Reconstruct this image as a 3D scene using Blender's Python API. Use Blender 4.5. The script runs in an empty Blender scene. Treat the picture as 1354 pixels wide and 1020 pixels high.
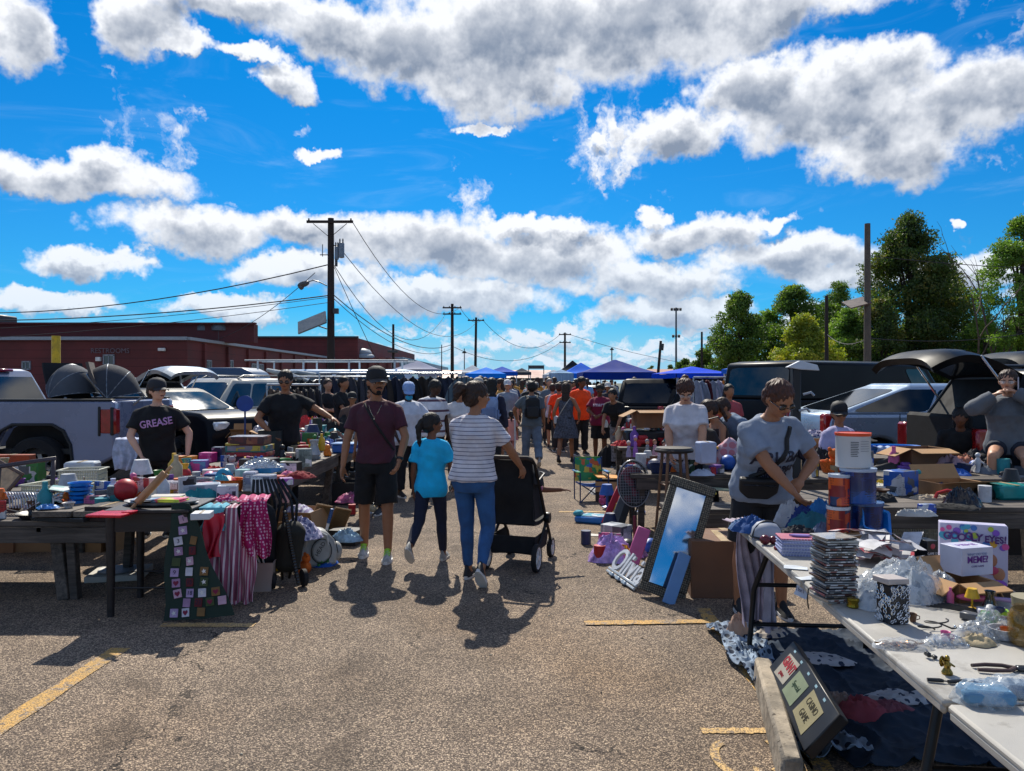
import bpy,math,random
import numpy as np
from mathutils import Vector,Matrix,Euler
from mathutils.bvhtree import BVHTree
R = math.radians
SC = bpy.context.scene
COL = SC.collection
random.seed(11)
RNG = np.random.default_rng(11)
CH,HY,FP,CX = 1.66,506.0,1000.0,677.0      # eye height, horizon row, focal length, centre column of the survey photo
# ---------------------------------------------------------------- camera, sky, sun, exposure
cd = bpy.data.cameras.new('camera')
cam = bpy.data.objects.new('camera',cd)
COL.objects.link(cam)
cam.location = (0,0,CH)
cam.rotation_euler = (R(90),0,0)
cd.sensor_width = 36
cd.lens = 36 * FP / 1354
cd.shift_y = -4 / 1354
cd.clip_start = 0.05
cd.clip_end = 3000
SC.camera = cam
SUN_EL,SUN_AZ = 46.0,-7.0                       # degrees; azimuth from +Y towards +X
SC.view_settings.view_transform = 'Standard'
SC.view_settings.look = 'None'
SC.view_settings.exposure = 0.3
SC.view_settings.gamma = 1
SC.view_settings.use_curve_mapping = False
try:
 SC.cycles.max_bounces = 6
 SC.cycles.transparent_max_bounces = 12
 SC.cycles.use_denoising = True
except Exception:
 pass
sl = bpy.data.lights.new('sun','SUN')
sl.energy = 5.0
sl.angle = R(0.55)
sl.color = (1.0,0.93,0.81)
sun = bpy.data.objects.new('sun',sl)
COL.objects.link(sun)
_sd = Vector((math.sin(R(SUN_AZ)) * math.cos(R(SUN_EL)),math.cos(R(SUN_AZ)) * math.cos(R(SUN_EL)),math.sin(R(SUN_EL))))
sun.rotation_euler = _sd.to_track_quat('Z','Y').to_euler()
sun.location = (0,0,30)
def lin(h,k=1.0):
 h = h.lstrip('#')
 o = []
 for i in (0,2,4):
  c = int(h[i:i + 2],16) / 255
  o.append((c / 12.92 if c <= 0.04045 else ((c + 0.055) / 1.055) ** 2.4) * k)
 return (o[0],o[1],o[2],1)
class NT:
 """small node tree writer"""
 def __init__(s,tree):
  s.t = tree
  s.n = tree.nodes
  s.l = tree.links
  s.n.clear()
 def put(s,sock,v):
  if v is None:
   return
  if isinstance(v,bpy.types.NodeSocket):
   s.l.new(v,sock)
  else:
   if isinstance(v,tuple) and sock.type == 'VECTOR':
    v = v[:3]
   sock.default_value = v
 def node(s,typ,props=None,ins=None):
  n = s.n.new(typ)
  for k,v in (props or {}).items():
   setattr(n,k,v)
  for k,v in (ins or {}).items():
   s.put(n.inputs[k],v)
  return n
 def math(s,op,a,b=None,c=None,clamp=False):
  n = s.n.new('ShaderNodeMath')
  n.operation = op
  n.use_clamp = clamp
  s.put(n.inputs[0],a)
  s.put(n.inputs[1],b)
  s.put(n.inputs[2],c)
  return n.outputs[0]
 def vm(s,op,a,b=None,c=None):
  n = s.n.new('ShaderNodeVectorMath')
  n.operation = op
  s.put(n.inputs[0],a)
  s.put(n.inputs[1],b)
  if c is not None:
   s.put(n.inputs[2],c)
  return n.outputs[1] if op in ('DOT_PRODUCT','LENGTH') else n.outputs[0]
 def ss(s,v,a,b,lo=0.0,hi=1.0):
  n = s.n.new('ShaderNodeMapRange')
  n.interpolation_type = 'SMOOTHSTEP'
  s.put(n.inputs[0],v)
  for i,q in enumerate((a,b,lo,hi)):
   n.inputs[i + 1].default_value = q
  return n.outputs[0]
 def mix(s,f,a,b,mode='MIX'):
  n = s.n.new('ShaderNodeMix')
  n.data_type = 'RGBA'
  n.blend_type = mode
  s.put(n.inputs[0],f)
  s.put(n.inputs[6],a)
  s.put(n.inputs[7],b)
  return n.outputs[2]
 def noise(s,vec,scale,detail=4,rough=0.55,dist=0.0,col=False):
  n = s.n.new('ShaderNodeTexNoise')
  n.inputs['Scale'].default_value = scale
  n.inputs['Detail'].default_value = detail
  n.inputs['Roughness'].default_value = rough
  n.inputs['Distortion'].default_value = dist
  s.put(n.inputs['Vector'],vec)
  return n.outputs['Color' if col else 'Fac']
 def ramp(s,f,stops,interp='LINEAR'):
  n = s.n.new('ShaderNodeValToRGB')
  n.color_ramp.interpolation = interp
  e = n.color_ramp.elements
  while len(e) < len(stops):
   e.new(0.5)
  for q,(p,c) in zip(e,stops):
   q.position = p
   q.color = c
  s.put(n.inputs[0],f)
  return n.outputs[0]
def make_world():
 w = bpy.data.worlds.new('World')
 SC.world = w
 w.use_nodes = True
 T = NT(w.node_tree)
 tc = T.node('ShaderNodeTexCoord').outputs['Generated']
 d = T.vm('NORMALIZE',tc)
 sp = T.node('ShaderNodeSeparateXYZ',None,{0: d})
 az = T.math('ARCTAN2',sp.outputs[0],sp.outputs[1])
 el = T.math('ARCSINE',sp.outputs[2])
 p0 = T.node('ShaderNodeCombineXYZ',None,{0: az,1: el,2: 0.0}).outputs[0]
 # clouds seen in the sky: centre column, centre row, half width, half height in the survey photo, turned into azimuth and elevation
 B = [(720,50,330,72),(560,60,150,60),(820,20,330,70),(660,110,120,48),(470,40,150,45),(1020,15,160,38),
         (20,30,75,60),(190,20,70,55),(372,105,48,26),(330,70,60,14),(250,55,40,18),(420,200,30,9),(640,160,40,10),(790,178,18,9),(300,-5,150,30),
         (1110,145,200,62),(1170,200,120,44),(895,178,75,34),(1290,130,110,58),(985,112,95,50),(1150,90,120,38),
         (110,232,175,30),(140,212,70,26),(20,225,70,28),
         (270,302,140,36),(420,305,120,28),(560,322,150,44),(700,345,150,42),(860,372,140,30),(700,300,90,16),
         (110,348,88,22),(915,312,110,28),(1040,342,120,30),(868,285,30,16),(745,305,32,20),(1010,298,50,9),
         (400,362,110,24),(1270,362,110,26),(1250,290,17,12),(60,398,130,17),(1120,370,70,22),(590,395,170,26),(885,412,120,22),(300,402,80,18)]
 warp = T.noise(p0,9.0,5,0.62,0.0,True)
 warp = T.vm('MULTIPLY',T.vm('SUBTRACT',warp,(0.5,0.5,0.5)),(0.15,0.075,0.0))
 warp2 = T.noise(p0,38.0,4,0.65,0.0,True)
 warp = T.vm('ADD',warp,T.vm('MULTIPLY',T.vm('SUBTRACT',warp2,(0.5,0.5,0.5)),(0.036,0.026,0.0)))
 def field(p):
  q = T.vm('ADD',p,warp)
  m = None
  for cx,cy,rx,ry in B:
   a = math.atan((cx - CX) / FP)
   e = math.atan((HY - cy) / FP * math.cos(a))
   ra = rx / FP * math.cos(a) ** 2 * 0.95
   re = ry / FP * math.cos(a) * math.cos(e) ** 2 * 1.0
   v = T.vm('MULTIPLY_ADD',q,(1 / ra,1 / re,0),(-a / ra,-e / re,0))
   dd = T.vm('DOT_PRODUCT',v,v)
   if m is None:
    m = dd
   else:
    n = T.n.new('ShaderNodeMath')
    n.operation = 'SMOOTH_MIN'
    T.put(n.inputs[0],m)
    T.put(n.inputs[1],dd)
    n.inputs[2].default_value = 0.3
    m = n.outputs[0]
  blob = T.math('MAXIMUM',T.math('SUBTRACT',1.0,m),-1.5)
  # the cloud deck towards the horizon, flattened by distance
  s3 = T.node('ShaderNodeSeparateXYZ',None,{0: q})
  h = T.math('ADD',s3.outputs[1],0.075)
  yy = T.math('DIVIDE',0.30,h)
  deck = T.noise(T.node('ShaderNodeCombineXYZ',None,{0: T.math('MULTIPLY',s3.outputs[0],5.5),1: yy,2: 3.0}).outputs[0],2.2,5,0.6)
  e1 = T.ss(s3.outputs[1],0.125,0.03,-0.75,0.12)
  deck = T.math('MULTIPLY_ADD',T.math('SUBTRACT',deck,0.5),5.0,e1)
  rest = T.noise(T.vm('ADD',q,(5.3,2.9,0)),3.3,5,0.6)            # the part of the dome outside the photo carries on the same way
  out = T.ss(T.math('MAXIMUM',T.math('ABSOLUTE',s3.outputs[0]),T.math('MULTIPLY',s3.outputs[1],1.35)),0.62,0.75,-2.0,0.18)
  rest = T.math('MULTIPLY_ADD',T.math('SUBTRACT',rest,0.56),5.0,out)
  return T.math('MAXIMUM',T.math('MAXIMUM',blob,deck),rest)
 f1 = field(p0)
 f2 = field(T.vm('ADD',p0,(-0.004,0.016,0)))
 puff = T.noise(p0,46.0,4,0.55)
 puff2 = T.noise(T.vm('ADD',p0,(-0.001,0.006,0)),46.0,4,0.55)
 big = T.noise(p0,16.0,4,0.6)
 mid_ = T.noise(p0,24.0,4,0.6)
 dens = T.math('MULTIPLY_ADD',T.math('SUBTRACT',puff,0.5),0.8,T.math('MULTIPLY_ADD',T.math('SUBTRACT',mid_,0.5),1.7,f1))
 alpha = T.ss(dens,-0.25,0.55)
 core = T.ss(T.math('MULTIPLY_ADD',T.math('SUBTRACT',big,0.5),2.0,f1),0.22,1.15)
 lit = T.math('ADD',T.math('MULTIPLY',T.math('SUBTRACT',f1,f2),1.0),T.math('MULTIPLY',T.math('SUBTRACT',puff,puff2),0.4))
 sh = T.math('ADD',T.math('MULTIPLY_ADD',core,-0.85,0.95),lit,None,True)
 hor = T.ss(el,0.0,0.22)
 dark = T.mix(hor,(3.0,3.9,5.3,1),(2.1,2.6,3.5,1))
 light = T.mix(hor,(5.8,6.8,7.9,1),(8.0,8.2,8.6,1))
 cloud = T.mix(sh,dark,light)
 sky = T.node('ShaderNodeTexSky',{'sky_type': 'NISHITA','sun_disc': False,'sun_elevation': R(SUN_EL),'sun_rotation': R(SUN_AZ),'air_density': 1.0,'dust_density': 0.3,'ozone_density': 2.5}).outputs[0]
 tint = T.mix(T.ss(el,0.0,0.45),(0.09,0.50,0.82,1),(0.01,0.47,0.88,1))     # the deep polarised blue of that day
 hs = T.mix(1.0,sky,tint,'MULTIPLY')
 cirr = T.ss(T.noise(T.vm('MULTIPLY',p0,(2.2,9.0,1)),2.4,5,0.6,1.2),0.5,0.85,0,0.22)
 hs = T.mix(cirr,hs,(5.0,6.8,9.0,1))
 hs = T.mix(T.ss(el,0.10,0.0,0,0.85),hs,(3.2,5.4,7.4,1))
 up = T.ss(el,-0.012,-0.002)
 alpha = T.math('MULTIPLY',alpha,up)
 c = T.mix(alpha,hs,cloud)
 bg = T.node('ShaderNodeBackground',None,{'Color': c,'Strength': 0.1})
 T.l.new(bg.outputs[0],T.node('ShaderNodeOutputWorld').inputs[0])
 w.cycles.sampling_method = 'MANUAL'
 w.cycles.sample_map_resolution = 512
make_world()
# ---------------------------------------------------------------- materials
_MC = {}
def base_mat(name):
 m = bpy.data.materials.new(name)
 m.use_nodes = True
 T = NT(m.node_tree)
 b = T.node('ShaderNodeBsdfPrincipled')
 o = T.node('ShaderNodeOutputMaterial')
 T.l.new(b.outputs[0],o.inputs[0])
 return m,T,b,o
def M(hexc,rough=0.6,metal=0.0,var=0.14,sc=5.0,bump=0.0,bsc=60.0,spec=0.5,alpha=1.0,stripe=None,dots=None,wear=None,sheen=0.0,coat=0.0):
 """surface: colour with tonal wear noise; optional stripes (axis, period, width, colour), dots (period, radius, colour)"""
 key = ('M',hexc,rough,metal,var,sc,bump,bsc,spec,alpha,stripe,dots,wear,sheen,coat)
 if key in _MC:
  return _MC[key]
 m,T,b,o = base_mat('surface_' + hexc.strip('#'))
 tc = T.node('ShaderNodeTexCoord').outputs['Object']
 c = lin(hexc)
 col = c
 if stripe:
  ax,per,wd,c2 = stripe
  s = T.node('ShaderNodeSeparateXYZ',None,{0: tc}).outputs[ax]
  fr = T.math('FRACT',T.math('DIVIDE',T.math('ADD',s,50.0),per))
  col = T.mix(T.math('LESS_THAN',fr,wd),col,lin(c2))
 if dots:
  per,rad,c2 = dots
  v = T.node('ShaderNodeTexVoronoi',{'feature': 'F1'},{'Scale': 1 / per,'Randomness': 0.25,'Vector': tc}).outputs['Distance']
  col = T.mix(T.math('LESS_THAN',v,rad),col,lin(c2))
 n = T.noise(tc,sc,5,0.6)
 f = T.ss(n,0.28,0.72,1 - var,1 + var)
 col = T.vm('SCALE',col,None)
 T.put(col.node.inputs[3],f)
 if wear:
  wv = T.ss(T.noise(tc,sc * 2.7,6,0.7),0.56,0.70)
  col = T.mix(wv,col,lin(wear))
 T.put(b.inputs['Base Color'],col)
 b.inputs['Metallic'].default_value = metal
 T.put(b.inputs['Roughness'],T.ss(n,0.3,0.7,max(0.02,rough - 0.07),min(1,rough + 0.07)))
 b.inputs['Specular IOR Level'].default_value = spec
 if sheen:
  b.inputs['Sheen Weight'].default_value = sheen
 if coat:
  b.inputs['Coat Weight'].default_value = coat
  b.inputs['Coat Roughness'].default_value = 0.04
 if alpha < 1:
  b.inputs['Alpha'].default_value = alpha
 if bump:
  bn = T.node('ShaderNodeBump',None,{'Strength': min(1,bump),'Distance': 0.01,'Height': T.noise(tc,bsc,4,0.6)})
  T.l.new(bn.outputs[0],b.inputs['Normal'])
 _MC[key] = m
 return m
def PR(*cols,sc=14.0,rough=0.35,lines=True,seed=0.0):
 """printed packaging: patches of the given colours with rows of small print"""
 key = ('PR',cols,sc,rough,lines,seed)
 if key in _MC:
  return _MC[key]
 m,T,b,o = base_mat('printed_card')
 tc = T.node('ShaderNodeTexCoord').outputs['Object']
 tc = T.vm('ADD',tc,(seed * 1.37,seed * 0.71,seed))
 vo = T.node('ShaderNodeTexVoronoi',{'feature': 'F1','distance': 'CHEBYCHEV'},{'Scale': sc,'Randomness': 0.9,'Vector': tc})
 f = T.node('ShaderNodeSeparateColor',None,{0: vo.outputs['Color']}).outputs[0]
 st = [(i / len(cols),lin(c)) for i,c in enumerate(cols)]
 col = T.ramp(f,st,'CONSTANT')
 if lines:
  s = T.node('ShaderNodeSeparateXYZ',None,{0: tc})
  row = T.math('LESS_THAN',T.math('FRACT',T.math('MULTIPLY',s.outputs[2],70.0)),0.45)
  wd = T.math('GREATER_THAN',T.noise(T.vm('MULTIPLY',tc,(160,160,12)),1.0,1,0.5),0.5)
  zone = T.math('GREATER_THAN',T.noise(tc,11.0,1,0.5),0.56)
  k = T.math('MULTIPLY',T.math('MULTIPLY',row,wd),zone)
  col = T.mix(T.math('MULTIPLY',k,0.8),col,lin('#1b1b22'))
 n = T.ss(T.noise(tc,6,4,0.6),0.3,0.7,0.8,1.1)
 col = T.vm('SCALE',col,None)
 T.put(col.node.inputs[3],n)
 T.put(b.inputs['Base Color'],col)
 b.inputs['Roughness'].default_value = rough
 _MC[key] = m
 return m
def wood(c1,c2,rough=0.75,axis=0,sc=1.0):
 key = ('W',c1,c2,rough,axis,sc)
 if key in _MC:
  return _MC[key]
 m,T,b,o = base_mat('wood')
 tc = T.node('ShaderNodeTexCoord').outputs['Object']
 k = [22 * sc] * 3
 k[axis] = 1.6 * sc
 v = T.vm('MULTIPLY',tc,tuple(k))
 g = T.noise(v,1.0,6,0.7,0.6)
 col = T.mix(T.ss(g,0.34,0.66),lin(c1),lin(c2))
 crack = T.ss(T.noise(T.vm('MULTIPLY',v,(1.0,1.0,2.2)),1.7,3,0.5),0.36,0.30)
 col = T.mix(T.math('MULTIPLY',crack,0.75),col,lin('#1c1713'))
 st = T.ss(T.noise(tc,3.0,3,0.6),0.3,0.7,0.72,1.12)
 col = T.vm('SCALE',col,None)
 T.put(col.node.inputs[3],st)
 T.put(b.inputs['Base Color'],col)
 b.inputs['Roughness'].default_value = rough
 bn = T.node('ShaderNodeBump',None,{'Strength': 0.6,'Distance': 0.006,'Height': g})
 T.l.new(bn.outputs[0],b.inputs['Normal'])
 _MC[key] = m
 return m
def glassy(hexc='#dfe8ee',alpha=0.35,rough=0.12,crinkle=0.0):
 """thin clear plastic or glass"""
 key = ('G',hexc,alpha,rough,crinkle)
 if key in _MC:
  return _MC[key]
 m,T,b,o = base_mat('clear_plastic')
 tc = T.node('ShaderNodeTexCoord').outputs['Object']
 b.inputs['Base Color'].default_value = lin(hexc)
 b.inputs['Roughness'].default_value = rough
 b.inputs['Specular IOR Level'].default_value = 0.9
 if crinkle:
  n = T.node('ShaderNodeTexVoronoi',{'feature': 'F1'},{'Scale': 30.0,'Vector': T.vm('ADD',tc,T.vm('MULTIPLY',T.noise(tc,14,3,0.6,0,True),(0.1,0.1,0.1)))}).outputs['Distance']
  bn = T.node('ShaderNodeBump',None,{'Strength': 1.0,'Distance': crinkle,'Height': n})
  T.l.new(bn.outputs[0],b.inputs['Normal'])
  a = T.ss(n,0.1,0.7,alpha * 0.55,min(1,alpha * 1.7))
  T.put(b.inputs['Alpha'],a)
 else:
  b.inputs['Alpha'].default_value = alpha
 _MC[key] = m
 return m
def asphalt_nodes(T,tc):
 big = T.noise(tc,0.55,5,0.6)
 mid = T.noise(tc,3.2,5,0.65)
 vo = T.node('ShaderNodeTexVoronoi',{'feature': 'F1'},{'Scale': 125.0,'Vector': T.vm('MULTIPLY',tc,(1,1,0))})
 vd = vo.outputs['Distance']
 cell = T.node('ShaderNodeSeparateColor',None,{0: vo.outputs['Color']}).outputs[0]
 vo2 = T.node('ShaderNodeTexVoronoi',{'feature': 'F1'},{'Scale': 62.0,'Vector': T.vm('MULTIPLY',tc,(1,1,0))})
 cell2 = T.node('ShaderNodeSeparateColor',None,{0: vo2.outputs['Color']}).outputs[1]
 stone = T.ramp(cell,[(0.0,lin('#554b44')),(0.28,lin('#6e6258')),(0.55,lin('#867869')),(0.8,lin('#988877')),(1.0,lin('#b8a68f'))])
 gap = T.ss(vd,0.42,0.75)
 c = T.mix(T.math('MULTIPLY',gap,0.7),stone,lin('#3d3631'))
 lightst = T.math('MULTIPLY',T.math('GREATER_THAN',cell2,0.86),T.ss(vo2.outputs['Distance'],0.42,0.3))
 c = T.mix(T.math('MULTIPLY',lightst,0.5),c,lin('#bfae99'))
 darkst = T.math('MULTIPLY',T.math('LESS_THAN',cell2,0.12),T.ss(vo2.outputs['Distance'],0.5,0.3))
 c = T.mix(T.math('MULTIPLY',darkst,0.55),c,lin('#2c2724'))
 tone = T.math('MULTIPLY',T.ss(big,0.3,0.7,0.88,1.36),T.ss(mid,0.3,0.72,0.92,1.22))
 c2 = T.vm('SCALE',c,None)
 T.put(c2.node.inputs[3],tone)
 stain = T.ss(T.noise(tc,0.9,5,0.65,0.8),0.56,0.70)
 c3 = T.mix(T.math('MULTIPLY',stain,0.55),c2,lin('#4a4038'))
 warm = T.ss(T.noise(tc,0.33,3,0.6),0.45,0.7)
 c3 = T.mix(T.math('MULTIPLY_ADD',warm,0.5,0.15),c3,T.mix(1.0,c3,(1.22,1.0,0.76,1),'MULTIPLY'))
 crk = T.node('ShaderNodeTexVoronoi',{'feature': 'DISTANCE_TO_EDGE'},{'Scale': 0.45,'Vector': T.vm('ADD',tc,T.vm('MULTIPLY',T.noise(tc,2.5,5,0.7,0,True),(0.9,0.9,0)))}).outputs['Distance']
 crack = T.math('MULTIPLY',T.ss(crk,0.007,0.002),T.ss(T.noise(tc,0.8,2,0.5),0.52,0.60))
 c3 = T.mix(T.math('MULTIPLY',crack,0.9),c3,lin('#1d1a18'))
 return c3,T.math('SUBTRACT',cell,gap),mid,vd
def asphalt():
 m,T,b,o = base_mat('asphalt')
 g = T.node('ShaderNodeNewGeometry').outputs['Position']
 c,h,mid,vd = asphalt_nodes(T,g)
 T.put(b.inputs['Base Color'],c)
 b.inputs['Roughness'].default_value = 0.82
 b.inputs['Specular IOR Level'].default_value = 0.25
 bn = T.node('ShaderNodeBump',None,{'Strength': 0.9,'Distance': 0.006,'Height': h})
 T.l.new(bn.outputs[0],b.inputs['Normal'])
 return m
def road_paint(hexc,cover=0.5):
 m,T,b,o = base_mat('road_paint')
 g = T.node('ShaderNodeNewGeometry').outputs['Position']
 c,h,mid,vd = asphalt_nodes(T,g)
 wn = T.noise(g,26.0,5,0.75)
 k = T.ss(T.math('ADD',T.math('MULTIPLY',wn,0.75),T.math('MULTIPLY',T.noise(g,5.0,4,0.6),0.5)),0.80 - cover * 0.55,0.90 - cover * 0.55)
 k = T.math('MULTIPLY',k,T.ss(vd,0.75,0.5,0.35,1.0))
 pc = T.mix(T.ss(mid,0.3,0.7),lin(hexc),lin('#b59257'))
 T.put(b.inputs['Base Color'],T.mix(k,c,pc))
 b.inputs['Roughness'].default_value = 0.75
 bn = T.node('ShaderNodeBump',None,{'Strength': 0.7,'Distance': 0.005,'Height': h})
 T.l.new(bn.outputs[0],b.inputs['Normal'])
 return m
def leaf_mat(c1,c2,c3):
 m,T,b,o = base_mat('foliage')
 g = T.node('ShaderNodeNewGeometry')
 n = T.noise(g.outputs['Position'],0.45,4,0.65)
 n2 = T.noise(g.outputs['Position'],2.6,2,0.5)
 f = T.math('ADD',T.math('MULTIPLY',n,0.65),T.math('MULTIPLY',n2,0.35))
 col = T.ramp(f,[(0.36,lin(c1)),(0.5,lin(c2)),(0.64,lin(c3))])
 T.put(b.inputs['Base Color'],col)
 b.inputs['Roughness'].default_value = 0.6
 tr = T.node('ShaderNodeBsdfTranslucent',None,{'Color': T.mix(1.0,col,(1.3,1.5,0.6,1),'MULTIPLY')})
 ms = T.node('ShaderNodeMixShader',None,{0: 0.38})
 T.l.new(b.outputs[0],ms.inputs[1])
 T.l.new(tr.outputs[0],ms.inputs[2])
 T.l.new(ms.outputs[0],o.inputs[0])
 return m
# ---------------------------------------------------------------- mesh writer
def rotm(rx=0,ry=0,rz=0):
 return Euler((R(rx),R(ry),R(rz))).to_matrix()
class MB:
 def __init__(s):
  s.v,s.f,s.m,s.s = [],[],[],[]
 def add(s,vs,fs,m=0,smooth=True):
  k = len(s.v)
  s.v += [tuple(v) for v in vs]
  for f in fs:
   s.f.append(tuple(i + k for i in f))
   s.m.append(m)
   s.s.append(smooth)
  return s
 def box(s,c,d,rot=None,m=0,ch=0.0):
  """chamfered box: centre, full size"""
  h = [x / 2 for x in d]
  rm = rot if rot is not None else Matrix.Identity(3)
  c = Vector(c)
  if ch <= 0:
   vs = [c + rm @ Vector((x * h[0],y * h[1],z * h[2])) for x in (-1,1) for y in (-1,1) for z in (-1,1)]
   s.add(vs,[(0,1,3,2),(4,6,7,5),(0,4,5,1),(2,3,7,6),(0,2,6,4),(1,5,7,3)],m,False)
   return s
  ch = min(ch,min(h) * 0.9)
  vs,ix = [],{}
  for sx in (-1,1):
   for sy in (-1,1):
    for sz in (-1,1):
     for k in range(3):
      g = (sx,sy,sz)
      ix[(g,k)] = len(vs)
      vs.append(Vector([g[a] * (h[a] if a == k else h[a] - ch) for a in range(3)]))
  fs = []
  for a in range(3):
   b,e = (a + 1) % 3,(a + 2) % 3
   for sg in (-1,1):
    q = []
    for u,w in ((-1,-1),(1,-1),(1,1),(-1,1)):
     g = [0,0,0]
     g[a],g[b],g[e] = sg,u,w
     q.append(ix[(tuple(g),a)])
    fs.append(q)
   for sa in (-1,1):
    for sb in (-1,1):
     g1,g2 = [0,0,0],[0,0,0]
     g1[a],g1[b],g1[e] = sa,sb,-1
     g2[a],g2[b],g2[e] = sa,sb,1
     fs.append([ix[(tuple(g1),a)],ix[(tuple(g1),b)],ix[(tuple(g2),b)],ix[(tuple(g2),a)]])
  for sx in (-1,1):
   for sy in (-1,1):
    for sz in (-1,1):
     fs.append([ix[((sx,sy,sz),k)] for k in range(3)])
  out = []
  for f in fs:
   p = [vs[i] for i in f]
   n = (p[1] - p[0]).cross(p[2] - p[0])
   cc = sum(p,Vector()) / len(p)
   out.append(f if n.dot(cc) > 0 else f[::-1])
  s.add([c + rm @ v for v in vs],out,m,False)
  return s
 def loft(s,rings,m=0,cap=True,smooth=True):
  n = len(rings[0])
  vs = [p for r in rings for p in r]
  fs = []
  for i in range(len(rings) - 1):
   for j in range(n):
    k = (j + 1) % n
    fs.append((i * n + j,i * n + k,(i + 1) * n + k,(i + 1) * n + j))
  if cap:
   fs.append(tuple(range(n))[::-1])
   fs.append(tuple((len(rings) - 1) * n + j for j in range(n)))
  return s.add(vs,fs,m,smooth)
 def cyl(s,p0,p1,r0,r1=None,n=12,m=0,cap=True,smooth=True):
  r1 = r0 if r1 is None else r1
  p0,p1 = Vector(p0),Vector(p1)
  a,b = frame(p1 - p0)
  rg = []
  for p,r in ((p0,r0),(p1,r1)):
   rg.append([p + a * (r * math.cos(t * 2 * math.pi / n)) + b * (r * math.sin(t * 2 * math.pi / n)) for t in range(n)])
  return s.loft(rg,m,cap,smooth)
 def tube(s,pts,r,n=8,m=0,closed=False):
  pts = [Vector(p) for p in pts]
  rs = r if isinstance(r,(list,tuple)) else [r] * len(pts)
  rg = []
  a = None
  for i,p in enumerate(pts):
   if closed:
    d = pts[(i + 1) % len(pts)] - pts[i - 1]
   else:
    d = pts[min(i + 1,len(pts) - 1)] - pts[max(i - 1,0)]
   d.normalize()
   if a is None:
    a,b = frame(d)
   else:
    a = (a - d * a.dot(d)).normalized()
    b = d.cross(a)
   rg.append([p + a * (rs[i] * math.cos(t * 2 * math.pi / n)) + b * (rs[i] * math.sin(t * 2 * math.pi / n)) for t in range(n)])
  if closed:
   rg.append(rg[0])
   return s.loft(rg,m,False)
  return s.loft(rg,m,True)
 def lathe(s,prof,c=(0,0,0),n=20,m=0,rot=None,sx=1,sy=1,ring=False):
  c = Vector(c)
  rm = rot if rot is not None else Matrix.Identity(3)
  rg = [[c + rm @ Vector((max(r,1e-4) * sx * math.cos(t * 2 * math.pi / n),max(r,1e-4) * sy * math.sin(t * 2 * math.pi / n),z)) for t in range(n)] for r,z in prof]
  if ring:
   return s.loft(rg + [rg[0]],m,False)
  return s.loft(rg,m,True)
 def ell(s,c,r,n=14,m=0,rot=None):
  r = (r,r,r) if not isinstance(r,(tuple,list)) else r
  c = Vector(c)
  rm = rot if rot is not None else Matrix.Identity(3)
  k = max(5,n // 2)
  rg = []
  for i in range(k + 1):
   t = -math.pi / 2 + math.pi * i / k
   q = max(math.cos(t),0.02)
   rg.append([c + rm @ Vector((r[0] * q * math.cos(u * 2 * math.pi / n),r[1] * q * math.sin(u * 2 * math.pi / n),r[2] * math.sin(t))) for u in range(n)])
  return s.loft(rg,m,True)
 def cone(s,p0,r0,p1,r1,n=12):
  """limb with round ends"""
  p0,p1 = Vector(p0),Vector(p1)
  d = (p1 - p0)
  L = d.length or 1e-4
  d = d / L
  a,b = frame(d)
  rg = []
  for t,r in ((-1,0.05),(-0.7,0.7),(0,1)):
   rg.append((p0 + d * (t * r0),r0 * r))
  for t in (0.33,0.66):
   rg.append((p0 + d * (L * t),r0 + (r1 - r0) * t))
  for t,r in ((0,1),(0.7,0.7),(1,0.05)):
   rg.append((p1 + d * (t * r1),r1 * r))
  rr = [[p + a * (r * math.cos(u * 2 * math.pi / n)) + b * (r * math.sin(u * 2 * math.pi / n)) for u in range(n)] for p,r in rg]
  return s.loft(rr)
 def prism(s,ol,y0,y1,m=0,plane='xz',smooth=False,rot=None,c=(0,0,0)):
  rm = rot if rot is not None else Matrix.Identity(3)
  c = Vector(c)
  def P(a,b,y):
   v = {'xz': (a,y,b),'xy': (a,b,y),'yz': (y,a,b)}[plane]
   return c + rm @ Vector(v)
  n = len(ol)
  vs = [P(a,b,y0) for a,b in ol] + [P(a,b,y1) for a,b in ol]
  ar = sum(ol[i][0] * ol[(i + 1) % n][1] - ol[(i + 1) % n][0] * ol[i][1] for i in range(n))
  flip = (ar > 0) ^ (plane == 'xz') ^ (y1 < y0)
  f0,f1 = tuple(range(n)),tuple(range(n,2 * n))
  fs = [f0[::-1],f1] if flip else [f0,f1[::-1]]
  for i in range(n):
   j = (i + 1) % n
   q = (i,j,n + j,n + i)
   fs.append(q if flip else q[::-1])
  return s.add(vs,fs,m,smooth)
 def grid(s,P,nu,nv,m=0,thick=0.0,closed_u=False):
  """sheet from a function P(u,v) with u,v in 0..1, optionally given thickness"""
  vs = [Vector(P(i / nu,j / nv)) for j in range(nv + 1) for i in range(nu + 1)]
  w = nu + 1
  fs = [(j * w + i,j * w + i + 1,(j + 1) * w + i + 1,(j + 1) * w + i) for j in range(nv) for i in range(nu)]
  if thick:
   nrm = [Vector() for _ in vs]
   for f in fs:
    n = (vs[f[2]] - vs[f[0]]).cross(vs[f[3]] - vs[f[1]])
    if n.length > 1e-12:
     n.normalize()
    for i in f:
     nrm[i] += n
   vs2 = [v - (n.normalized() if n.length > 0 else Vector((0,0,1))) * thick for v,n in zip(vs,nrm)]
   k = len(vs)
   f2 = [tuple(i + k for i in f[::-1]) for f in fs]
   bd = [i for i in range(nu)] + [j * w + nu for j in range(nv)] + [nv * w + i for i in range(nu,0,-1)] + [j * w for j in range(nv,0,-1)]
   sd = [(bd[i],k + bd[i],k + bd[(i + 1) % len(bd)],bd[(i + 1) % len(bd)]) for i in range(len(bd))]
   return s.add(vs + vs2,fs + f2 + sd,m)
  return s.add(vs,fs,m)
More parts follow.
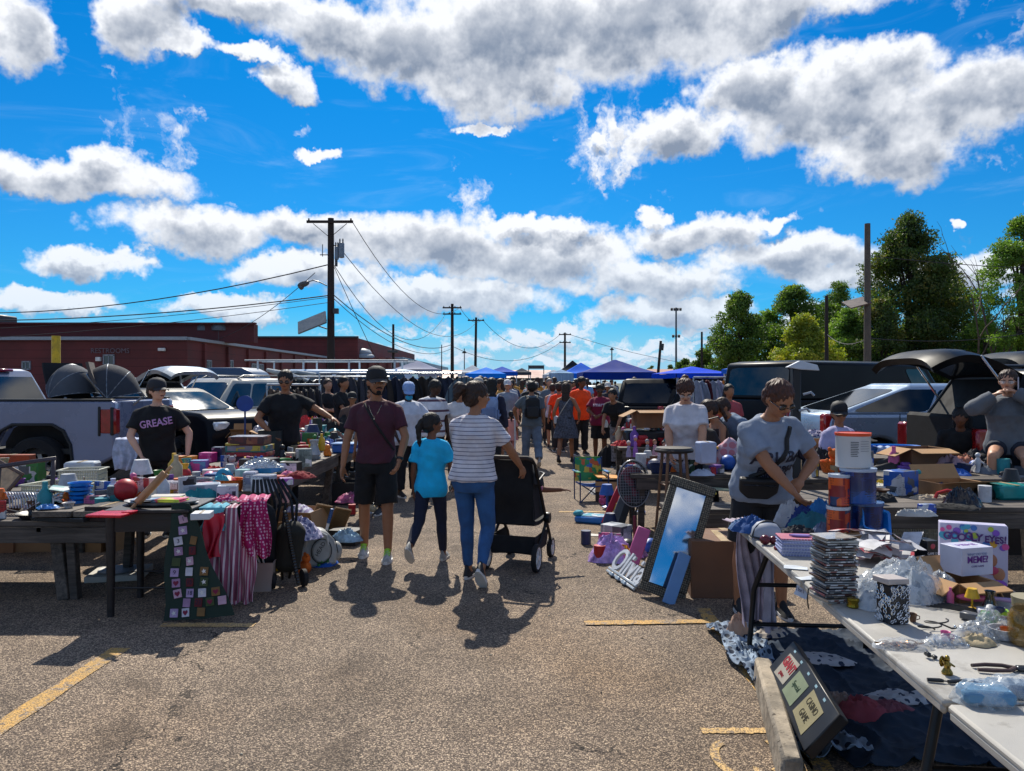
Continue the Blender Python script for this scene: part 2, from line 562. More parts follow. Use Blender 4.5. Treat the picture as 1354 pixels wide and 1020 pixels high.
 def move(s,mat):
  s.v = [tuple(mat @ Vector(v)) for v in s.v]
  return s
 def mesh(s,name='mesh',mats=(),angle=38):
  me = bpy.data.meshes.new(name)
  me.from_pydata(s.v,[],s.f)
  for mt in mats:
   me.materials.append(mt)
  if me.polygons:
   me.polygons.foreach_set('material_index',s.m)
   me.polygons.foreach_set('use_smooth',s.s)
   me.set_sharp_from_angle(angle=R(angle))
  me.update()
  return me
def frame(d):
 d = Vector(d).normalized()
 u = Vector((0,0,1)) if abs(d.z) < 0.9 else Vector((0,1,0))
 a = d.cross(u).normalized()
 return a,d.cross(a)
def mesh_obj(name,me,parent=None,loc=(0,0,0),rz=0.0,rot=None):
 o = bpy.data.objects.new(name,me)
 COL.objects.link(o)
 if parent is not None:
  o.parent = parent
 o.location = loc
 o.rotation_euler = rot.to_euler() if rot is not None else (0,0,R(rz))
 return o
def tag(o,label=None,cat=None,group=None,kind=None):
 if label:
  o['label'] = label
 if cat:
  o['category'] = cat
 if group:
  o['group'] = group
 if kind:
  o['kind'] = kind
 return o
def part(name,mb,mats,parent,loc=(0,0,0),rz=0.0,rot=None,label=None,bevel=0.0):
 if not isinstance(mats,(list,tuple)):
  mats = [mats]
 o = mesh_obj(name,mb.mesh(name,mats),parent,loc,rz,rot)
 if label:
  o['label'] = label
 if bevel:
  md = o.modifiers.new('bevel','BEVEL')
  md.width = bevel
  md.segments = 2
  md.limit_method = 'ANGLE'
  md.angle_limit = R(35)
 return o
def thing(name,label,cat,loc,rz=0.0,group=None,rot=None):
 o = bpy.data.objects.new(name,None)
 COL.objects.link(o)
 o.empty_display_size = 0.1
 o.location = loc
 o.rotation_euler = rot.to_euler() if rot is not None else (0,0,R(rz))
 return tag(o,label,cat,group)
def solo(name,label,cat,mb,mats,loc,rz=0.0,group=None,rot=None,bevel=0.0):
 o = part(name,mb,mats,None,loc,rz,rot,None,bevel)
 return tag(o,label,cat,group)
def struct(name,mb,mats,loc=(0,0,0)):
 return tag(part(name,mb,mats,None,loc),kind='structure')
def dup(o,loc=None,rz=None,label=None,parent=None):
 """a copy of a thing with copies of its parts and sub-parts"""
 c = o.copy()
 COL.objects.link(c)
 if parent is not None:
  c.parent = parent
 if loc is not None:
  c.location = loc
 if rz is not None:
  c.rotation_euler = (0,0,R(rz))
 if label:
  c['label'] = label
 for ch in list(o.children):
  dup(ch,parent=c)
 return c
def W(px,py,z=0.0):
 """place where the line of sight through survey pixel (px, py) meets height z"""
 d = (CH - z) * FP / (py - HY)
 return Vector(((px - CX) / FP * d,d,z))
def at(px,d,z=0.0):
 return Vector(((px - CX) / FP * d,d,z))
TMP = bpy.data.scenes.new('work')
def evaluated(o):
 TMP.collection.objects.link(o)
 TMP.view_layers[0].update()
 dg = TMP.view_layers[0].depsgraph
 me = bpy.data.meshes.new_from_object(o.evaluated_get(dg),depsgraph=dg)
 old = o.data
 bpy.data.objects.remove(o)
 return me
def fuse(mb,vox,mats=(),smooth=4,fold=0.0,ffreq=9.0,seed=0,strand=0.0,fac=0.5):
 """join overlapping closed shapes into one continuous skin, relax it, and crease it like cloth"""
 me0 = mb.mesh('raw')
 o = bpy.data.objects.new('raw',me0)
 md = o.modifiers.new('r','REMESH')
 md.mode = 'VOXEL'
 md.voxel_size = vox
 md.use_smooth_shade = True
 if smooth:
  ms = o.modifiers.new('s','SMOOTH')
  ms.factor = fac
  ms.iterations = smooth
 me = evaluated(o)
 bpy.data.meshes.remove(me0)
 n = len(me.vertices)
 if n and (fold or strand):
  co = np.empty(n * 3)
  me.vertices.foreach_get('co',co)
  no = np.empty(n * 3)
  me.vertices.foreach_get('normal',no)
  co = co.reshape(-1,3)
  no = no.reshape(-1,3)
  r = np.random.default_rng(seed + 5)
  amp = np.zeros(n)
  if fold:
   ph = r.uniform(0,6.28,12)
   w1 = np.sin(co[:,2] * ffreq * 0.9 + 2.2 * np.sin(co[:,0] * 7 + ph[0]) + ph[1]) * np.sin(co[:,0] * ffreq * 1.3 + ph[2] + 1.5 * np.sin(co[:,2] * 6 + ph[3]))
   w2 = np.sin((co[:,2] * 1.3 + co[:,0] * 0.9 + co[:,1] * 0.7) * ffreq * 2.4 + 2.5 * np.sin(co[:,2] * 9 + ph[4]) + ph[5])
   w3 = np.sin((co[:,2] - co[:,0] * 1.2 + co[:,1]) * ffreq * 3.4 + 3 * np.sin(co[:,1] * 11 + ph[6]) + ph[7])
   amp += fold * (0.6 * w1 + 0.45 * w2 * np.abs(w2) + 0.25 * w3)
  if strand:
   ang = np.arctan2(co[:,0] - co[:,0].mean(),co[:,1] - co[:,1].mean())
   amp += strand * (np.sin(ang * 23 + 3 * np.sin(co[:,2] * 30)) * 0.6 + 0.6 * np.sin(co[:,2] * 120 + ang * 9 + 2 * np.sin(ang * 5)))
  co += no * amp[:,None]
  me.vertices.foreach_set('co',co.ravel())
  me.update()
 for mt in mats:
  me.materials.append(mt)
 return me
FONTS = {}
def text(s,size,mat,parent,loc,rot,ext=0.001,name='lettering',sx=1.0,align='CENTER',bend=None,bold=0.0):
 cu = bpy.data.curves.new('txt','FONT')
 cu.body = s
 cu.size = size
 cu.extrude = ext
 cu.offset = bold
 cu.align_x = align
 cu.align_y = 'CENTER'
 cu.resolution_u = 3
 o = bpy.data.objects.new('txt',cu)
 me = evaluated(o)
 bpy.data.curves.remove(cu)
 n = len(me.vertices)
 co = np.empty(n * 3)
 me.vertices.foreach_get('co',co)
 co = co.reshape(-1,3)
 co[:,0] *= sx
 if bend:
  co = bend(co)
 me.vertices.foreach_set('co',co.ravel())
 me.update()
 me.materials.clear()
 me.materials.append(mat)
 return mesh_obj(name,me,parent,loc,0,rot)
def FACE(yaw=0,pitch=0):
 """text standing up and read from -Y, turned by yaw about z, leaned by pitch"""
 return rotm(0,0,yaw) @ rotm(90 - pitch,0,0)
# ---------------------------------------------------------------- people
SKIN = {'tan': '#9a6a4c','brown': '#6e452f','fair': '#c08d70','dark': '#3d261b','pale': '#cf9f86'}
HAIRC = {'black': '#15110f','brown': '#33221a','auburn': '#43261b','grey': '#7d7873','blond': '#8c6a42'}
def skin_mat(k):
 return M(SKIN[k],0.5,var=0.08,sc=9,spec=0.35)
def ik(a,t,l1,l2,hint):
 a,t = Vector(a),Vector(t)
 d = t - a
 L = min(d.length,(l1 + l2) * 0.995)
 d.normalize()
 x = (l1 * l1 - l2 * l2 + L * L) / (2 * L)
 h = math.sqrt(max(l1 * l1 - x * x,0))
 hn = Vector(hint)
 hn = (hn - d * hn.dot(d)).normalized()
 return a + d * x + hn * h,a + d * L
class Body:
 pass
def skeleton(H,sex,legs,arms,lean,twist,look,fat,lie=None):
 s = H / 1.75
 B = Body()
 B.s = s
 f = sex == 'f'
 B.legs = []
 for sgn,lg in zip((-1,1),legs):
  p,k,ab,fp = lg
  hip = Vector((sgn * 0.09,0,0.92))
  dt = Vector((sgn * math.sin(R(ab)),math.sin(R(p)),-math.cos(R(p)))).normalized()
  kn = hip + dt * 0.435
  q = p - k
  ds = Vector((sgn * math.sin(R(ab * 0.3)),math.sin(R(q)),-math.cos(R(q)))).normalized()
  an = kn + ds * 0.405
  B.legs.append([hip,kn,an,fp])
 low = min(l[2].z - 0.085 - 0.13 * max(0,math.sin(R(l[3]))) for l in B.legs)
 dz = Vector((0,0,-low))
 for l in B.legs:
  for i in range(3):
   l[i] = (l[i] + dz) * s
 piv = Vector((0,0,0.95))
 rl = Matrix.Rotation(-R(lean),3,'X') @ Matrix.Rotation(R(twist),3,'Z')
 def T(p):
  p = Vector(p)
  w = max(0.0,min(1.0,(p.z - 0.90) / 0.25))
  r = Matrix.Rotation(-R(lean) * w,3,'X') @ Matrix.Rotation(R(twist) * w,3,'Z')
  return (piv + r @ (p - piv) + dz) * s
 B.T = T
 B.rl = rl
 B.dz = dz
 sw = 0.165 if f else 0.187
 B.sw = sw
 B.sh = [T((-sw,-0.01,1.395)),T((sw,-0.01,1.395))]
 B.arms = []
 for i,(sgn,am) in enumerate(zip((-1,1),arms)):
  t,hint,curl = am
  t = Vector(t) + (dz if abs(dz.z) > 0.2 else Vector())
  el,wr = ik(B.sh[i],t * s,0.285 * s,0.255 * s,hint)
  B.arms.append((B.sh[i],el,wr,curl,sgn))
 yaw,pit = look
 nb = T((0,0.0,1.50))
 hr = Matrix.Rotation(-R(lean) * 0.4,3,'X') @ Matrix.Rotation(R(yaw),3,'Z') @ Matrix.Rotation(R(pit),3,'X')
 B.H = Matrix.Translation(nb) @ (Matrix.Scale(s,4) @ hr.to_4x4()) @ Matrix.Scale(1.09,4) @ Matrix.Translation((0,0,-1.505))
 B.nb = nb
 B.f = f
 B.fat = fat
 return B
def torso(mb,B,g,z0=0.86,z1=1.5,n=20,flare=0.0):
 """elliptical rings of the trunk, grown by g metres"""
 f,F = B.f,B.fat
 st = [(0.80,0.135,0.10,0),(0.86,0.165,0.118,0),(0.93,0.172 if f else 0.162,0.122,-0.005),(1.02,0.150 if f else 0.152,0.108,0),(1.10,0.135 if f else 0.148,0.102,0.004),
          (1.20,0.148 if f else 0.160,0.112,0.008),(1.29,0.158 if f else 0.172,0.128 if f else 0.120,0.014 if f else 0.006),(1.36,0.150 if f else 0.172,0.106,0.002),(1.42,0.118 if f else 0.135,0.082,-0.006),(1.465,0.072,0.062,-0.008),(1.505,0.058,0.058,0)]
 out = []
 s = B.s
 def lerp(z):
  for a,b in zip(st,st[1:]):
   if a[0] <= z <= b[0]:
    t = (z - a[0]) / (b[0] - a[0])
    return [a[i] + (b[i] - a[i]) * t for i in range(4)]
  return st[0] if z < st[0][0] else st[-1]
 zs = [z0] + [q[0] for q in st if z0 + 0.015 < q[0] < z1 - 0.01] + [z1]
 for z in zs:
  _,rx,ry,oy = lerp(z)
  k = F if z < 1.36 else 1 + (F - 1) * 0.4
  fl = 1 + flare * max(0,(1.05 - z)) / 0.2
  rx,ry = (rx * k) * fl + g,(ry * (1 + (k - 1) * 1.7)) * fl + g
  ring = []
  for t in range(n):
   a = 2 * math.pi * t / n
   ring.append(B.T((rx * math.cos(a),oy + ry * math.sin(a),z)))
  out.append(ring)
 mb.loft(out)
def hand(mb,w,d,s,sgn,curl,palm,k=1.0,fingers=True):
 """palm, four unequal fingers and a thumb, closed towards the palm normal by curl degrees"""
 d = d.normalized()
 n = (palm - d * palm.dot(d)).normalized()
 a = d.cross(n).normalized()
 rm = Matrix((a,d,n)).transposed()
 mb.ell(w + d * 0.045 * s,(0.040 * s,0.056 * s,0.019 * s),12,rot=rm)
 if not fingers:
  mb.cone(w + d * 0.08 * s,0.024 * s,w + (d + n * math.sin(R(curl))).normalized() * 0.15 * s,0.018 * s,8)
  return
 th = -1 if a.dot(Vector((sgn,0,0))) > 0 else 1
 for i,(off,L) in enumerate(((-0.029,0.066),(-0.0095,0.078),(0.0095,0.074),(0.028,0.056))):
  off *= -th
  b = w + d * (0.088 * s) + a * (off * s)
  c1,c2,c3 = R(curl * 0.6 + i * 3),R(curl * 1.5 + i * 5),R(curl * 2.1 + i * 5)
  r = 0.0088 * s * k
  p = b
  q = b - d * 0.02 * s
  for c,fr,rr in ((c1,0.45,1.0),(c2,0.32,0.94),(c3,0.23,0.86)):
   e = p + (d * math.cos(c) + n * math.sin(c)) * (L * fr * s)
   mb.cone(q,r * rr * 1.05,e,r * rr * 0.93,8)
   q = p = e
 b = w + d * 0.025 * s + a * (0.028 * s * th)
 e = b + (d * 0.75 + a * 0.6 * th + n * 0.35).normalized() * 0.045 * s
 mb.cone(b - d * 0.008 * s,0.013 * s,e,0.0105 * s * k,8)
 mb.cone(e,0.0105 * s * k,e + (d * 0.9 + a * 0.15 * th + n * (0.3 + curl / 60)).normalized() * 0.034 * s,0.008 * s * k,8)
def footdir(l):
 fp = l[3]
 return Vector((0,math.cos(R(fp)),-math.sin(R(fp))))
def person(label,X,D,face,H=1.72,sex='m',vox=0.014,skin='tan',hair=('short','black'),top=None,bottom=None,shoes=('#2a2a2c','#d8d8d4'),
           arms=None,legs=((3,3,2,0),(-2,2,2,0)),lean=2,twist=0,look=(0,0),fat=1.0,group=None,z=0.0,seed=1,cat='person',detail=None,glasses=None,cap=None,mask=None,beard=False):
 detail = vox <= 0.0115 if detail is None else detail
 da = [((-0.27,0.04,0.86),(-0.3,-1,0),14),((0.27,0.04,0.86),(0.3,-1,0),14)]
 arms = arms or (None,None)
 arms = [a if a else d for a,d in zip(arms,da)]
 B = skeleton(H,sex,legs,arms,lean,twist,look,fat)
 s = B.s
 root = thing('person',label,cat,(X,D,z),face,group)
 fin = vox <= 0.02
 kf = 1.0 if vox < 0.009 else (1.12 if vox < 0.0125 else 1.5)
 # --- body
 mb = MB()
 torso(mb,B,-0.004)
 cov = bottom and bottom[0] in ('trousers','leggings')
 for hip,kn,an,fp in B.legs:
  F = (1 + (fat - 1) * 0.6) * (.84 if cov else 1)
  mb.cone(hip,0.084 * s * F,kn,0.056 * s * F,14)
  m = kn.lerp(an,0.33)
  m = m + Vector((0,-0.012 * s,0))
  mb.cone(kn,0.053 * s * F,m,0.054 * s * F,12)
  mb.cone(m,0.053 * s * F,an,0.036 * s,12)
  fd = footdir((hip,kn,an,fp))
  mb.cone(an + Vector((0,0,-0.035 * s)),0.035 * s,an + fd * 0.14 * s + Vector((0,0,-0.05 * s)),0.028 * s,10)
 for i,(sh,el,wr,curl,sgn) in enumerate(B.arms):
  F = 1 + (fat - 1) * 0.7
  mb.ell(sh,0.050 * s * F,12)
  mb.cone(B.T((sgn * 0.045,-0.012,1.455)),0.045 * s,sh,0.044 * s,12)
  mb.cone(sh,0.050 * s * F,el,0.039 * s * F,12)
  m = el.lerp(wr,0.3)
  mb.cone(el,0.037 * s * F,m,0.040 * s * F,12)
  mb.cone(m,0.039 * s * F,wr,0.025 * s,12)
  d = (wr - el).normalized()
  pn = Vector((-sgn,0.25,0)) if abs(d.z) > 0.6 else Vector((-sgn * 0.4,0,-1))
  hand(mb,wr,d,s,sgn,curl,pn,kf,fin)
 mb.cone(B.T((0,-0.008,1.45)),0.056 * s,B.H @ Vector((0,0.005,1.57)),0.050 * s,14)
 hm = MB()
 hm.ell((0,0.008,1.658),(0.074,0.094,0.098),20)
 hm.ell((0,0.036,1.607),(0.056,0.062,0.066),16)
 hm.ell((0,0.072,1.572),(0.028,0.026,0.022),10)
 hm.ell((0,0.086,1.668),(0.052,0.018,0.016),12)
 hm.ell((0,0.082,1.597),(0.030,0.022,0.018),10)
 for e in (-1,1):
  hm.ell((e * 0.034,0.072,1.622),(0.024,0.024,0.022),10)
  hm.ell((e * 0.077,0.0,1.640),(0.010,0.020,0.031),10)
 if vox <= 0.016:
  hm.cone((0,0.098,1.662),0.009,(0,0.117,1.630),0.0135,10)
  hm.ell((0,0.108,1.622),(0.019,0.014,0.010),10)
 hm.move(B.H)
 mb.add(hm.v,hm.f)
 me = fuse(mb,vox,[skin_mat(skin)],3 if vox > 0.009 else 4,fac=0.4)
 mesh_obj('body',me,root)
 if detail:
  for e in (-1,1):
   q = MB()
   q.ell((e * 0.032,0.0875,1.645),(0.0135,0.0085,0.0065),12)
   q.move(B.H)
   ey = part('eye',q,M('#cfc8c0',0.2,var=0),root)
   q = MB()
   q.ell((e * 0.032,0.0935,1.645),(0.0062,0.0045,0.0058),10)
   q.move(B.H)
   part('iris',q,M('#1a110c',0.15,var=0),ey)
   q = MB()
   q.tube([(e * 0.013,0.106,1.663),(e * 0.032,0.1035,1.670),(e * 0.053,0.088,1.662)],[0.0042,0.005,0.003],6)
   q.move(B.H)
   part('eyebrow',q,M(HAIRC['black'],0.8),root)
  q = MB()
  q.ell((0,0.1015,1.5985),(0.021,0.006,0.0065),12)
  q.move(B.H)
  part('mouth',q,M('#7a4038',0.45),root)
 # --- trousers, shorts or skirt
 if bottom:
  kind,bm,bfit = bottom
  mb = MB()
  torso(mb,B,bfit * 0.8 + 0.004,0.80,1.03)
  for hip,kn,an,fp in B.legs:
   F = 1 + (fat - 1) * 0.6
   if kind in ('trousers','leggings'):
    lg_ = .90 if kind == 'leggings' else 1.0
    mb.cone(hip,(0.090 * F + bfit) * s,kn,(0.064 * F * lg_ + bfit) * s,14)
    mb.cone(hip + Vector((0,-0.03 * s,0)),(0.082 * F + bfit) * s,hip.lerp(kn,.35),(0.078 * F + bfit) * s,14)
    e = an + (kn - an).normalized() * 0.03 * s
    md_ = kn.lerp(an,0.33) + Vector((0,-0.012 * s,0))
    mb.cone(kn,(0.060 * F * lg_ + bfit) * s,md_,(0.060 * F * lg_ + bfit) * s,14)
    mb.cyl(md_,e,(0.060 * F * lg_ + bfit) * s,(0.041 + bfit * (.7 if kind == 'leggings' else 1.6)) * s,14)
    mb.ell(kn,(0.063 * F * lg_ + bfit) * s,12)
   elif kind in ('shorts','short_shorts'):
    t = 0.93 if kind == 'shorts' else 0.5
    e = hip.lerp(kn,t)
    mb.ell(hip,(0.088 * F + bfit) * s,14)
    mb.cyl(hip,e,(0.088 * F + bfit) * s,(0.076 * F + bfit * 1.6) * s,16)
  me = fuse(mb,max(vox,0.009),[bm],2,0.006 * s if kind != 'leggings' else 0.003,10,seed)
  mesh_obj({'leggings': 'leggings','trousers': 'trousers'}.get(kind,'shorts'),me,root)
 # --- shirt or dress
 if top:
  tm,sleeve,hem,fit = top
  mb = MB()
  F = 1 + (fat - 1) * 0.7
  tf = max(fit,(bottom[2] if bottom else 0) * .8 + .008)
  nk = 1.478 if sleeve != 'strap' else 1.40
  if hem < 0.8:
   torso(mb,B,fit + 0.006,0.93,nk)
   rg = []
   for zz,gx in ((1.0,0.0),(0.86,0.045),(0.7,0.085),(hem,0.12)):
    rg.append([(Vector(((0.165 * fat + fit + gx) * math.cos(a),(0.122 * fat + fit + gx) * math.sin(a) ,zz)) + B.dz) * s for a in [2 * math.pi * t / 24 for t in range(24)]])
   mb.loft(rg[::-1])
  else:
   torso(mb,B,tf + 0.006,hem,nk,20,0.03)
  for sh,el,wr,curl,sgn in B.arms:
   if sleeve == 'none' or sleeve == 'strap':
    continue
   mb.ell(sh,(0.048 * F + fit * 0.6) * s,12)
   mb.cone(B.T((sgn * 0.05,-0.012,1.447)),(0.040 + fit * 0.6) * s,sh,(0.047 + fit * 0.6) * s,12)
   if sleeve == 'short':
    mb.cyl(sh,sh.lerp(el,0.70),(0.050 * F + fit * 0.7) * s,(0.054 * F + fit * 1.0) * s,16)
   else:
    mb.cone(sh,(0.056 * F + fit) * s,el,(0.045 * F + fit) * s,14)
    mb.cyl(el,el.lerp(wr,0.94),(0.045 * F + fit) * s,(0.033 + fit) * s,14)
    mb.ell(el,(0.045 * F + fit) * s,12)
  me = fuse(mb,max(vox,0.009),[tm],3,0.008 * s,11,seed + 3)
  mesh_obj('dress' if hem < 0.8 else ('hoodie' if sleeve == 'hood' else 'shirt'),me,root)
 # --- shoes
 if shoes:
  for hip,kn,an,fp in B.legs:
   fd = footdir((hip,kn,an,fp))
   up = Vector((0,fd.z * -1,fd.y)).normalized() if abs(fd.z) > 0.01 else Vector((0,0,1))
   up = Vector((0,math.sin(R(fp)),math.cos(R(fp))))
   rm = Matrix((Vector((1,0,0)),fd,up)).transposed().to_4x4()
   Mx = Matrix.Translation(an) @ rm @ Matrix.Scale(s,4)
   rg = []
   for y,hw,h in ((-0.075,0.024,0.050),(-0.055,0.036,0.105),(-0.01,0.040,0.112),(0.04,0.042,0.090),(0.09,0.047,0.062),(0.14,0.047,0.050),(0.175,0.036,0.040),(0.19,0.018,0.030)):
    ring = []
    for t in range(12):
     a = 2 * math.pi * t / 12
     cx,cz = math.cos(a),math.sin(a)
     ring.append(Mx @ Vector((hw * cx * (0.72 if cz > 0.3 else 1),y,-0.066 + (h if cz > 0 else 0.004) * cz)))
    rg.append(ring)
   q = MB()
   q.loft(rg[::-1])
   sh = part('shoe',q,M(shoes[0],0.6,var=0.25,sc=20),root)
   ol = []
   for t in range(20):
    a = 2 * math.pi * t / 20
    ol.append(((0.050 if math.sin(a) > 0 else 0.043) * math.cos(a),0.055 + 0.142 * math.sin(a)))
   q = MB()
   q.prism(ol,-0.087,-0.058,0,'xy')
   q.move(Mx)
   part('sole',q,M(shoes[1],0.6,var=0.15),sh)
   if len(shoes) > 2:
    q = MB()
    for k in range(4):
     y = 0.03 + 0.022 * k
     zz = 0.022 - 0.012 * k
     q.tube([(-0.028,y,zz - 0.008),(0,y + 0.004,zz + 0.004),(0.028,y,zz - 0.008)],0.006,6)
    q.ell((0,0.03,0.020),(0.020,0.016,0.012),8)
    q.move(Mx)
    part('laces',q,M(shoes[2],0.5),sh)
 # --- hair
 hk,hc = hair
 hmt = M(HAIRC[hc],0.6,var=0.5,sc=38,spec=0.4)
 if hk != 'bald':
  q = MB()
  if hk == 'short':
   q.ell((0,-0.010,1.682),(0.087,0.104,0.088),18)
   q.ell((0,-0.040,1.640),(0.084,0.075,0.085),14)
  else:
   q.ell((0,-0.010,1.682),(0.092,0.108,0.096),20)
   q.ell((0,-0.040,1.640),(0.090,0.080,0.09),14)
  if hk == 'bun':
   q.ell((0,-0.085,1.735),(0.042,0.045,0.042),12)
  if hk == 'messy_bun':
   q.ell((0,-0.150,1.70),(0.060,0.056,0.056),12)
   q.ell((0.02,-0.175,1.66),(0.036,0.036,0.05),12)
   q.ell((-0.035,-0.155,1.655),(0.03,0.03,0.05),12)
  if hk == 'ponytail':
   q.ell((0,-0.105,1.69),(0.03,0.03,0.03),10)
   q.cone((0,-0.11,1.69),0.028,(0,-0.15,1.62),0.034,12)
   q.cone((0,-0.15,1.62),0.034,(0,-0.14,1.47),0.022,12)
   q.cone((0,-0.14,1.47),0.028,(0.01,-0.13,1.40),0.012,12)
  if hk == 'long':
   q.ell((0,-0.055,1.58),(0.088,0.062,0.13),16)
   q.ell((0,-0.075,1.46),(0.085,0.045,0.15),16)
  q.move(B.H)
  me = fuse(q,max(0.007,vox * 0.75),[hmt],2,0,0,seed,0.0045 * s if vox < 0.02 else 0.003)
  mesh_obj('hair',me,root)
 if beard:
  q = MB()
  q.ell((0,0.095,1.566),(0.022,0.016,0.018),12)
  q.tube([(-0.024,0.099,1.600),(-0.015,0.109,1.611),(0,0.114,1.613),(0.015,0.109,1.611),(0.024,0.099,1.600)],0.0042,6)
  for e in (-1,1):
   q.tube([(e * 0.070,0.02,1.615),(e * 0.062,0.045,1.578),(e * 0.035,0.083,1.553),(0,0.095,1.547)],[0.004,0.006,0.006,0.006],6)
  q.move(B.H)
  part('beard',q,M(HAIRC['black'],0.85,var=0.3,sc=60,bump=0.8,bsc=300),root)
 if cap:
  q = MB()
  pr = [(0.0905,1.672),(0.093,1.70),(0.088,1.735),(0.070,1.765),(0.035,1.783),(0.002,1.787)]
  q.lathe([(r,z0) for r,z0 in pr],(0,-0.003,0),24,sx=0.96,sy=1.13)
  q.ell((0,-0.003,1.789),0.006,8)
  rv = Matrix.Rotation(math.pi,4,'Z') if len(cap) > 1 and cap[1] == 'back' else Matrix.Identity(4)
  q.move(B.H @ rv)
  c = part('cap',q,M(cap[0],0.75,var=0.2,bump=0.3,bsc=200),root)
  q = MB()
  q.grid(lambda u,v: (0.080 * (2 * u - 1) * (1 - 0.10 * v),0.080 + 0.105 * v * math.sqrt(max(0.0,1 - (2 * u - 1) ** 2 * 0.75)) - 0.035 * (2 * u - 1) ** 2,1.692 - 0.022 * (2 * u - 1) ** 2 - 0.022 * v),12,5,thick=0.004)
  q.move(B.H @ rv)
  part('brim',q,M(cap[2] if len(cap) > 2 else cap[0],0.7),c)
 if glasses:
  q = MB()
  for e in (-1,1):
   q.ell((e * 0.034,0.103,1.645),(0.027,0.006,0.0165),14)
   q.tube([(e * 0.058,0.095,1.650),(e * 0.076,0.04,1.650),(e * 0.079,0.0,1.646)],0.0028,6)
  q.tube([(-0.012,0.110,1.648),(0,0.116,1.651),(0.012,0.110,1.648)],0.0028,6)
  q.move(B.H)
  part('sunglasses' if glasses == 'dark' else 'glasses',q,M('#0a0a0c',0.08,var=0,coat=1) if glasses == 'dark' else glassy('#cfd6da',0.3),root)
 if mask:
  q = MB()
  q.ell((0,0.085,1.585),(0.052,0.042,0.042),16)
  q.move(B.H)
  part('face_mask',q,M(mask,0.8),root)
 sh_ = [c for c in root.children if c.name.split('.')[0] in ('shirt','dress','hoodie')]
 B.bvh = BVHTree.FromPolygons([v.co for v in sh_[0].data.vertices],[tuple(p.vertices) for p in sh_[0].data.polygons]) if sh_ else None
 return root,B
def onto(B,p,back=False,off=0.004):
 """push a body frame point out to the surface of the shirt"""
 if B.bvh:
  h = B.bvh.ray_cast(Vector((p[0],-1.5 if back else 1.5,p[2])),Vector((0,1 if back else -1,0)))
  if h[0] is not None:
   return Vector((p[0],h[0].y + (-off if back else off),p[2]))
 return Vector(p)
def strap(B,root,a,b,col,name='strap',back=False,w=0.014):
 """band over the shoulder a and down to the hip point b, in unscaled body coordinates, front or back"""
 F = B.fat
 pts = []
 for i in range(13):
  t = i / 12
  x = a[0] + (b[0] - a[0]) * t
  z = a[1] + (b[1] - a[1]) * t
  rx = 0.185 if z > 1.2 else 0.17
  ry = (0.142 + (0.03 if B.f and z > 1.2 else 0)) * (1 + (F - 1) * 1.5) if z < 1.36 else 0.125 - (z - 1.36) * 0.6
  y = ry * math.sqrt(max(0.02,1 - (x / (rx * F + 0.02)) ** 2)) + 0.012
  pts.append(onto(B,B.T((x,-y if back else y,z)),back,w * .3))
 q = MB()
 n = len(pts)
 q.tube(pts,w * B.s,6)
 return part(name,q,M(col,0.7),root)
def backpack(B,root,col,col2='#222'):
 q = MB()
 q.box((0,0,0),(0.30,0.15,0.44),None,0,0.05)
 Mx = Matrix.Translation(B.T((0,-0.215,1.22))) @ B.rl.to_4x4() @ Matrix.Scale(B.s,4)
 q.move(Mx)
 o = part('backpack',q,M(col,0.75,var=0.25,bump=0.3,bsc=90),root,bevel=0.02)
 q = MB()
 q.box((0,-0.09,-0.08),(0.24,0.05,0.22),None,0,0.02)
 for e in (-1,1):
  q.box((e * 0.155,0,-0.1),(0.03,0.1,0.18),None,0,0.012)
 q.move(Mx)
 part('pocket',q,M(col2,0.75,var=0.25),o)
 for e in (-1,1):
  q = MB()
  q.tube([B.T((e * 0.10,-0.14,1.40)),B.T((e * 0.125,-0.05,1.475)),B.T((e * 0.13,0.08,1.42)),B.T((e * 0.15,0.13,1.30)),B.T((e * 0.185,0.02,1.14)),B.T((e * 0.14,-0.15,1.08))],0.02 * B.s,6)
  part('shoulder_strap',q,M(col,0.75),o)
# ---------------------------------------------------------------- the setting: ground and markings
mb = MB()
mb.grid(lambda u,v: (-700 + 1400 * u,-60 + 1500 * v,0),2,2)
struct('car_park_ground',mb,asphalt())
PAINT = road_paint('#dca850',0.46)
PAINT2 = road_paint('#e0b878',0.50)
def mark(name,pts,w,mat=PAINT,z=0.004):
 """painted stripe with a slightly uneven edge"""
 mb = MB()
 a,b = Vector((*pts[0],0)),Vector((*pts[-1],0))
 n = 24
 side = Vector((-(b - a).y,(b - a).x,0)).normalized()
 rg = []
 for i in range(n + 1):
  p = a.lerp(b,i / n)
  w1,w2 = w / 2 + random.uniform(-.006,.006),w / 2 + random.uniform(-.006,.006)
  rg.append((p + side * w1,p - side * w2))
 vs = [Vector((q.x,q.y,z)) for pr in rg for q in pr]
 mb.add(vs,[(2 * i,2 * i + 1,2 * i + 3,2 * i + 2) for i in range(n)],0,False)
 return struct(name,mb,mat)
mark('road_marking',[(-2.50,1.2),(-2.44,4.72)],0.115)
mark('road_marking',[(-2.40,5.17),(-1.76,5.17)],0.085,PAINT2)
mark('road_marking',[(0.50,5.20),(1.42,5.24)],0.085,z=0.008)
mark('road_marking',[(1.40,5.55),(1.33,3.05)],0.10,z=0.004)
mark('road_marking',[(0.90,3.60),(1.30,3.60)],0.055,PAINT2)
mark('road_marking',[(-2.6,9.6),(-1.7,9.6)],0.09,PAINT2)
mark('road_marking',[(0.6,9.7),(1.5,9.7)],0.09,PAINT2)
q = MB()
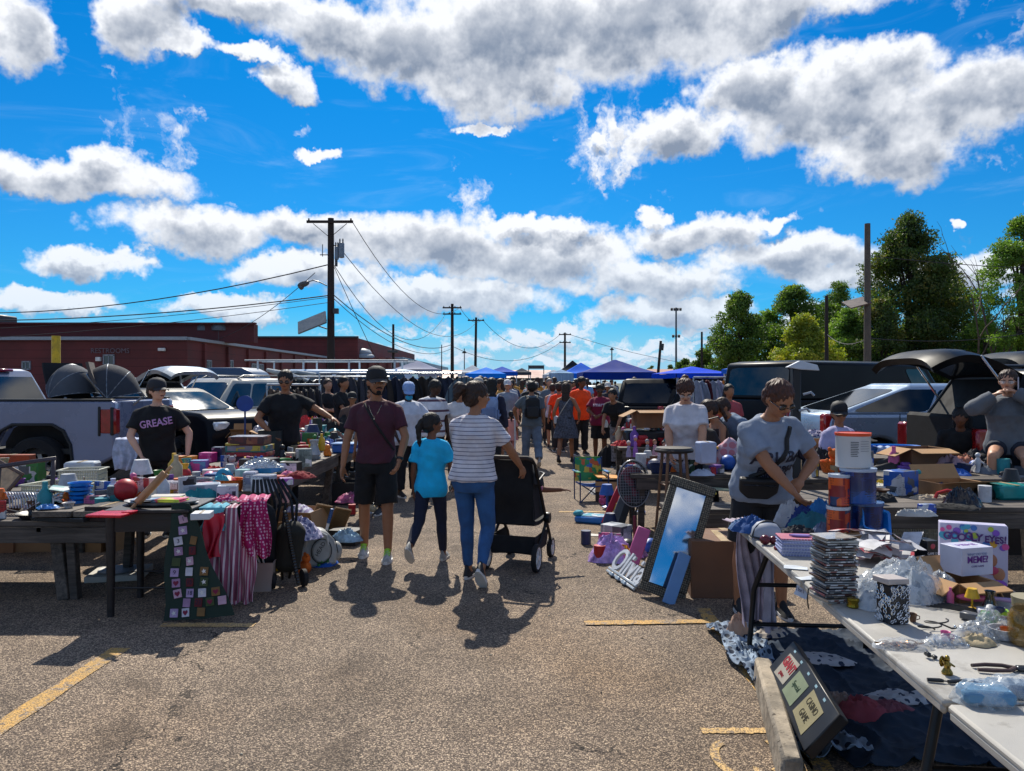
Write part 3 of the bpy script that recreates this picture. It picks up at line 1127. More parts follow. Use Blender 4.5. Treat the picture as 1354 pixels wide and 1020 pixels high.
for cx,arc in ((0.985,(100,330)),(1.20,(-150,110))):
 rg = []
 for i in range(15):
  t = R(arc[0] + (arc[1] - arc[0]) * i / 14)
  rg += [Vector((cx + 0.065 * math.cos(t),3.33 + 0.13 * math.sin(t),0.004)),Vector((cx + 0.105 * math.cos(t),3.33 + 0.18 * math.sin(t),0.004))]
 q.add(rg,[(2 * i,2 * i + 2,2 * i + 3,2 * i + 1) for i in range(14)],0,False)
struct('road_marking',q,PAINT2)
mb = MB()
mb.add([(-900,120,0.02),(900,120,0.02),(900,1400,0.02),(-900,1400,0.02)],[(0,1,2,3)],0,False)
struct('far_ground',mb,M('#4a4f3c',0.9,sc=0.02,var=0.3))
# ---------------------------------------------------------------- buildings
BRICK_R = M('#64302f',0.85,var=0.28,sc=0.35,stripe=(2,0.6,0.08,'#4f2626'))
BRICK_P = M('#7d504c',0.85,var=0.25,sc=0.4)
COPING = M('#8f9aa3',0.5,var=0.1)
DARKM = M('#22262b',0.5)
GLASSB = M('#1a232b',0.12,var=0.3,sc=0.6,spec=0.8)
WHITEM = M('#c8ccd0',0.5)
def window(root,c,w,h,axis='x',mat=None):
 """window set in a wall: frame proud of the wall, pane a little behind it"""
 fr = MB()
 t = 0.09
 for a,b,ww,hh in ((0,h / 2,w + t,t),(0,-h / 2,w + t,t),(-w / 2,0,t,h),(w / 2,0,t,h),(0,0,0.05,h)):
  if axis == 'x':
   fr.box((c[0] + a,c[1],c[2] + b),(ww,0.12,hh))
  else:
   fr.box((c[0],c[1] + a,c[2] + b),(0.12,ww,hh))
 f = part('window',fr,M('#8a8f96',0.5),root)
 p = MB()
 p.box(c,(w,0.05,h) if axis == 'x' else (0.05,w,h))
 part('pane',p,mat or GLASSB,f)
def block(root,x0,x1,y0,y1,h,mat,name='wall',joints=6.0):
 mb = MB()
 mb.box(((x0 + x1) / 2,(y0 + y1) / 2,h / 2),(x1 - x0,y1 - y0,h))
 w = part(name,mb,mat,root)
 return w
bd = thing('warehouse','long dark red brick warehouse with white coping behind the pickup truck','building',(0,0,0))
X0,Y0 = -23.6,55.0
block(bd,-110,X0,Y0,100,4.75,BRICK_R)
mb = MB()
mb.box(((-110 + X0) / 2,Y0 - 0.06,4.86),(110 + X0,0.42,0.24))
mb.box((X0 + 0.06,77.5,4.86),(0.30,45,0.22))
part('coping',mb,COPING,bd)
mb = MB()
mb.box((-64,62,5.65),(86,1,1.5))
mb.box((-64,61.4,6.45),(86.4,0.5,0.14))
part('upper_wall',mb,[M('#54292c',0.85,var=0.2,sc=0.4)],bd)
for i in range(9):
 mb = MB()
 mb.box((X0 + 0.10,57.8 + i * 4.8,2.3),(0.22,0.36,4.6))
 part('pilaster',mb,BRICK_R,bd)
for yy,hh in ((58.6,1.3),(63.2,1.6),(69,1.3),(71,1.3),(79,2.0),(86,2.0),(93,2.0)):
 window(bd,(X0 + 0.04,yy,2.7 if hh < 1.9 else 1.9),1.2,hh,'y',M('#2a3138',0.3))
window(bd,(-29.3,Y0 - 0.03,3.3),0.75,0.7)
window(bd,(-35.3,Y0 - 0.03,2.9),0.55,0.55)
mb = MB()
mb.box((-28.3,Y0 - 0.05,1.1),(1.1,0.1,2.2))
part('door',mb,M('#2c1c20',0.6),bd)
for c,d_ in (((-25.4,Y0 - 0.15,4.05),(0.5,0.25,0.22)),((-30.0,Y0 - 0.15,3.35),(0.35,0.25,0.3))):
 mb = MB()
 mb.box(c,d_,None,0,0.03)
 part('wall_light',mb,M('#d8d8d4',0.4),bd)
text('RESTROOMS',0.50,M('#6f5f66',0.6),bd,(-29.2,Y0 - 0.06,3.95),FACE(),0.02,'sign_lettering')
mb = MB()
mb.box((-26.6,Y0 - 0.06,1.9),(0.6,0.06,0.8))
part('sign_board',mb,M('#9aa4ad'),bd)
# the roof edge of the second storey strip on the left
mb = MB()
mb.box((-44.5,64,6.9),(3.4,3,0.9),None,0,0.1)
solo('roof_unit','low dark rooftop box at the left end of the red warehouse','roof unit',mb,DARKM,(0,0,0))
for i,(px,w,h,lab) in enumerate(((269,1.1,1.5,'small round rooftop ventilator nearest the end of the raised wall'),(292,1.4,1.5,'wide round rooftop ventilator right of the smaller one'))):
 p = at(px,62,0)
 r = thing('roof_ventilator',lab,'ventilator',(p.x,62,5.0),0,'ventilators on the warehouse roof')
 mb = MB()
 mb.lathe([(w * .36,0),(w * .36,h * .55),(w * .3,h * .56)],n=16)
 part('stack',mb,M('#4b5258',0.5,0.3),r)
 mb = MB()
 mb.lathe([(w * .3,h * .55),(w * .55,h * .6),(w * .55,h * .82),(w * .4,h * 1.0),(.02,h * 1.02)],n=16)
 part('hood',mb,M('#5a6168',0.5,0.3),r)
b2 = thing('brick_hall','taller red brick hall behind the big utility pole with a flat black roof edge','building',(0,0,0))
block(b2,-38,-20.6,101,160,7.6,BRICK_R)
mb = MB()
mb.box((-29.3,100.9,7.7),(17.6,0.5,0.25))
part('coping',mb,M('#2b2f33'),b2)
block(b2,-20.6,-16.5,103,160,5.1,BRICK_P,'side_wall')
for i in range(3):
 mb = MB()
 mb.box((-19.6 + i * 1.3,102.9,2.5),(0.3,0.2,5.0))
 part('pilaster',mb,BRICK_R,b2)
for k,(px,w) in enumerate(((454,2.3),(474,2.1))):
 p = at(px,101,0)
 mb = MB()
 mb.lathe([(w * .8,0),(w * .78,.35),(w * .6,.6),(w * .62,.75),(w * .5,1.1),(w * .2,1.3),(.02,1.35)],n=20)
 solo('roof_dome',('pale domed vent on the hall roof right beside the utility pole','pale domed vent on the hall roof farther from the utility pole')[k],'ventilator',mb,M('#8b98a2',0.5),(p.x,103.5,5.0),group='domed vents on the hall roof')
b3 = thing('metal_shed','pale blue metal shed receding beyond the brick hall','building',(0,0,0))
block(b3,-18.6,-16,111,190,5.4,M('#7f99a8',0.5,var=0.1,sc=0.3))
for i in range(12):
 mb = MB()
 mb.box((-15.98,112.5 + i * 3,2.7),(0.1,0.25,5.3))
 part('rib',mb,M('#6d8796',0.5),b3)
for j,(xa,xb,hh,lab) in enumerate(((-18,8,3.4,'low market building with a long red roof at the far end of the aisle'),(30,66,3.6,'long low building with a red brown roof right of the canopies'))):
 r = thing('market_building',lab,'building',(0,0,0))
 block(r,xa,xb,160,172,2.6,M('#6d625c',0.8,var=0.2,sc=0.3))
 mb = MB()
 mb.prism([(159,2.6),(166,hh + 1.0),(173,2.6)],xa - 0.5,xb + 0.5,0,'yz')
 rf = part('roof',mb,M('#7a4238',0.6,var=0.12,sc=0.3),r)
 for i in range(int((xb - xa) / 3)):
  mb = MB()
  mb.box((xa + 1.5 + i * 3,159.9,1.3),(1.8,0.15,1.5))
  part('window',mb,GLASSB,r)
# ---------------------------------------------------------------- poles and wires
POLEW = M('#2b2320',0.85,var=0.25,sc=1.5)
POLEL = M('#5b5148',0.85,var=0.25,sc=1.5)
def pole(label,px,d,top_px,r=0.15,arms=(),mat=POLEW,lean=0.0,name='utility_pole',group='utility poles over the car park'):
 h = CH + (HY - top_px) / FP * d
 p = at(px,d)
 o = thing(name,label,'pole',(p.x,d,0),0,group)
 mb = MB()
 mb.cyl((0,0,-0.3),(lean * h,0,h),r,r * 0.72,14)
 part('shaft',mb,mat,o)
 for z,w in arms:
  mb = MB()
  mb.box((lean * z,-r,z),(w,0.12,0.14))
  part('crossarm',mb,mat,o)
  for k in range(4 if w < 2.4 else 2):
   x = -w / 2 + 0.12 + k * (w - 0.24) / (3 if w < 2.4 else 1)
   mb = MB()
   mb.lathe([(0.03,0),(0.06,0.03),(0.03,0.06),(0.06,0.09),(0.03,0.13)],(lean * z + x,-r,z + 0.06),n=8)
   part('insulator',mb,M('#3c3a38',0.3),o)
 return o,h,p
DB = 43.0
bp,bh,pb = pole('tall dark wooden utility pole with crossarm, transformers and a street lamp',437.5,DB,289,0.24,[(10.75,2.62)])
mb = MB()
for sg in (-1,1):
 mb.cyl((sg * 0.95,-0.22,10.65),(sg * 0.12,-0.22,9.95),0.02,n=6)
part('brace',mb,POLEW,bp)
STEEL = M('#6f7a84',0.45,0.2)
for x,z,w,h in ((0.62,9.15,0.34,0.85),(0.36,9.0,0.24,0.75)):
 mb = MB()
 mb.lathe([(w * .3,-h / 2),(w / 2,-h / 2 + .03),(w / 2,h / 2 - .05),(w * .42,h / 2),(.01,h / 2 + .04)],(x,-0.1,z),16)
 tr = part('transformer',mb,STEEL,bp)
 for k in (-1,1):
  mb = MB()
  mb.lathe([(.03,0),(.05,.05),(.03,.1),(.05,.15),(.02,.25)],(x + k * w * .25,-0.1,z + h / 2),8)
  part('bushing',mb,M('#3b3733',0.3),tr)
mb = MB()
for p,s in (((-0.35,-0.1,8.9),(0.5,0.05,0.05)),((-0.45,-0.1,9.15),(0.04,0.04,0.7)),((0.33,-0.1,8.5),(0.12,0.2,0.5)),((0.33,-0.2,5.7),(0.3,0.25,0.3)),((0.3,0,9.45),(0.7,0.05,0.05))):
 mb.box(p,s,None,0,0.01)
part('bracket',mb,M('#33383d',0.5),bp)
mb = MB()
mb.tube([(-0.2,-0.1,7.15),(-0.6,-0.15,7.35),(-0.95,-0.2,7.45),(-1.25,-0.2,7.35)],0.035,8)
la = part('lamp_arm',mb,STEEL,bp)
mb = MB()
mb.ell((-1.5,-0.22,7.22),(0.36,0.2,0.17),14,rot=rotm(0,-18,0))
mb.lathe([(0.16,-0.05),(0.15,-0.15),(0.06,-0.24),(0.01,-0.26)],(-1.62,-0.22,7.15),12)
part('lamp_head',mb,M('#4a4a4a',0.4),la)
mb = MB()
mb.box((-1.0,-0.25,5.05),(1.7,1.25,0.09),rotm(38,-22,0))
fl = part('floodlight_panel',mb,M('#5f6a72',0.4),bp)
mb = MB()
mb.cyl((-0.2,-0.1,4.7),(-0.9,-0.25,4.95),0.04)
mb.cyl((-0.2,-0.1,5.2),(-0.9,-0.25,5.1),0.03)
part('bracket_arm',mb,STEEL,fl)
pC,hC,vC = pole('thin wooden pole with a small lamp bar, between the hall and the pale canopy',520,62,429,0.13)
mb = MB()
mb.box((0,-0.2,4.2),(0.85,0.3,0.22),None,0,0.03)
part('lamp_bar',mb,M('#3c4146'),pC)
pA,hA,vA = pole('utility pole with two short crossarms, taller of the pair over the aisle',598,78,402,0.20,[(9.35,1.95),(8.7,1.9)])
pB,hB,vB = pole('slightly leaning utility pole with one crossarm, shorter of the pair over the aisle',628,92,420,0.19,[(9.2,2.0)],lean=0.015)
pD,hD,vD = pole('distant utility pole with two crossarms behind the canopies at the centre',747,105,440,0.19,[(8.3,1.7),(7.2,1.6)])
pole('thin bare pole far down the aisle, left of the shorter crossarm pole',584,88,456,0.07)
pole('distant grey light pole with a tiny arm, between the two crossarm poles',614,90,461,0.07,[(5.2,0.5)])
pole('short pole peak behind the navy canopy',809,100,460,0.1,[(6.0,0.5)])
pE,hE,vE = pole('leaning dark pole with a box on top, right of the navy canopy',866,52,451,0.12,lean=0.09)
mb = MB()
mb.box((0.45,0,4.1),(0.26,0.3,0.45),rotm(0,6,0))
mb.box((0.05,-0.2,2.1),(1.0,0.5,0.10),rotm(10,8,0))
part('lamp_box',mb,DARKM,pE)
pF,hF,vF = pole('tall slim steel floodlight mast rising behind the far red roof',894,110,407,0.17,mat=M('#4d565d',0.4,0.4),name='floodlight_mast')
for z,n in ((12.3,4),(8.4,3)):
 for k in range(n):
  mb = MB()
  mb.box((-0.42 * (n - 1) / 2 + 0.42 * k,0,z),(0.32,0.3,0.4),rotm(25,0,0),0,0.04)
  part('lamp',mb,M('#3d4348'),pF)
pole('thin dark pole standing before the low trees on the right',928,60,439,0.11)
pG,hG,vG = pole('thick grey brown wooden pole rising in front of the tallest tree',1147,33,296,0.165,mat=POLEL)
mb = MB()
mb.box((-0.42,0.1,5.15),(0.95,0.8,0.06),rotm(25,-15,0))
part('lamp_panel',mb,M('#5a4c48',0.5),pG)
pH,hH,vH = pole('thin dark pole with a tilted lamp panel before the yellow green trees',1093,41,391,0.12)
mb = MB()
mb.box((-0.75,0,2.6),(0.9,0.6,0.06),rotm(20,-18,0))
part('lamp_panel',mb,M('#5d6d78',0.5),pH)
def wire(label,a,b,sag=0.6,r=0.02,cat='wire',name='power_line'):
 a,b = Vector(a),Vector(b)
 pts = []
 for i in range(17):
  t = i / 16
  p = a.lerp(b,t) - Vector((0,0,sag * 4 * t * (1 - t)))
  pts.append(p - a)
 mb = MB()
 mb.tube(pts,r,5)
 return solo(name,label,cat,mb,M('#17181a',0.6,var=0),a,0,'overhead wires')
bx = pb.x
wire('topmost thick cable sloping left from the big pole transformer',(bx - 0.2,DB,8.35),(-48,56,7.3),1.4,0.035)
wire('thick drooping cable below the lamp running left from the big pole',(bx - 0.2,DB,6.6),(-50,52,6.4),0.9,0.035)
wire('thin upper wire running left below the drooping cable',(bx - 0.2,DB,6.5),(-44,50,5.0),0.5,0.018)
wire('lowest thin wire running left above the warehouse roof',(bx - 0.2,DB,6.2),(-44,50,4.3),0.5,0.018)
wire('slack service wire dropping left from the street lamp towards the warehouse',(bx - 0.9,DB,7.9),(X0,60,5.0),0.5,0.02)
wire('wire from the right tip of the big crossarm to the taller far pole',(bx + 1.25,DB,10.75),(vA.x + 0.8,78,9.4),2.4,0.022)
wire('wire from the big pole transformer down to the shorter far pole',(bx + 0.6,DB,9.2),(vB.x,92,8.8),3.0,0.022)
wire('wire from below the transformer to the lower crossarm of the taller far pole',(bx + 0.2,DB,8.3),(vA.x - 0.7,78,8.7),3.4,0.022)
wire('cable from the middle of the big pole sagging low towards the far poles',(bx + 0.2,DB,6.6),(vA.x,78,5.6),1.4,0.03)
wire('second sagging cable from the middle of the big pole, just under its neighbour',(bx + 0.2,DB,6.4),(vA.x,78,5.2),1.6,0.022)
wire('guy wire slanting down right from the big pole to the ground',(bx + 0.2,DB,8.2),(bx + 3.0,DB + 6,0.2),0.2,0.02,name='guy_wire')
wire('wire between the two crossarm poles over the aisle',(vA.x + 0.8,78,9.4),(vB.x + 0.9,92,9.3),0.8,0.025)
wire('wire from the shorter crossarm pole to the distant centre pole',(vB.x + 0.9,92,9.3),(vD.x - 0.7,105,8.3),2.6,0.028)
wire('lower wire from the taller crossarm pole to the distant centre pole',(vA.x,78,5.4),(vD.x - 0.7,105,7.2),2.0,0.028)
wire('wire leaving the distant centre pole to the right over the canopies',(vD.x + 0.7,105,8.3),(55,120,4.5),2.6,0.028)
wire('wire in the sky right of the tallest tree',(vG.x,33,7.2),(38,42,8.2),0.4,0.018)
wire('wire low across the trees left of the thick grey brown pole',(vH.x,41,4.3),(vG.x,33,3.6),0.4,0.018)
wire('wire low across the trees right of the thick grey brown pole',(vG.x,33,3.6),(36,44,6.4),0.9,0.018)
# ---------------------------------------------------------------- trees
LM = [leaf_mat('#34461f','#56702e','#84963c'),leaf_mat('#5d6e26','#929a34','#c8b038'),leaf_mat('#2e3d20','#4a602a','#80743a'),leaf_mat('#3f5624','#688836','#9cae46')]
def tree(label,px,d,top_px,wpx,n=9000,mat=0,seed=0,base=0.0,leaf=0.24,clumps=26,sparse=0.75,name='tree'):
 n,leaf,clumps,wpx = int(n * 2.2),leaf * .70,int(clumps * 2.6),wpx * 1.32
 r = np.random.default_rng(seed)
 p = at(px,d)
 H = CH + (HY - top_px) / FP * d
 w = wpx / FP * d / 2
 o = thing(name,label,'tree',(p.x,d,0),0,'trees along the edge of the car park')
 hb = H * 0.06 + base
 cl = []
 for i in range(clumps):
  z = hb + (H - hb) * r.uniform(0.05,0.97) ** 0.85
  t = (z - hb) / (H - hb)
  env = w * (math.sin(math.pi * min(1,0.22 + t * 0.80)) ** 0.7) * (0.72 + 0.28 * (1 - t))
  a = r.uniform(0,6.283)
  rr = env * math.sqrt(r.uniform(0.05,1)) * 0.85
  cr = (0.12 + 0.14 * r.random()) * min(w,(H - hb) / 2) * (1.2 - 0.4 * t)
  cl.append((rr * math.cos(a),rr * math.sin(a),min(z,H - cr * 0.6),cr))
 mb = MB()
 q = MB()
 q.cyl((0,0,-0.2),(0,0,H * 0.3),0.035 * H * 0.6,0.018 * H,9)
 q.cyl((0,0,H * 0.3),(w * 0.05,0,H * 0.9),0.018 * H,0.004 * H,7)
 for c in cl[:16]:
  b = max(H * 0.15,c[2] - c[3] * 2 - 0.5)
  q.tube([(0,0,b * 0.8),(c[0] * 0.45,c[1] * 0.45,(b * 0.8 + c[2]) / 2 + 0.2),(c[0],c[1],c[2])],[0.010 * H,0.006 * H,0.002 * H],6)
 part('trunk',q,M('#3a3027',0.9,var=0.3,sc=2,bump=0.5,bsc=12),o)
 cw = np.array([c[3] ** 2 for c in cl])
 ci = r.choice(len(cl),n,p=cw / cw.sum())
 C = np.array(cl)[ci]
 v = r.normal(size=(n,3))
 v /= np.linalg.norm(v,axis=1)[:,None]
 rad = C[:,3] * (0.45 + 0.62 * r.random(n) ** 0.6)
 nz = 1 + 0.22 * np.sin(v[:,0] * 7 + C[:,0] * 3) * np.sin(v[:,1] * 6 + C[:,1]) + 0.15 * np.sin(v[:,2] * 9 + C[:,2] * 2)
 pos = C[:,:3] + v * (rad * nz)[:,None] * np.array([1.1,1.1,sparse])
 s = leaf * r.uniform(0.6,1.35,n)
 a = r.normal(size=(n,3))
 a /= np.linalg.norm(a,axis=1)[:,None]
 b = np.cross(a,v + r.normal(size=(n,3)) * 0.7)
 b /= np.linalg.norm(b,axis=1)[:,None] + 1e-6
 a *= s[:,None]
 b *= (s * 0.62)[:,None]
 V4 = np.stack([pos - a * 0.5,pos - b * 0.45,pos + a * 0.6,pos + b * 0.45],1).reshape(-1,3)
 me = bpy.data.meshes.new('crown')
 me.vertices.add(4 * n)
 me.vertices.foreach_set('co',V4.astype(np.float32).ravel())
 me.loops.add(4 * n)
 me.loops.foreach_set('vertex_index',np.arange(4 * n,dtype=np.int32))
 me.polygons.add(n)
 me.polygons.foreach_set('loop_start',np.arange(0,4 * n,4,dtype=np.int32))
 me.update(calc_edges=True)
 me.materials.append(LM[mat])
 mesh_obj('crown',me,o)
 return o
tree('tallest dark tree with a bronze tinged crown behind the thick grey brown pole',1200,62,283,135,30000,2,1,leaf=0.30,clumps=46,sparse=0.8)
tree('broad dark green tree filling the space below and right of the tallest tree',1245,66,355,130,16000,2,2,leaf=0.30,clumps=30)
tree('dark round tree at the left end of the tree row',978,66,388,88,13000,0,3,leaf=0.28,clumps=26)
tree('green tree with a high shoulder left of the thin lamp pole',1050,70,378,92,13000,0,4,leaf=0.28)
tree('yellow green bushy tree in front of the green row',1065,56,415,85,13000,1,5,leaf=0.24,clumps=28)
tree('light green tree right of the yellow green one, behind the thin lamp pole',1122,60,408,80,11000,3,6,leaf=0.24)
tree('dark tree top showing left of the thick grey brown pole',1110,74,372,70,8000,0,7)
tree('dark green shrubby tree at the foot of the tallest tree',1165,58,395,90,12000,2,8)
tree('leafy tree leaning in at the right edge behind the dead branches',1350,52,285,115,16000,3,9,leaf=0.24,clumps=36,sparse=0.6)
tree('low green tree under the dead branches at the right',1302,58,425,95,12000,3,10)
tree('low dark tree at the right edge behind the open hatches',1340,60,420,80,9000,0,11)
tree('small dark tree beside the thin dark pole, left of the tree row',930,78,461,44,5000,0,12,leaf=0.3)
tree('low bush between the left end of the tree row and the blue canopy',905,95,474,36,3500,0,13,leaf=0.35)
tree('tiny far tree line bush above the far red roof',862,190,484,22,1500,2,14,leaf=0.6,clumps=9)
tree('second tiny far bush above the far red roof, nearer the mast',884,190,482,26,1500,2,15,leaf=0.6,clumps=9)
for k,(px,tp,w) in enumerate(((1015,410,110),(1200,430,140),(1295,425,130),(1095,400,130))):
 tree(('undergrowth filling the foot of the tree row at its left end','dark undergrowth below the tallest tree','undergrowth behind the two open hatches','undergrowth behind the black van roof')[k],px,72,tp,w,9000,0 if k % 2 else 3,20 + k,leaf=0.34,clumps=24)
q = MB()
rr = random.Random(4)
def branch(p,d,L,r,dep):
 pts = [p]
 for i in range(5):
  d = (d + Vector((rr.uniform(-.25,.25),rr.uniform(-.2,.2),rr.uniform(-.12,.2)))).normalized()
  p = p + d * L / 5
  pts.append(p)
 q.tube(pts,[r * (1 - 0.13 * i) for i in range(6)],5)
 if dep:
  for k in range(3):
   branch(pts[2 + k],(d + Vector((rr.uniform(-.9,.9),rr.uniform(-.5,.5),rr.uniform(0,.5)))).normalized(),L * 0.55,r * 0.5,dep - 1)
for px,tz in ((1298,0.6),(1312,0.8),(1325,1.0)):
 branch(Vector((at(px,52).x - at(1312,52).x,0,0)),Vector((0.02 - 0.06 * tz,0,1)),6.5 + 2.5 * tz,0.10,2)
dt = thing('dead_tree','bare dead tree with thin grey branches right of the tallest tree','tree',(at(1312,52).x,52,0))
part('trunk',q,M('#54483f',0.9,var=0.3,sc=3),dt)
# ---------------------------------------------------------------- vehicles
TYRE = M('#17171a',0.85,var=0.2,sc=12)
RIM = M('#9aa0a6',0.3,0.6)
CARGLASS = M('#0b1015',0.06,var=0.15,sc=1.0,spec=0.6,coat=0.15)
CHROME = M('#c9ced2',0.15,0.9,var=0.05)
BLACKP = M('#121316',0.5)
REDL = M('#8f1016',0.2,var=0.25,sc=12,coat=0.8)
LAMPC = M('#dfe5ea',0.1,0.2,coat=0.8)
def wheel(root,x,y,r=0.36,w=0.22,sgn=1):
 mb = MB()
 mb.lathe([(r * .62,-w / 2),(r * .93,-w / 2),(r,-w * .32),(r,w * .32),(r * .93,w / 2),(r * .62,w / 2)],n=28,ring=True)
 t = part('wheel',mb,TYRE,root,(x,y,r),rot=rotm(90,0,0))
 mb = MB()
 mb.lathe([(r * .66,-w * .5),(r * .62,-w * .3),(r * .62,w * .3),(r * .66,w * .5),(r * .69,0)],n=24,ring=True)
 for k in range(5):
  a = R(72 * k)
  mb.box((r * .32 * math.cos(a),r * .32 * math.sin(a),-sgn * w * .36 * -1),(r * .6,r * .15,w * .12),rotm(0,0,72 * k))
 mb.lathe([(r * .16,-w * .45),(r * .16,w * .45)],n=12)
 part('rim',mb,RIM,t)
def car_outline(L,zb,zh,zbelt,xw,xr,wf,wr,r,tail='hatch',hood_drop=0.1):
 """side view of the lower body with wheel arches"""
 a = L / 2
 o = [(-a,zb),(-a - 0.03,zb + 0.25),(-a + 0.02,zbelt - 0.12)]
 if tail == 'hatch':
  o += [(-a + 0.05,zbelt)]
 else:
  o += [(-a + 0.06,zbelt - 0.06),(-a + 0.15,zbelt)]
 o += [(xr,zbelt),(xw,zbelt),((xw + a) / 2,(zh + zbelt) / 2 + 0.03),(a - 0.30,zh),(a - 0.06,zh - hood_drop),(a,zh - 0.28),(a + 0.03,zb + 0.2),(a - 0.02,zb)]
 for wx in (wf,wr):
  R0 = r + 0.07
  for k in range(13):
   t = math.pi * k / 12
   o.append((wx + R0 * math.cos(t),max(zb,r * 0.98 + R0 * math.sin(t)) if 0 < k < 12 else zb))
 return o
def vehicle(name,label,cat,X,D,rz,L=4.6,Wd=1.85,zb=0.28,zh=1.0,zbelt=1.02,ztop=1.68,xw=0.75,xr=-2.1,xwt=0.1,xrt=-1.7,col='#777',wf=1.4,wr=-1.4,r=0.36,nwin=3,tail='hatch',rails=False,hatch=False,group='vehicles parked behind the stalls',glass=None,panel_van=False,skyrack=False):
 o = thing(name,label,cat,(X,D,0),rz,group)
 dk = sum(lin(col)[:3]) < 0.12
 paint = M(col,0.36 if dk else 0.3,0.0 if dk else (0.45 if col not in ('#c9c2b2','#b9c7d4') else 0.1),var=0.08,sc=1.5,coat=0.0 if dk else 0.35,spec=0.12 if dk else 0.5)
 glass = glass or CARGLASS
 hw = Wd / 2
 mb = MB()
 mb.prism(car_outline(L,zb,zh,zbelt,xw,xr,wf,wr,r,tail),-hw,hw)
 body = part('body',mb,paint,o,bevel=0.06)
 mb = MB()
 mb.box((0,0,(zb + zbelt) / 2),(L * 0.86,Wd * 0.78,(zbelt - zb) * 0.8))
 mb.box((0,0,zb + 0.02),(L * 0.96,Wd * 0.9,0.1))
 part('underbody',mb,BLACKP,o)
 ti = 0.20 if not panel_van else 0.08
 B0 = [(xr,-hw + 0.03),(xw,-hw + 0.03),(xw,hw - 0.03),(xr,hw - 0.03)]
 T0 = [(xrt,-hw + ti),(xwt,-hw + ti),(xwt,hw - ti),(xrt,hw - ti)]
 b3 = [Vector((x,y,zbelt - 0.01)) for x,y in B0]
 t3 = [Vector((x,y,ztop)) for x,y in T0]
 mb = MB()
 mid = [a.lerp(b,0.55) + Vector((0,0.03 * (-1 if a.y < 0 else 1),0.0)) for a,b in zip(b3,t3)]
 crown = [Vector((p.x * 0.9 + (xrt + xwt) * 0.05,p.y * 0.8,ztop + 0.045)) for p in t3]
 mb.loft([b3,t3,crown],0,True,False)
 part('cabin',mb,paint,o,bevel=0.05)
 def panel(a,b,c,d,u0,u1,v0,v1,name='window',off=0.007):
  def P(u,v):
   return a.lerp(b,u).lerp(d.lerp(c,u),v)
  n = (b - a).cross(d - a).normalized()
  pts = [(u0,v0),(u1,v0),(u1,v1),(u0,v1)]
  cr = 0.12
  out = []
  cu,cv = (u0 + u1) / 2,(v0 + v1) / 2
  for i,(u,v) in enumerate(pts):
   pu,pv = pts[i - 1]
   nu,nv = pts[(i + 1) % 4]
   for t in (cr,0):
    pass
   out += [(u + (pu - u) * cr,v + (pv - v) * cr),(u + (pu - u) * cr * .3 + (nu - u) * cr * .3,v + (pv - v) * cr * .3 + (nv - v) * cr * .3),(u + (nu - u) * cr,v + (nv - v) * cr)]
  m2 = MB()
  v3 = [P(u,v) + n * off for u,v in out]
  k = len(v3)
  m2.add(v3 + [p - n * 0.02 for p in v3],[tuple(range(k))] + [(i,k + i,k + (i + 1) % k,(i + 1) % k) for i in range(k)],0,False)
  return part(name,m2,glass,o)
 if not panel_van:
  cuts = [0.04] + [0.04 + 0.92 * (i + 1) / nwin for i in range(nwin)]
  for i in range(nwin):
   panel(b3[0],b3[1],t3[1],t3[0],cuts[i] + 0.012,cuts[i + 1] - 0.012,0.10,0.88)
   panel(b3[2],b3[3],t3[3],t3[2],1 - cuts[i + 1] + 0.012,1 - cuts[i] - 0.012,0.10,0.88)
 else:
  panel(b3[0],b3[1],t3[1],t3[0],0.80,0.95,0.12,0.85)
  panel(b3[2],b3[3],t3[3],t3[2],0.05,0.20,0.12,0.85)
 panel(b3[1],b3[2],t3[2],t3[1],0.05,0.95,0.06,0.92,'windscreen')
 if not hatch:
  panel(b3[3],b3[0],t3[0],t3[3],0.08,0.92,0.12,0.88,'rear_window')
 for sx,yy in ((wf,-1),(wf,1),(wr,-1),(wr,1)):
  wheel(o,sx,yy * (hw - 0.13),r,0.22,yy)
 a = L / 2
 for sg in (-1,1):
  mb = MB()
  mb.box((a - 0.07,sg * (hw - 0.28),zh - 0.22),(0.16,0.36,0.15),rotm(0,0,-sg * 14),0,0.03)
  part('headlight',mb,LAMPC,o)
  mb = MB()
  mb.box((-a + 0.05,sg * (hw - 0.13),zbelt - 0.16),(0.16,0.24,0.34),rotm(0,0,sg * 8),0,0.03)
  part('tail_light',mb,REDL,o)
  mb = MB()
  mb.box((xw - 0.05,sg * (hw + 0.10),zbelt + 0.07),(0.14,0.22,0.14),None,0,0.03)
  part('mirror',mb,BLACKP,o)
  for k in range(2 if nwin > 1 else 1):
   mb = MB()
   mb.box((xw - 0.85 - k * 1.05,sg * (hw + 0.012),zbelt - 0.13),(0.18,0.03,0.035),None,0,0.01)
   part('door_handle',mb,CHROME if cat != 'van' else BLACKP,o)
  mb = MB()
  for k in range(3 if nwin > 1 else 2):
   mb.box((xw - 0.03 - k * 1.02,sg * (hw + 0.002),(zb + zbelt) / 2 + 0.12),(0.012,0.006,zbelt - zb - 0.22))
  part('door_seam',mb,BLACKP,o)
 mb = MB()
 mb.box((a + 0.0,0,zh - 0.36),(0.06,Wd * 0.50,0.20),None,0,0.02)
 part('grille',mb,BLACKP,o)
 mb = MB()
 mb.box((a + 0.0,0,zb + 0.17),(0.12,Wd * 0.92,0.16),None,0,0.03)
 mb.box((-a - 0.02,0,zb + 0.17),(0.12,Wd * 0.92,0.18),None,0,0.03)
 part('bumper',mb,M('#5a5f64',0.5),o)
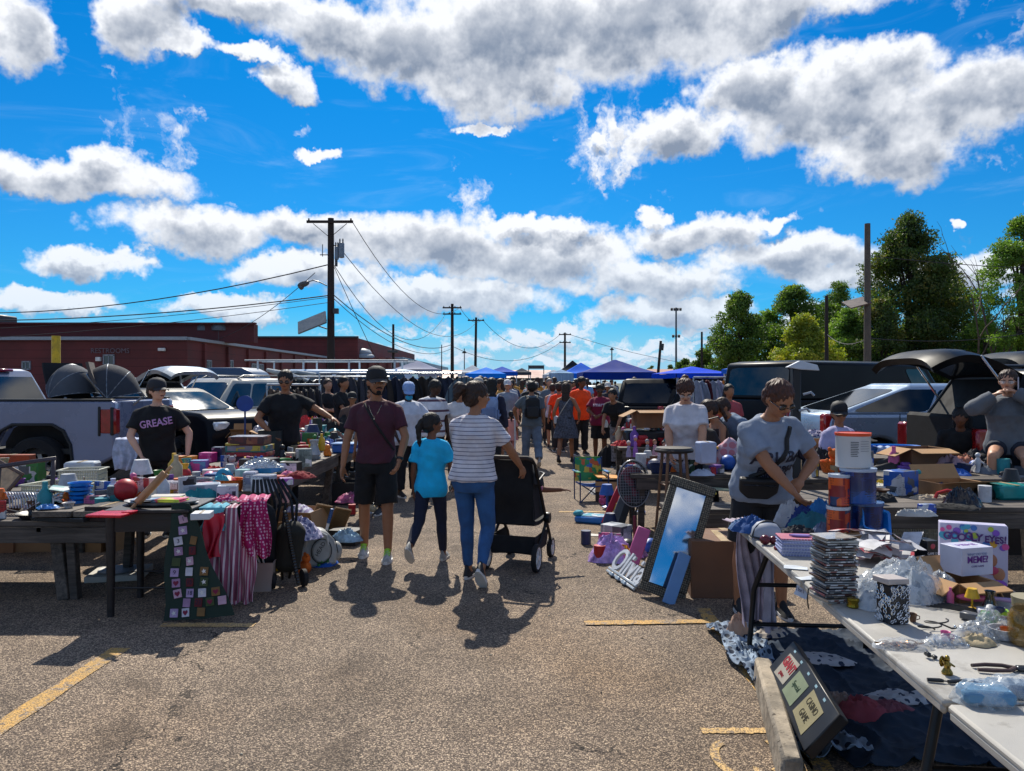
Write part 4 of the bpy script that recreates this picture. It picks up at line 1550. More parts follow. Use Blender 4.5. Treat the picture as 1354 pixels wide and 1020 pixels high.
 if rails:
  for sg in (-1,1):
   mb = MB()
   y = sg * (hw - ti - 0.08)
   mb.tube([(xrt + 0.15,y,ztop + 0.02),(xrt + 0.3,y,ztop + 0.11),(xwt - 0.4,y,ztop + 0.11),(xwt - 0.2,y,ztop + 0.02)],0.02,8)
   part('roof_rail',mb,M('#4b5056',0.4,0.5),o)
 if hatch:
  # open tailgate hinged at the roof edge, curved, with its window
  w0 = hw - 0.10
  def G(u,v,e=0):
   k = (2 * u - 1) ** 2
   return (xrt + 0.05 - 1.18 * v ** .9,(2 * u - 1) * (w0 - 0.16 * (1 - v) - 0.10 * max(0,v - .8) * 5),ztop - .01 + 0.42 * math.sin(v * 1.9) - 0.20 * v * v - (0.03 + .10 * v) * k * k - e)
  mb = MB()
  mb.grid(G,14,14,thick=0.09)
  hg = part('tailgate',mb,paint,o)
  mb = MB()
  mb.grid(lambda u,v: Vector(G(0.12 + 0.76 * u,0.10 + 0.44 * v)) + Vector((0,0,0.008)),6,6,thick=0.11)
  part('rear_window',mb,glass,hg)
  for sg in (-1,1):
   mb = MB()
   mb.cyl((xrt - 0.1,sg * (w0 - 0.04),zbelt + 0.25),(xrt - 0.55,sg * (w0 - 0.08),ztop + 0.2),0.014,n=8)
   part('gas_strut',mb,CHROME,o)
  mb = MB()
  mb.box((-a + 0.015,0,(zb + zbelt) / 2 + 0.26),(0.10,Wd * 0.74,0.62),None,0,0.04)
  part('boot_shade_panel',mb,M('#08080a',0.9),o)  # near-black panel on the solid body, coloured as the shaded boot interior
  q0,q1,q2,q3 = b3[3],b3[0],t3[0],t3[3]
  gk = glass
  shade_black = M('#0b0b0d',0.8)
  m2 = MB()
  n = (q1 - q0).cross(q3 - q0).normalized()
  P = lambda u,v: q0.lerp(q1,u).lerp(q3.lerp(q2,u),v) + n * 0.006
  m2.add([P(.06,-.05),P(.94,-.05),P(.94,.9),P(.06,.9)],[(0,1,2,3)],0,False)
  part('hatch_shade_panel',m2,shade_black,o)  # near-black sheet over the cabin rear, interior shade put into its colour
  m3 = MB()
  m3.tube([P(.05,-.9) + Vector((-.05,0,0)),P(.05,0),P(.08,.9),P(.92,.9),P(.95,0),P(.95,-.9) + Vector((-.05,0,0))],0.022,6)
  part('weatherstrip',m3,M('#3a3d42',0.4,0.4),o)
 return o
def pickup():
 """silver pickup seen from the near side, nose to the left"""
 o = thing('pickup_truck','silver pickup truck with a dented bed side and red tail light at the left edge','pickup truck',(-5.93,12.25,0),180,'vehicles parked behind the stalls')
 # local: forward +x, tail at x = 0, near side +y... the truck points to -X in the world
 paint = M('#737c96',0.3,0.1,var=0.10,sc=1.6,coat=0.5)
 hw = 0.98
 r = 0.42
 ol = [(0.0,0.55),(0.0,1.34),(0.03,1.385),(2.05,1.385),(2.08,1.30),(4.9,1.30),(5.7,1.24),(5.85,1.05),(5.85,0.5)]
 for wx in (4.95,1.22):
  R0 = 0.60
  ol.append((wx + R0,0.42))
  for a in (0.95,0.55,0.2):
   pass
  ol += [(wx + 0.57,0.72),(wx + 0.47,0.93),(wx + 0.30,1.02),(wx - 0.30,1.02),(wx - 0.47,0.93),(wx - 0.57,0.72),(wx - R0,0.42)]
 ol.append((0.25,0.42))
 for sg in (-1,1):
  mb = MB()
  mb.prism(ol,sg * hw,sg * (hw - 0.16))
  part('bed_side' if sg < 0 else 'far_side',mb,paint,o,bevel=0.035)
 mb = MB()
 mb.prism([(2.12,0.5),(2.12,1.30),(4.9,1.30),(5.7,1.24),(5.85,0.5)],-hw + 0.12,hw - 0.12)
 part('body',mb,paint,o,bevel=0.04)
 mb = MB()
 mb.box((1.1,0,0.62),(2.1,1.7,0.08))
 mb.box((2.9,0,0.45),(5.4,1.2,0.2))
 part('bed_floor',mb,BLACKP,o)
 mb = MB()
 mb.box((0.03,0,0.98),(0.07,1.66,0.80),None,0,0.02)
 part('tailgate',mb,paint,o)
 for sg in (-1,1):
  mb = MB()
  mb.box((1.05,sg * (hw - 0.07),1.395),(2.0,0.15,0.035),None,0,0.012)
  part('bed_rail_cap',mb,BLACKP,o)
 for wx in (4.95,1.22):
  for sg in (-1,1):
   wheel(o,wx,sg * (hw - 0.16),r,0.26,sg)
   mb = MB()
   pts = [(wx + 0.60,0.44),(wx + 0.57,0.73),(wx + 0.46,0.94),(wx + 0.30,1.03),(wx - 0.30,1.03),(wx - 0.46,0.94),(wx - 0.57,0.73),(wx - 0.60,0.44)]
   mb.tube([(a,sg * (hw + 0.004),b) for a,b in pts],0.022,6)
   part('arch_trim',mb,BLACKP,o)
  mb = MB()
  mb.prism([(wx + 0.6,0.3),(wx + 0.58,0.75),(wx + 0.46,0.96),(wx + 0.3,1.04),(wx - 0.3,1.04),(wx - 0.46,0.96),(wx - 0.58,0.75),(wx - 0.6,0.3)],-0.7,0.7)
  part('wheel_well',mb,M('#0b0b0c',0.9),o)
 b3 = [Vector(p) for p in ((2.10,-hw + 0.06,1.29),(4.75,-hw + 0.06,1.29),(4.75,hw - 0.06,1.29),(2.10,hw - 0.06,1.29))]
 t3 = [Vector(p) for p in ((2.32,-hw + 0.24,1.84),(3.95,-hw + 0.24,1.84),(3.95,hw - 0.24,1.84),(2.32,hw - 0.24,1.84))]
 cr = [p * 1.0 for p in t3]
 cr = [Vector((p.x * 0.92 + 0.25,p.y * 0.8,1.885)) for p in t3]
 mb = MB()
 mb.loft([b3,t3,cr],0,True,False)
 part('cabin',mb,paint,o,bevel=0.05)
 def pan(a,b,c,d,u0,u1,v0,v1,nm):
  P = lambda u,v: a.lerp(b,u).lerp(d.lerp(c,u),v)
  n = (b - a).cross(d - a).normalized() * 0.008
  m2 = MB()
  v3 = [P(u,v) + n for u,v in ((u0,v0),(u1,v0),(u1,v1),(u0,v1))]
  m2.add(v3 + [p - n * 3 for p in v3],[(0,1,2,3),(0,4,5,1),(1,5,6,2),(2,6,7,3),(3,7,4,0)],0,False)
  part(nm,m2,CARGLASS,o)
 pan(b3[3],b3[0],t3[0],t3[3],0.06,0.94,0.14,0.84,'rear_window')
 pan(b3[0],b3[1],t3[1],t3[0],0.05,0.45,0.1,0.88,'window')
 pan(b3[0],b3[1],t3[1],t3[0],0.48,0.92,0.1,0.88,'window')
 pan(b3[2],b3[3],t3[3],t3[2],0.08,0.92,0.1,0.88,'window')
 pan(b3[1],b3[2],t3[2],t3[1],0.05,0.95,0.06,0.92,'windscreen')
 mb = MB()
 mb.box((2.29,0,1.855),(0.06,0.36,0.05),None,0,0.012)
 part('brake_light',mb,REDL,o)
 for sg in (-1,1):
  mb = MB()
  mb.box((0.10,sg * (hw - 0.075),1.08),(0.24,0.17,0.40),None,0,0.03)
  tl = part('tail_light',mb,REDL,o)
  mb = MB()
  mb.box((0.22,sg * (hw - 0.070),1.08),(0.04,0.172,0.44),None,0,0.01)
  mb.box((0.03,sg * (hw - 0.070),1.08),(0.05,0.174,0.42),None,0,0.01)
  part('lamp_surround',mb,BLACKP,tl)
 mb = MB()
 mb.box((-0.08,0,0.58),(0.22,1.86,0.20),None,0,0.05)
 part('bumper',mb,M('#3c3f44',0.4,0.3),o)
 return o
pickup()
G_ = M('#0c1218',0.08,var=0.2,spec=0.9,coat=0.5)
vehicle('parked_car','dark blue black car bonnet parked just behind the man in the black lettered tee','car',-6.6,14.9,-32,4.5,1.85,col='#15181f',zh=1.12,zbelt=1.12,ztop=1.5,xw=0.7,xwt=-0.1)
vehicle('suv','ivory suv with roof rack and green tinted windscreen on the left','suv',-7.3,18.6,-118,4.6,1.85,col='#c9c2b2',ztop=1.72,rails=True,glass=M('#1c2c30',0.06,var=0.3,sc=1.5,spec=0.9,coat=0.5))
vehicle('suv','silver wagon with loads on its roof rack behind the ivory suv','suv',-6.4,22.0,-115,4.5,1.8,col='#8f979e',ztop=1.62,rails=True)
vehicle('parked_car','grey suv with raised tailgate behind the folded strollers','suv',-9.6,17.6,160,4.6,1.85,col='#a3abb2',ztop=1.72,hatch=True)
vehicle('van','white passenger van with a ladder rack behind the small group of men','van',-5.6,24.0,180,5.4,2.0,col='#b9c7d4',zh=1.25,zbelt=1.28,ztop=2.02,xw=1.9,xr=-2.6,xwt=1.4,xrt=-2.5,nwin=5,wf=1.8,wr=-1.7,glass=M('#28404c',0.1,var=0.3,spec=0.8))
vehicle('van','long black cargo van with a plain dark side behind the sunglasses woman','van',7.3,16.5,28,5.6,2.0,col='#0e1116',zh=1.3,zbelt=1.32,ztop=2.05,xw=2.0,xr=-2.72,xwt=1.35,xrt=-2.6,wf=1.9,wr=-1.8,panel_van=True,glass=M('#0c1418',0.06,var=0.3,sc=2,spec=0.6,coat=0.2))
vehicle('parked_car','silver blue hatchback with a long sloping rear window on the right','car',7.2,13.0,3,4.5,1.8,col='#8fa3ba',zh=1.0,zbelt=1.15,ztop=1.60,xw=1.0,xr=-2.15,xwt=0.2,xrt=-0.8,nwin=2)
vehicle('suv','black suv with its tailgate fully open, left one of the two open hatches','suv',7.82,9.75,0,4.7,1.9,col='#0d0f13',ztop=1.78,zbelt=1.10,hatch=True,rails=True)
vehicle('suv','dark suv with raised tailgate at the right edge of the photo','suv',10.6,12.3,0,4.7,1.9,col='#1a1d22',ztop=1.86,zbelt=1.15,hatch=True)
vehicle('suv','black minivan seen below the navy canopy with its rear window towards the aisle','van',4.1,22.5,80,4.8,1.9,col='#101318',ztop=1.72)
vehicle('suv','dark suv parked between the blue canopies and the black van','suv',6.2,21.0,5,4.8,1.9,col='#16191e',ztop=1.75)
for k,(x,d,rz,c,lab) in enumerate(((-11.5,24,170,'#7d868e','silver car far left in front of the warehouse'),(-9.2,27,175,'#33383e','dark grey car beyond the ivory suv'),(-13.5,33,175,'#8b2a2a','red car parked far back by the warehouse wall'),(-8.0,33,180,'#a9b0b5','pale car behind the white van'),(9.5,28,10,'#b7bcc2','white car parked behind the black van'),(12.5,24,5,'#59616a','grey car parked under the tree row'),(4.2,36,85,'#9aa2aa','silver car behind the far right canopies'))):
 vehicle('parked_car',lab,'car',x,d,rz,4.4,1.8,col=c,ztop=1.48,nwin=2)
# blue camper top in front of the warehouse
o = thing('camper_top','rounded blue camper top on a low trailer behind the ivory suv','trailer',(-9.6,26,0),0)
mb = MB()
mb.prism([(-1.1,1.2),(-1.1,1.75),(-0.85,2.08),(-0.4,2.16),(0.6,2.16),(0.95,2.0),(1.1,1.7),(1.1,1.2)],-0.9,0.9)
part('shell',mb,M('#2a4a6b',0.4,var=0.1),o,bevel=0.08)
mb = MB()
mb.box((0,0,0.85),(2.3,1.7,0.7),None,0,0.05)
part('bed',mb,M('#2b3138'),o)
for sg in (-1,1):
 wheel(o,0.2,sg * 0.8)
# ladder rack on the van
o = thing('ladder_rack','white pipe ladder rack standing over the white passenger van','roof rack',(-5.6,24.0,2.06))
for sg in (-1,1):
 mb = MB()
 mb.tube([(-2.6,sg * 0.8,0.28),(2.4,sg * 0.8,0.28)],0.025,8)
 part('rail',mb,M('#a4abb0'),o)
for k in range(4):
 mb = MB()
 mb.tube([(-2.2 + k * 1.4,-0.8,0),(-2.2 + k * 1.4,-0.8,0.28),(-2.2 + k * 1.4,0.8,0.28),(-2.2 + k * 1.4,0.8,0)],0.03,8)
 part('crossbar',mb,M('#c6cdd2'),o)
mb = MB()
mb.box((0,0,0),(1.3,0.9,0.10),rotm(8,14,0),0,0.04)
mb.box((0.3,0,0.12),(0.9,0.6,0.08),rotm(0,4,0),0,0.03)
solo('roof_cargo','pale boards and bundles tied on the roof of the silver wagon','cargo',mb,M('#9aa3a8',0.6,var=0.4,sc=6),(-6.4,22.0,1.82),65)
mb = MB()
mb.cyl((0,0,-.1),(0,0,2.9),0.10,n=14)
solo('bollard','tall yellow steel post behind the pickup truck','post',mb,M('#c9a51c',0.5,var=0.2,wear='#6b5a22'),(at(74,18.5).x,18.5,-0.1))
# ---------------------------------------------------------------- canopies
def canopy(label,px,d,wpx,top_px,eave_px,col,closed=False,rz=0,val=0.22,legs=True):
 w = wpx / FP * d
 zt = CH + (HY - top_px) / FP * d
 ze = CH + (HY - eave_px) / FP * d
 p = at(px,d)
 o = thing('canopy',label,'canopy',(p.x,d,0),rz,'pop up canopies over the stalls')
 mt = M(col,0.8,var=0.10,sc=1.2,spec=0.1)
 h = w / 2
 for k in range(4):
  a = R(90 * k)
  rm = Matrix.Rotation(a,3,'Z')
  mb = MB()
  def P(u,v):
   x = (2 * u - 1) * h * (1 - v * 0.97)
   y = -h * (1 - v * 0.97)
   z = ze + val + (zt - ze - val) * (v ** 1.12) - 0.10 * math.sin(math.pi * u) * math.sin(math.pi * v) * (1 - v)
   return rm @ Vector((x,y,z))
  mb.grid(P,8,8)
  part('roof_panel',mb,mt,o)
  mb = MB()
  mb.grid(lambda u,v: rm @ Vector(((2 * u - 1) * h,-h - 0.01 - 0.015 * math.sin(u * 40),ze + val * v - 0.02 * math.sin(math.pi * u))),16,2)
  part('valance',mb,mt,o)
 if legs:
  for sx in (-1,1):
   for sy in (-1,1):
    mb = MB()
    mb.box((sx * (h - 0.05),sy * (h - 0.05),ze / 2),(0.05,0.05,ze))
    part('leg',mb,M('#b8bcc0',0.4,0.4),o)
 return o
canopy('large navy canopy with a shaded purple sheen right of the aisle',813,33,92,476,502,'#0d2f86',val=0.3)
canopy('bright blue canopy just left of the navy one',768,38,50,480,500,'#0a68dc')
canopy('dark folded canopy peak behind the bright blue canopy',757,46,36,477,496,'#1d2733')
canopy('pale grey canopy corner low between aisle and bright blue canopy',742,34,30,489,504,'#8fb0cc',val=0.35)
canopy('small white canopy at the far left side of the crowd aisle',732,50,28,489,500,'#c3ccd2')
canopy('wide bright blue canopy above the white tee woman',915,21,80,485,500,'#0748d8',rz=12,val=0.12)
canopy('slim light blue canopy beside the black van roof',1000,17.5,62,478,494,'#2a6ad0',rz=25,val=0.1)
canopy('grey and white canopy with dark trim beyond the clothes rails',552,31,58,477,497,'#8d91a6',val=0.25)
canopy('sky blue canopy left of the aisle behind the ponytail woman',643,36,52,486,500,'#0a7ce6',val=0.2)
canopy('white canopy peak left of the sky blue canopy',625,42,36,483,498,'#c9cdd0')
canopy('darker blue canopy behind the sky blue one near the aisle',664,46,40,485,497,'#0f50b8')
canopy('small dark canopy far back near the aisle',690,62,24,487,496,'#39404c')
o = thing('billboard','small dark sign on two posts far beyond the crowd','sign',(at(709,120).x,120,0))
mb = MB()
mb.box((0,0,4.1),(2.4,0.2,0.55))
part('board',mb,M('#3a3f47',0.6),o)
for sg in (-1,1):
 mb = MB()
 mb.cyl((sg * 1.2,0,0),(sg * 1.2,0,4.4),0.07,n=8)
 part('post',mb,M('#5b6269',0.6),o)
# ---------------------------------------------------------------- the people one can tell apart
def cloth(c,**k):
 k.setdefault('bump',0.25)
 k.setdefault('bsc',220)
 return M(c,0.88,var=k.pop('var',0.16),sc=k.pop('sc',7),**k)
def loc2(X,D,face,H,w):
 """world point to a body's unscaled frame"""
 v = Matrix.Rotation(-R(face),3,'Z') @ Vector((w[0] - X,w[1] - D,w[2]))
 return tuple(v / (H / 1.75))
def chest_text(B,root,s,size,mat,z,y,sx=1.0,x0=0.0,tilt=0,k=1.9):
 rot = B.rl @ rotm(0,0,180) @ rotm(90,0,0) @ rotm(0,0,tilt)
 o = text(s,size * B.s,mat,root,B.T((-x0 if x0 else 0,y,z)),rot,0.0012,'lettering',sx,bold=0.0022)
 rm = rot.to_4x4()
 rm.translation = o.location
 inv = rm.inverted()
 for v in o.data.vertices:
  w = rm @ v.co
  e = v.co.z
  w = onto(B,w,False,.008 + e)
  v.co = inv @ w
 return o
# man in the maroon shirt
man,B1 = person('man in maroon shirt, black shorts and black cap walking towards the camera',-1.285,7.16,183,1.765,vox=.0085,skin='tan',hair=('short','black'),top=(cloth('#471f2d'),'short',.90,.010),
    bottom=('shorts',cloth('#0f1013'),.014),cap=('#15161a','front','#3a3533'),beard=True,shoes=('#a9aaa8','#d8d8d6','#9ee02a'),
    arms=(((-.235,.23,.93),(-1,-.35,0),35),((.31,.10,.80),(1,-.6,0),26)),legs=((9,5,3,0),(-7,4,4,0)),lean=1,look=(20,-6),seed=1)
strap(B1,man,(.10,1.45),(-.17,1.02),'#0c0c0e','crossbody_strap',w=.012)
q = MB()
q.tube([B1.T(p) for p in ((-.062,.02,1.475),(-.058,.075,1.44),(-.03,.125,1.37),(0,.142,1.325),(.03,.125,1.37),(.058,.075,1.44),(.062,.02,1.475))],0.0026,6)
q.ell(B1.T((0,.147,1.315)),.011,10)
part('necklace',q,M('#b9ab90',0.25,0.8),man)
wr = B1.arms[0][2]
q = MB()
dv = (B1.arms[0][2] - B1.arms[0][1]).normalized()
q.cyl(wr - dv * .035,wr - dv * .012,.032,n=16)
part('watch',q,M('#0d0d10',0.3),man)
# girl
girl,B2 = person('girl in turquoise tee and navy leggings walking away with a ponytail',-.745,6.97,-10,1.36,sex='f',vox=.0085,skin='brown',hair=('ponytail','black'),top=(cloth('#12aee0'),'short',.80,.024),
                 bottom=('leggings',cloth('#141c34'),.010),shoes=('#8e8e8c','#cfc8bc'),arms=(((-.22,.02,.85),(-.4,-1,0),18),((.235,.16,.92),(.6,-1,0),25)),
                 legs=((-20,38,2,48),(14,4,1,0)),look=(-58,0),lean=2,seed=2)
# woman with stroller
wom,B3 = person('woman in striped tee and blue jeans pushing the black stroller',-.325,6.33,-14,1.635,sex='f',vox=.0085,skin='tan',hair=('messy_bun','brown'),top=(cloth('#cdc9cf',stripe=(2,.0335,.16,'#3c3d5c')),'short',.90,.021),
    bottom=('leggings',M('#2a5484',.85,var=.22,sc=9,bump=.3,bsc=250),.005),shoes=('#16181c','#cfccc6'),arms=(((-.02,.42,.99),(-.4,-.5,-1),45),((.37,.33,.98),(1,-.2,-.6),50)),
    legs=((9,5,-1.5,0),(2,42,6,46)),look=(-52,-4),lean=5,fat=1.15,seed=3)
# left sellers
g4,B4 = person('seller in black tee with pink lettering and black cap, hands at the table',-3.87,8.25,200,1.66,vox=.0105,skin='pale',hair=('full','brown'),top=(cloth('#101014'),'short',.84,.022),bottom=('trousers',cloth('#15161b'),.02),
               cap=('#26262c','front'),arms=(((-.33,.16,.93),(-1,-.4,0),20),((.15,.24,.95),(1,-.2,0),20)),look=(35,-1),lean=4,fat=1.06,seed=4)
chest_text(B4,g4,'GREASE',.115,M('#c08fc0',.6),1.30,.163,.86,tilt=9)
p5,B5 = person('man in black shirt and sunglasses reaching over goods on the left',-3.02,10.0,212,1.80,vox=.0115,skin='tan',hair=('short','black'),top=(cloth('#0f1115'),'short',.84,.022),bottom=('trousers',cloth('#14161a'),.02),
               glasses='dark',arms=(((-.50,.42,1.16),(-1,.2,-.6),20),((.22,.22,.98),(1,-.3,0),25)),look=(-25,-12),lean=10,fat=1.14,seed=5)
person('man in dark tee with arms folded, left of the white van',-3.66,15.0,215,1.70,vox=.016,skin='fair',hair=('short','brown'),top=(cloth('#15171c'),'short',.84,.02),bottom=('trousers',cloth('#22262e'),.02),arms=(((.06,.26,1.15),(-1,.1,-.5),30),((-.06,.28,1.12),(1,.1,-.5),30)),seed=6)
person('bearded man in black tee in front of the white van window',-3.15,14.0,245,1.74,vox=.016,skin='tan',hair=('short','black'),top=(cloth('#0f1013'),'short',.84,.02),bottom=('trousers',cloth('#1b1e25'),.02),arms=(((.05,.30,1.12),(-1,.1,-.5),30),((-.05,.28,1.12),(1,.1,-.5),30)),look=(-8,-8),seed=7)
person('child in dark cap beside the bearded man',-2.83,13.4,190,1.45,vox=.016,skin='tan',hair=('short','black'),top=(cloth('#5c463c'),'short',.84,.02),bottom=('trousers',cloth('#22262e'),.02),cap=('#141518','front'),seed=8)
person('person in blue and white striped shirt half hidden behind the maroon shirt man',-1.75,9.6,165,1.60,vox=.0115,skin='tan',hair=('short','black'),top=(cloth('#bcc3d6',stripe=(2,.085,.5,'#1d2f78')),'short',.84,.03),bottom=('trousers',cloth('#1b1e25'),.02),fat=1.3,seed=9)
p8,B8 = person('person in white tee with patterned blue cap and face mask under the chin',-1.52,11.0,215,1.63,vox=.0125,skin='dark',hair=('short','black'),top=(cloth('#c4c8d2'),'short',.80,.035),bottom=('trousers',cloth('#12151c'),.02),cap=('#7f9cc8','front'),mask='#2aa4cc',arms=(((-.28,.2,.95),(-1,-.4,0),25),((.28,.2,.95),(1,-.4,0),25)),look=(-20,-20),fat=1.15,seed=10)
person('man in white polo with pink and dark stripes behind the girl',-1.26,11.9,205,1.68,vox=.0125,skin='dark',hair=('short','black'),top=(cloth('#c9cad0',stripe=(2,.16,.22,'#5b4250')),'short',.84,.028),bottom=('trousers',cloth('#15181f'),.02),look=(25,-25),fat=1.15,seed=11)
person('person with dark curls and white blouse left of the striped tee woman',-.86,12.2,190,1.60,sex='f',vox=.0135,skin='tan',hair=('long','black'),top=(cloth('#c6c7cb'),'short',.80,.03),bottom=('trousers',cloth('#3a3d44'),.02),lean=12,look=(30,-20),fat=1.1,seed=12)
person('person in pale cap and brown hair just above the striped tee woman',-.62,13.8,200,1.70,vox=.016,skin='tan',hair=('short','brown'),top=(cloth('#6b5a50'),'short',.84,.02),bottom=('trousers',cloth('#22262e'),.02),cap=('#a8a29a','front'),seed=13)
p11,B11 = person('woman with long dark hair carrying a pale blue backpack',-.36,13.4,-8,1.70,sex='f',vox=.0135,skin='tan',hair=('long','black'),top=(cloth('#20243a'),'long',.84,.02),bottom=('trousers',cloth('#15171c'),.02),seed=14)
backpack(B11,p11,'#7c93b8','#5a6f95')
person('older man in grey tee and white cap facing the camera in the crowd',-.11,18.5,180,1.68,vox=.018,skin='fair',hair=('short','grey'),top=(cloth('#7f8b99'),'short',.84,.025),bottom=('trousers',cloth('#2a2f3a'),.02),cap=('#c8c9cc','front'),fat=1.1,seed=15)
person('small child in pink walking beside the backpack man',-.02,16.3,10,1.02,sex='f',vox=.014,skin='tan',hair=('ponytail','black'),top=(cloth('#c48a84'),'short',.72,.03),bottom=('leggings',cloth('#b7807a'),.008),seed=16)
person('second small child in white and red by the backpack man',-.26,15.9,20,.95,vox=.014,skin='tan',hair=('short','black'),top=(cloth('#c9c2c4'),'short',.82,.03),bottom=('shorts',cloth('#7d2430'),.02),seed=17)
p14,B14 = person('man in grey tee with a big black backpack walking away',.39,15.0,4,1.66,vox=.0135,skin='tan',hair=('short','black'),top=(cloth('#59646c'),'short',.84,.022),bottom=('trousers',M('#5f6f82',.85,var=.35,sc=3.5),.024),shoes=('#8b8b88','#c2beb6'),legs=((10,4,3,0),(-14,22,3,30)),arms=(((-.30,.22,.98),(-1,-.4,0),60),None),fat=1.1,seed=18)
backpack(B14,p14,'#15171b','#1d2025')
person('woman in white top and black shorts behind the dress woman',1.02,19.0,0,1.60,sex='f',vox=.016,skin='fair',hair=('short','brown'),top=(cloth('#b9b6c6'),'none',.84,.02),bottom=('shorts',cloth('#101114'),.02),seed=19)
p16,B16 = person('woman in short patterned grey dress with a white shoulder bag walking away',1.12,15.7,-12,1.64,sex='f',vox=.0125,skin='tan',hair=('long','brown'),top=(M('#4a4e5a',.85,var=.6,sc=30),'strap',.56,.012),bottom=('short_shorts',cloth('#2b2d34'),.01),shoes=('#16171b','#26262a'),legs=((-18,16,2,20),(16,6,2,0)),arms=(((-.27,.02,.88),(-.4,-1,0),20),((.27,.16,.95),(.6,-1,0),30)),seed=20)
strap(B16,p16,(.10,1.44),(-.17,1.02),'#b9b4aa','bag_strap',True,.009)
q = MB()
q.box(B16.T((-.22,-.02,.96)),(.06,.22,.16),None,0,.02)
part('shoulder_bag',q,M('#b9bcc2',.6),p16)
person('man in bright orange tee beside the dress woman',1.56,17.3,205,1.76,vox=.0135,skin='brown',hair=('short','black'),top=(cloth('#ff4a08'),'short',.80,.035),bottom=('trousers',cloth('#17181c'),.02),look=(10,-15),fat=1.12,seed=21)
person('person in orange red tee left of the dress woman',1.13,18.2,10,1.62,sex='f',vox=.0155,skin='tan',hair=('short','brown'),top=(cloth('#f5420f'),'short',.82,.03),bottom=('trousers',cloth('#2a2c32'),.02),fat=1.1,seed=22)
p19,B19 = person('woman in maroon tee with white print looking down at her hands',1.86,16.0,165,1.60,sex='f',vox=.0125,skin='brown',hair=('short','black'),top=(cloth('#7a1238'),'short',.82,.025),bottom=('shorts',cloth('#121317'),.02),glasses='dark',arms=(((-.10,.33,1.10),(-1,-.3,-.4),40),((.10,.33,1.08),(1,-.3,-.4),40)),look=(10,-20),fat=1.2,seed=23)
chest_text(B19,p19,'smart',.12,M('#c9b4bf',.6),1.31,.20,1.0)
person('person in black top and patterned trousers bending over a stall',2.10,14.8,150,1.62,sex='f',vox=.0135,skin='tan',hair=('short','black'),top=(cloth('#0f1013'),'short',.84,.025),bottom=('trousers',M('#77757a',.85,var=.6,sc=25),.03),lean=38,arms=(((-.15,.55,.80),(-1,-.3,-.4),20),((.15,.55,.80),(1,-.3,-.4),20)),seed=24)
# right sellers
p21,B21 = person('woman in white tee with a high bun and glasses bending over the right stall',1.93,8.35,158,1.70,sex='f',vox=.0095,skin='fair',hair=('bun','auburn'),top=(cloth('#c6c3c9'),'short',.84,.018),bottom=('trousers',cloth('#14161b'),.02),glasses='clear',arms=(((-.20,.38,.94),(-1,-.3,-.3),30),((.12,.36,.92),(1,-.2,-.3),30)),look=(12,-30),lean=12,fat=1.28,seed=25)
person('woman with brown hair seen from the side behind the floral pillow',2.62,9.3,100,1.62,sex='f',vox=.0125,skin='tan',hair=('ponytail','brown'),top=(cloth('#2a1d22'),'strap',.84,.01),bottom=('trousers',cloth('#22262e'),.02),legs=((80,80,8,0),(80,80,8,0)),arms=(((-.12,.36,1.1),(-1,-.3,-.5),50),((.12,.38,1.12),(1,-.3,-.5),50)),look=(0,-25),lean=16,z=.16,seed=26)
person('dark haired child crouched in front of the brown haired woman',2.35,9.0,120,1.35,vox=.0135,skin='tan',hair=('short','black'),top=(cloth('#1b1c22'),'short',.84,.02),bottom=('trousers',cloth('#22262e'),.02),lean=18,look=(0,-20),seed=27)
person('person in grey blue tee bent low right of the brown haired woman',2.98,9.5,110,1.58,vox=.0125,skin='tan',hair=('short','brown'),top=(cloth('#5f738c'),'short',.84,.03),bottom=('trousers',cloth('#22262e'),.02),lean=40,look=(0,-20),seed=28)
XA,DA,FA,HA = 1.80,5.45,178,1.72
ar,BA = person('woman in grey lettered tee and dark sunglasses reaching over the plastic table',XA,DA,FA,HA,sex='f',vox=.0085,skin='tan',hair=('short','auburn'),top=(cloth('#7f8a9b'),'short',.82,.024),bottom=('shorts',cloth('#16181d'),.02),
               glasses='dark',shoes=('#15171b','#c9c9c9'),arms=((loc2(XA,DA,FA,HA,(1.96,5.13,1.00)),(-1,-.6,-.2),70),(loc2(XA,DA,FA,HA,(1.90,4.93,.86)),(1,-.2,.1),35)),legs=((4,6,5,0),(0,6,7,0)),look=(20,-26),lean=24,twist=10,fat=1.2,seed=29)
chest_text(BA,ar,'ARUBA',.125,M('#1c2036',.6),1.27,.20,.95,k=1.2)
chest_text(BA,ar,'EST. 1963',.066,M('#1c2036',.6),1.17,.19,1.0,k=1.2)
chest_text(BA,ar,'SINCE 15',.05,M('#1c2036',.6),1.10,.18,1.0,k=1.2)
strap(BA,ar,(-.11,1.44),(.15,1.06),'#101114','bag_strap',w=.017)
q = MB()
q.prism([(-.135,.07),(.135,.07),(.13,-.03),(.07,-.085),(-.07,-.085),(-.13,-.03)],-.028,.028)
o = part('waist_bag',q,M('#101114',.6,var=.2),ar,BA.T((.10,.215,.98)),rot=BA.rl @ rotm(0,0,-14),bevel=.015)
q = MB()
q.box((0,.03,.03),(.22,.006,.008),None,0,.002)
part('zip',q,M('#33353b',.3,.5),o)
person('man in lavender tee, black cap and sunglasses sitting low by the silver blue car',3.92,9.0,205,1.72,vox=.0125,skin='tan',hair=('short','black'),top=(cloth('#a7a3c6'),'short',.84,.03),bottom=('trousers',cloth('#2a3046'),.02),legs=((80,80,10,0),(80,80,10,0)),cap=('#15151a','front'),glasses='dark',look=(-35,-10),lean=-4,z=.02,seed=30,fat=1.1)
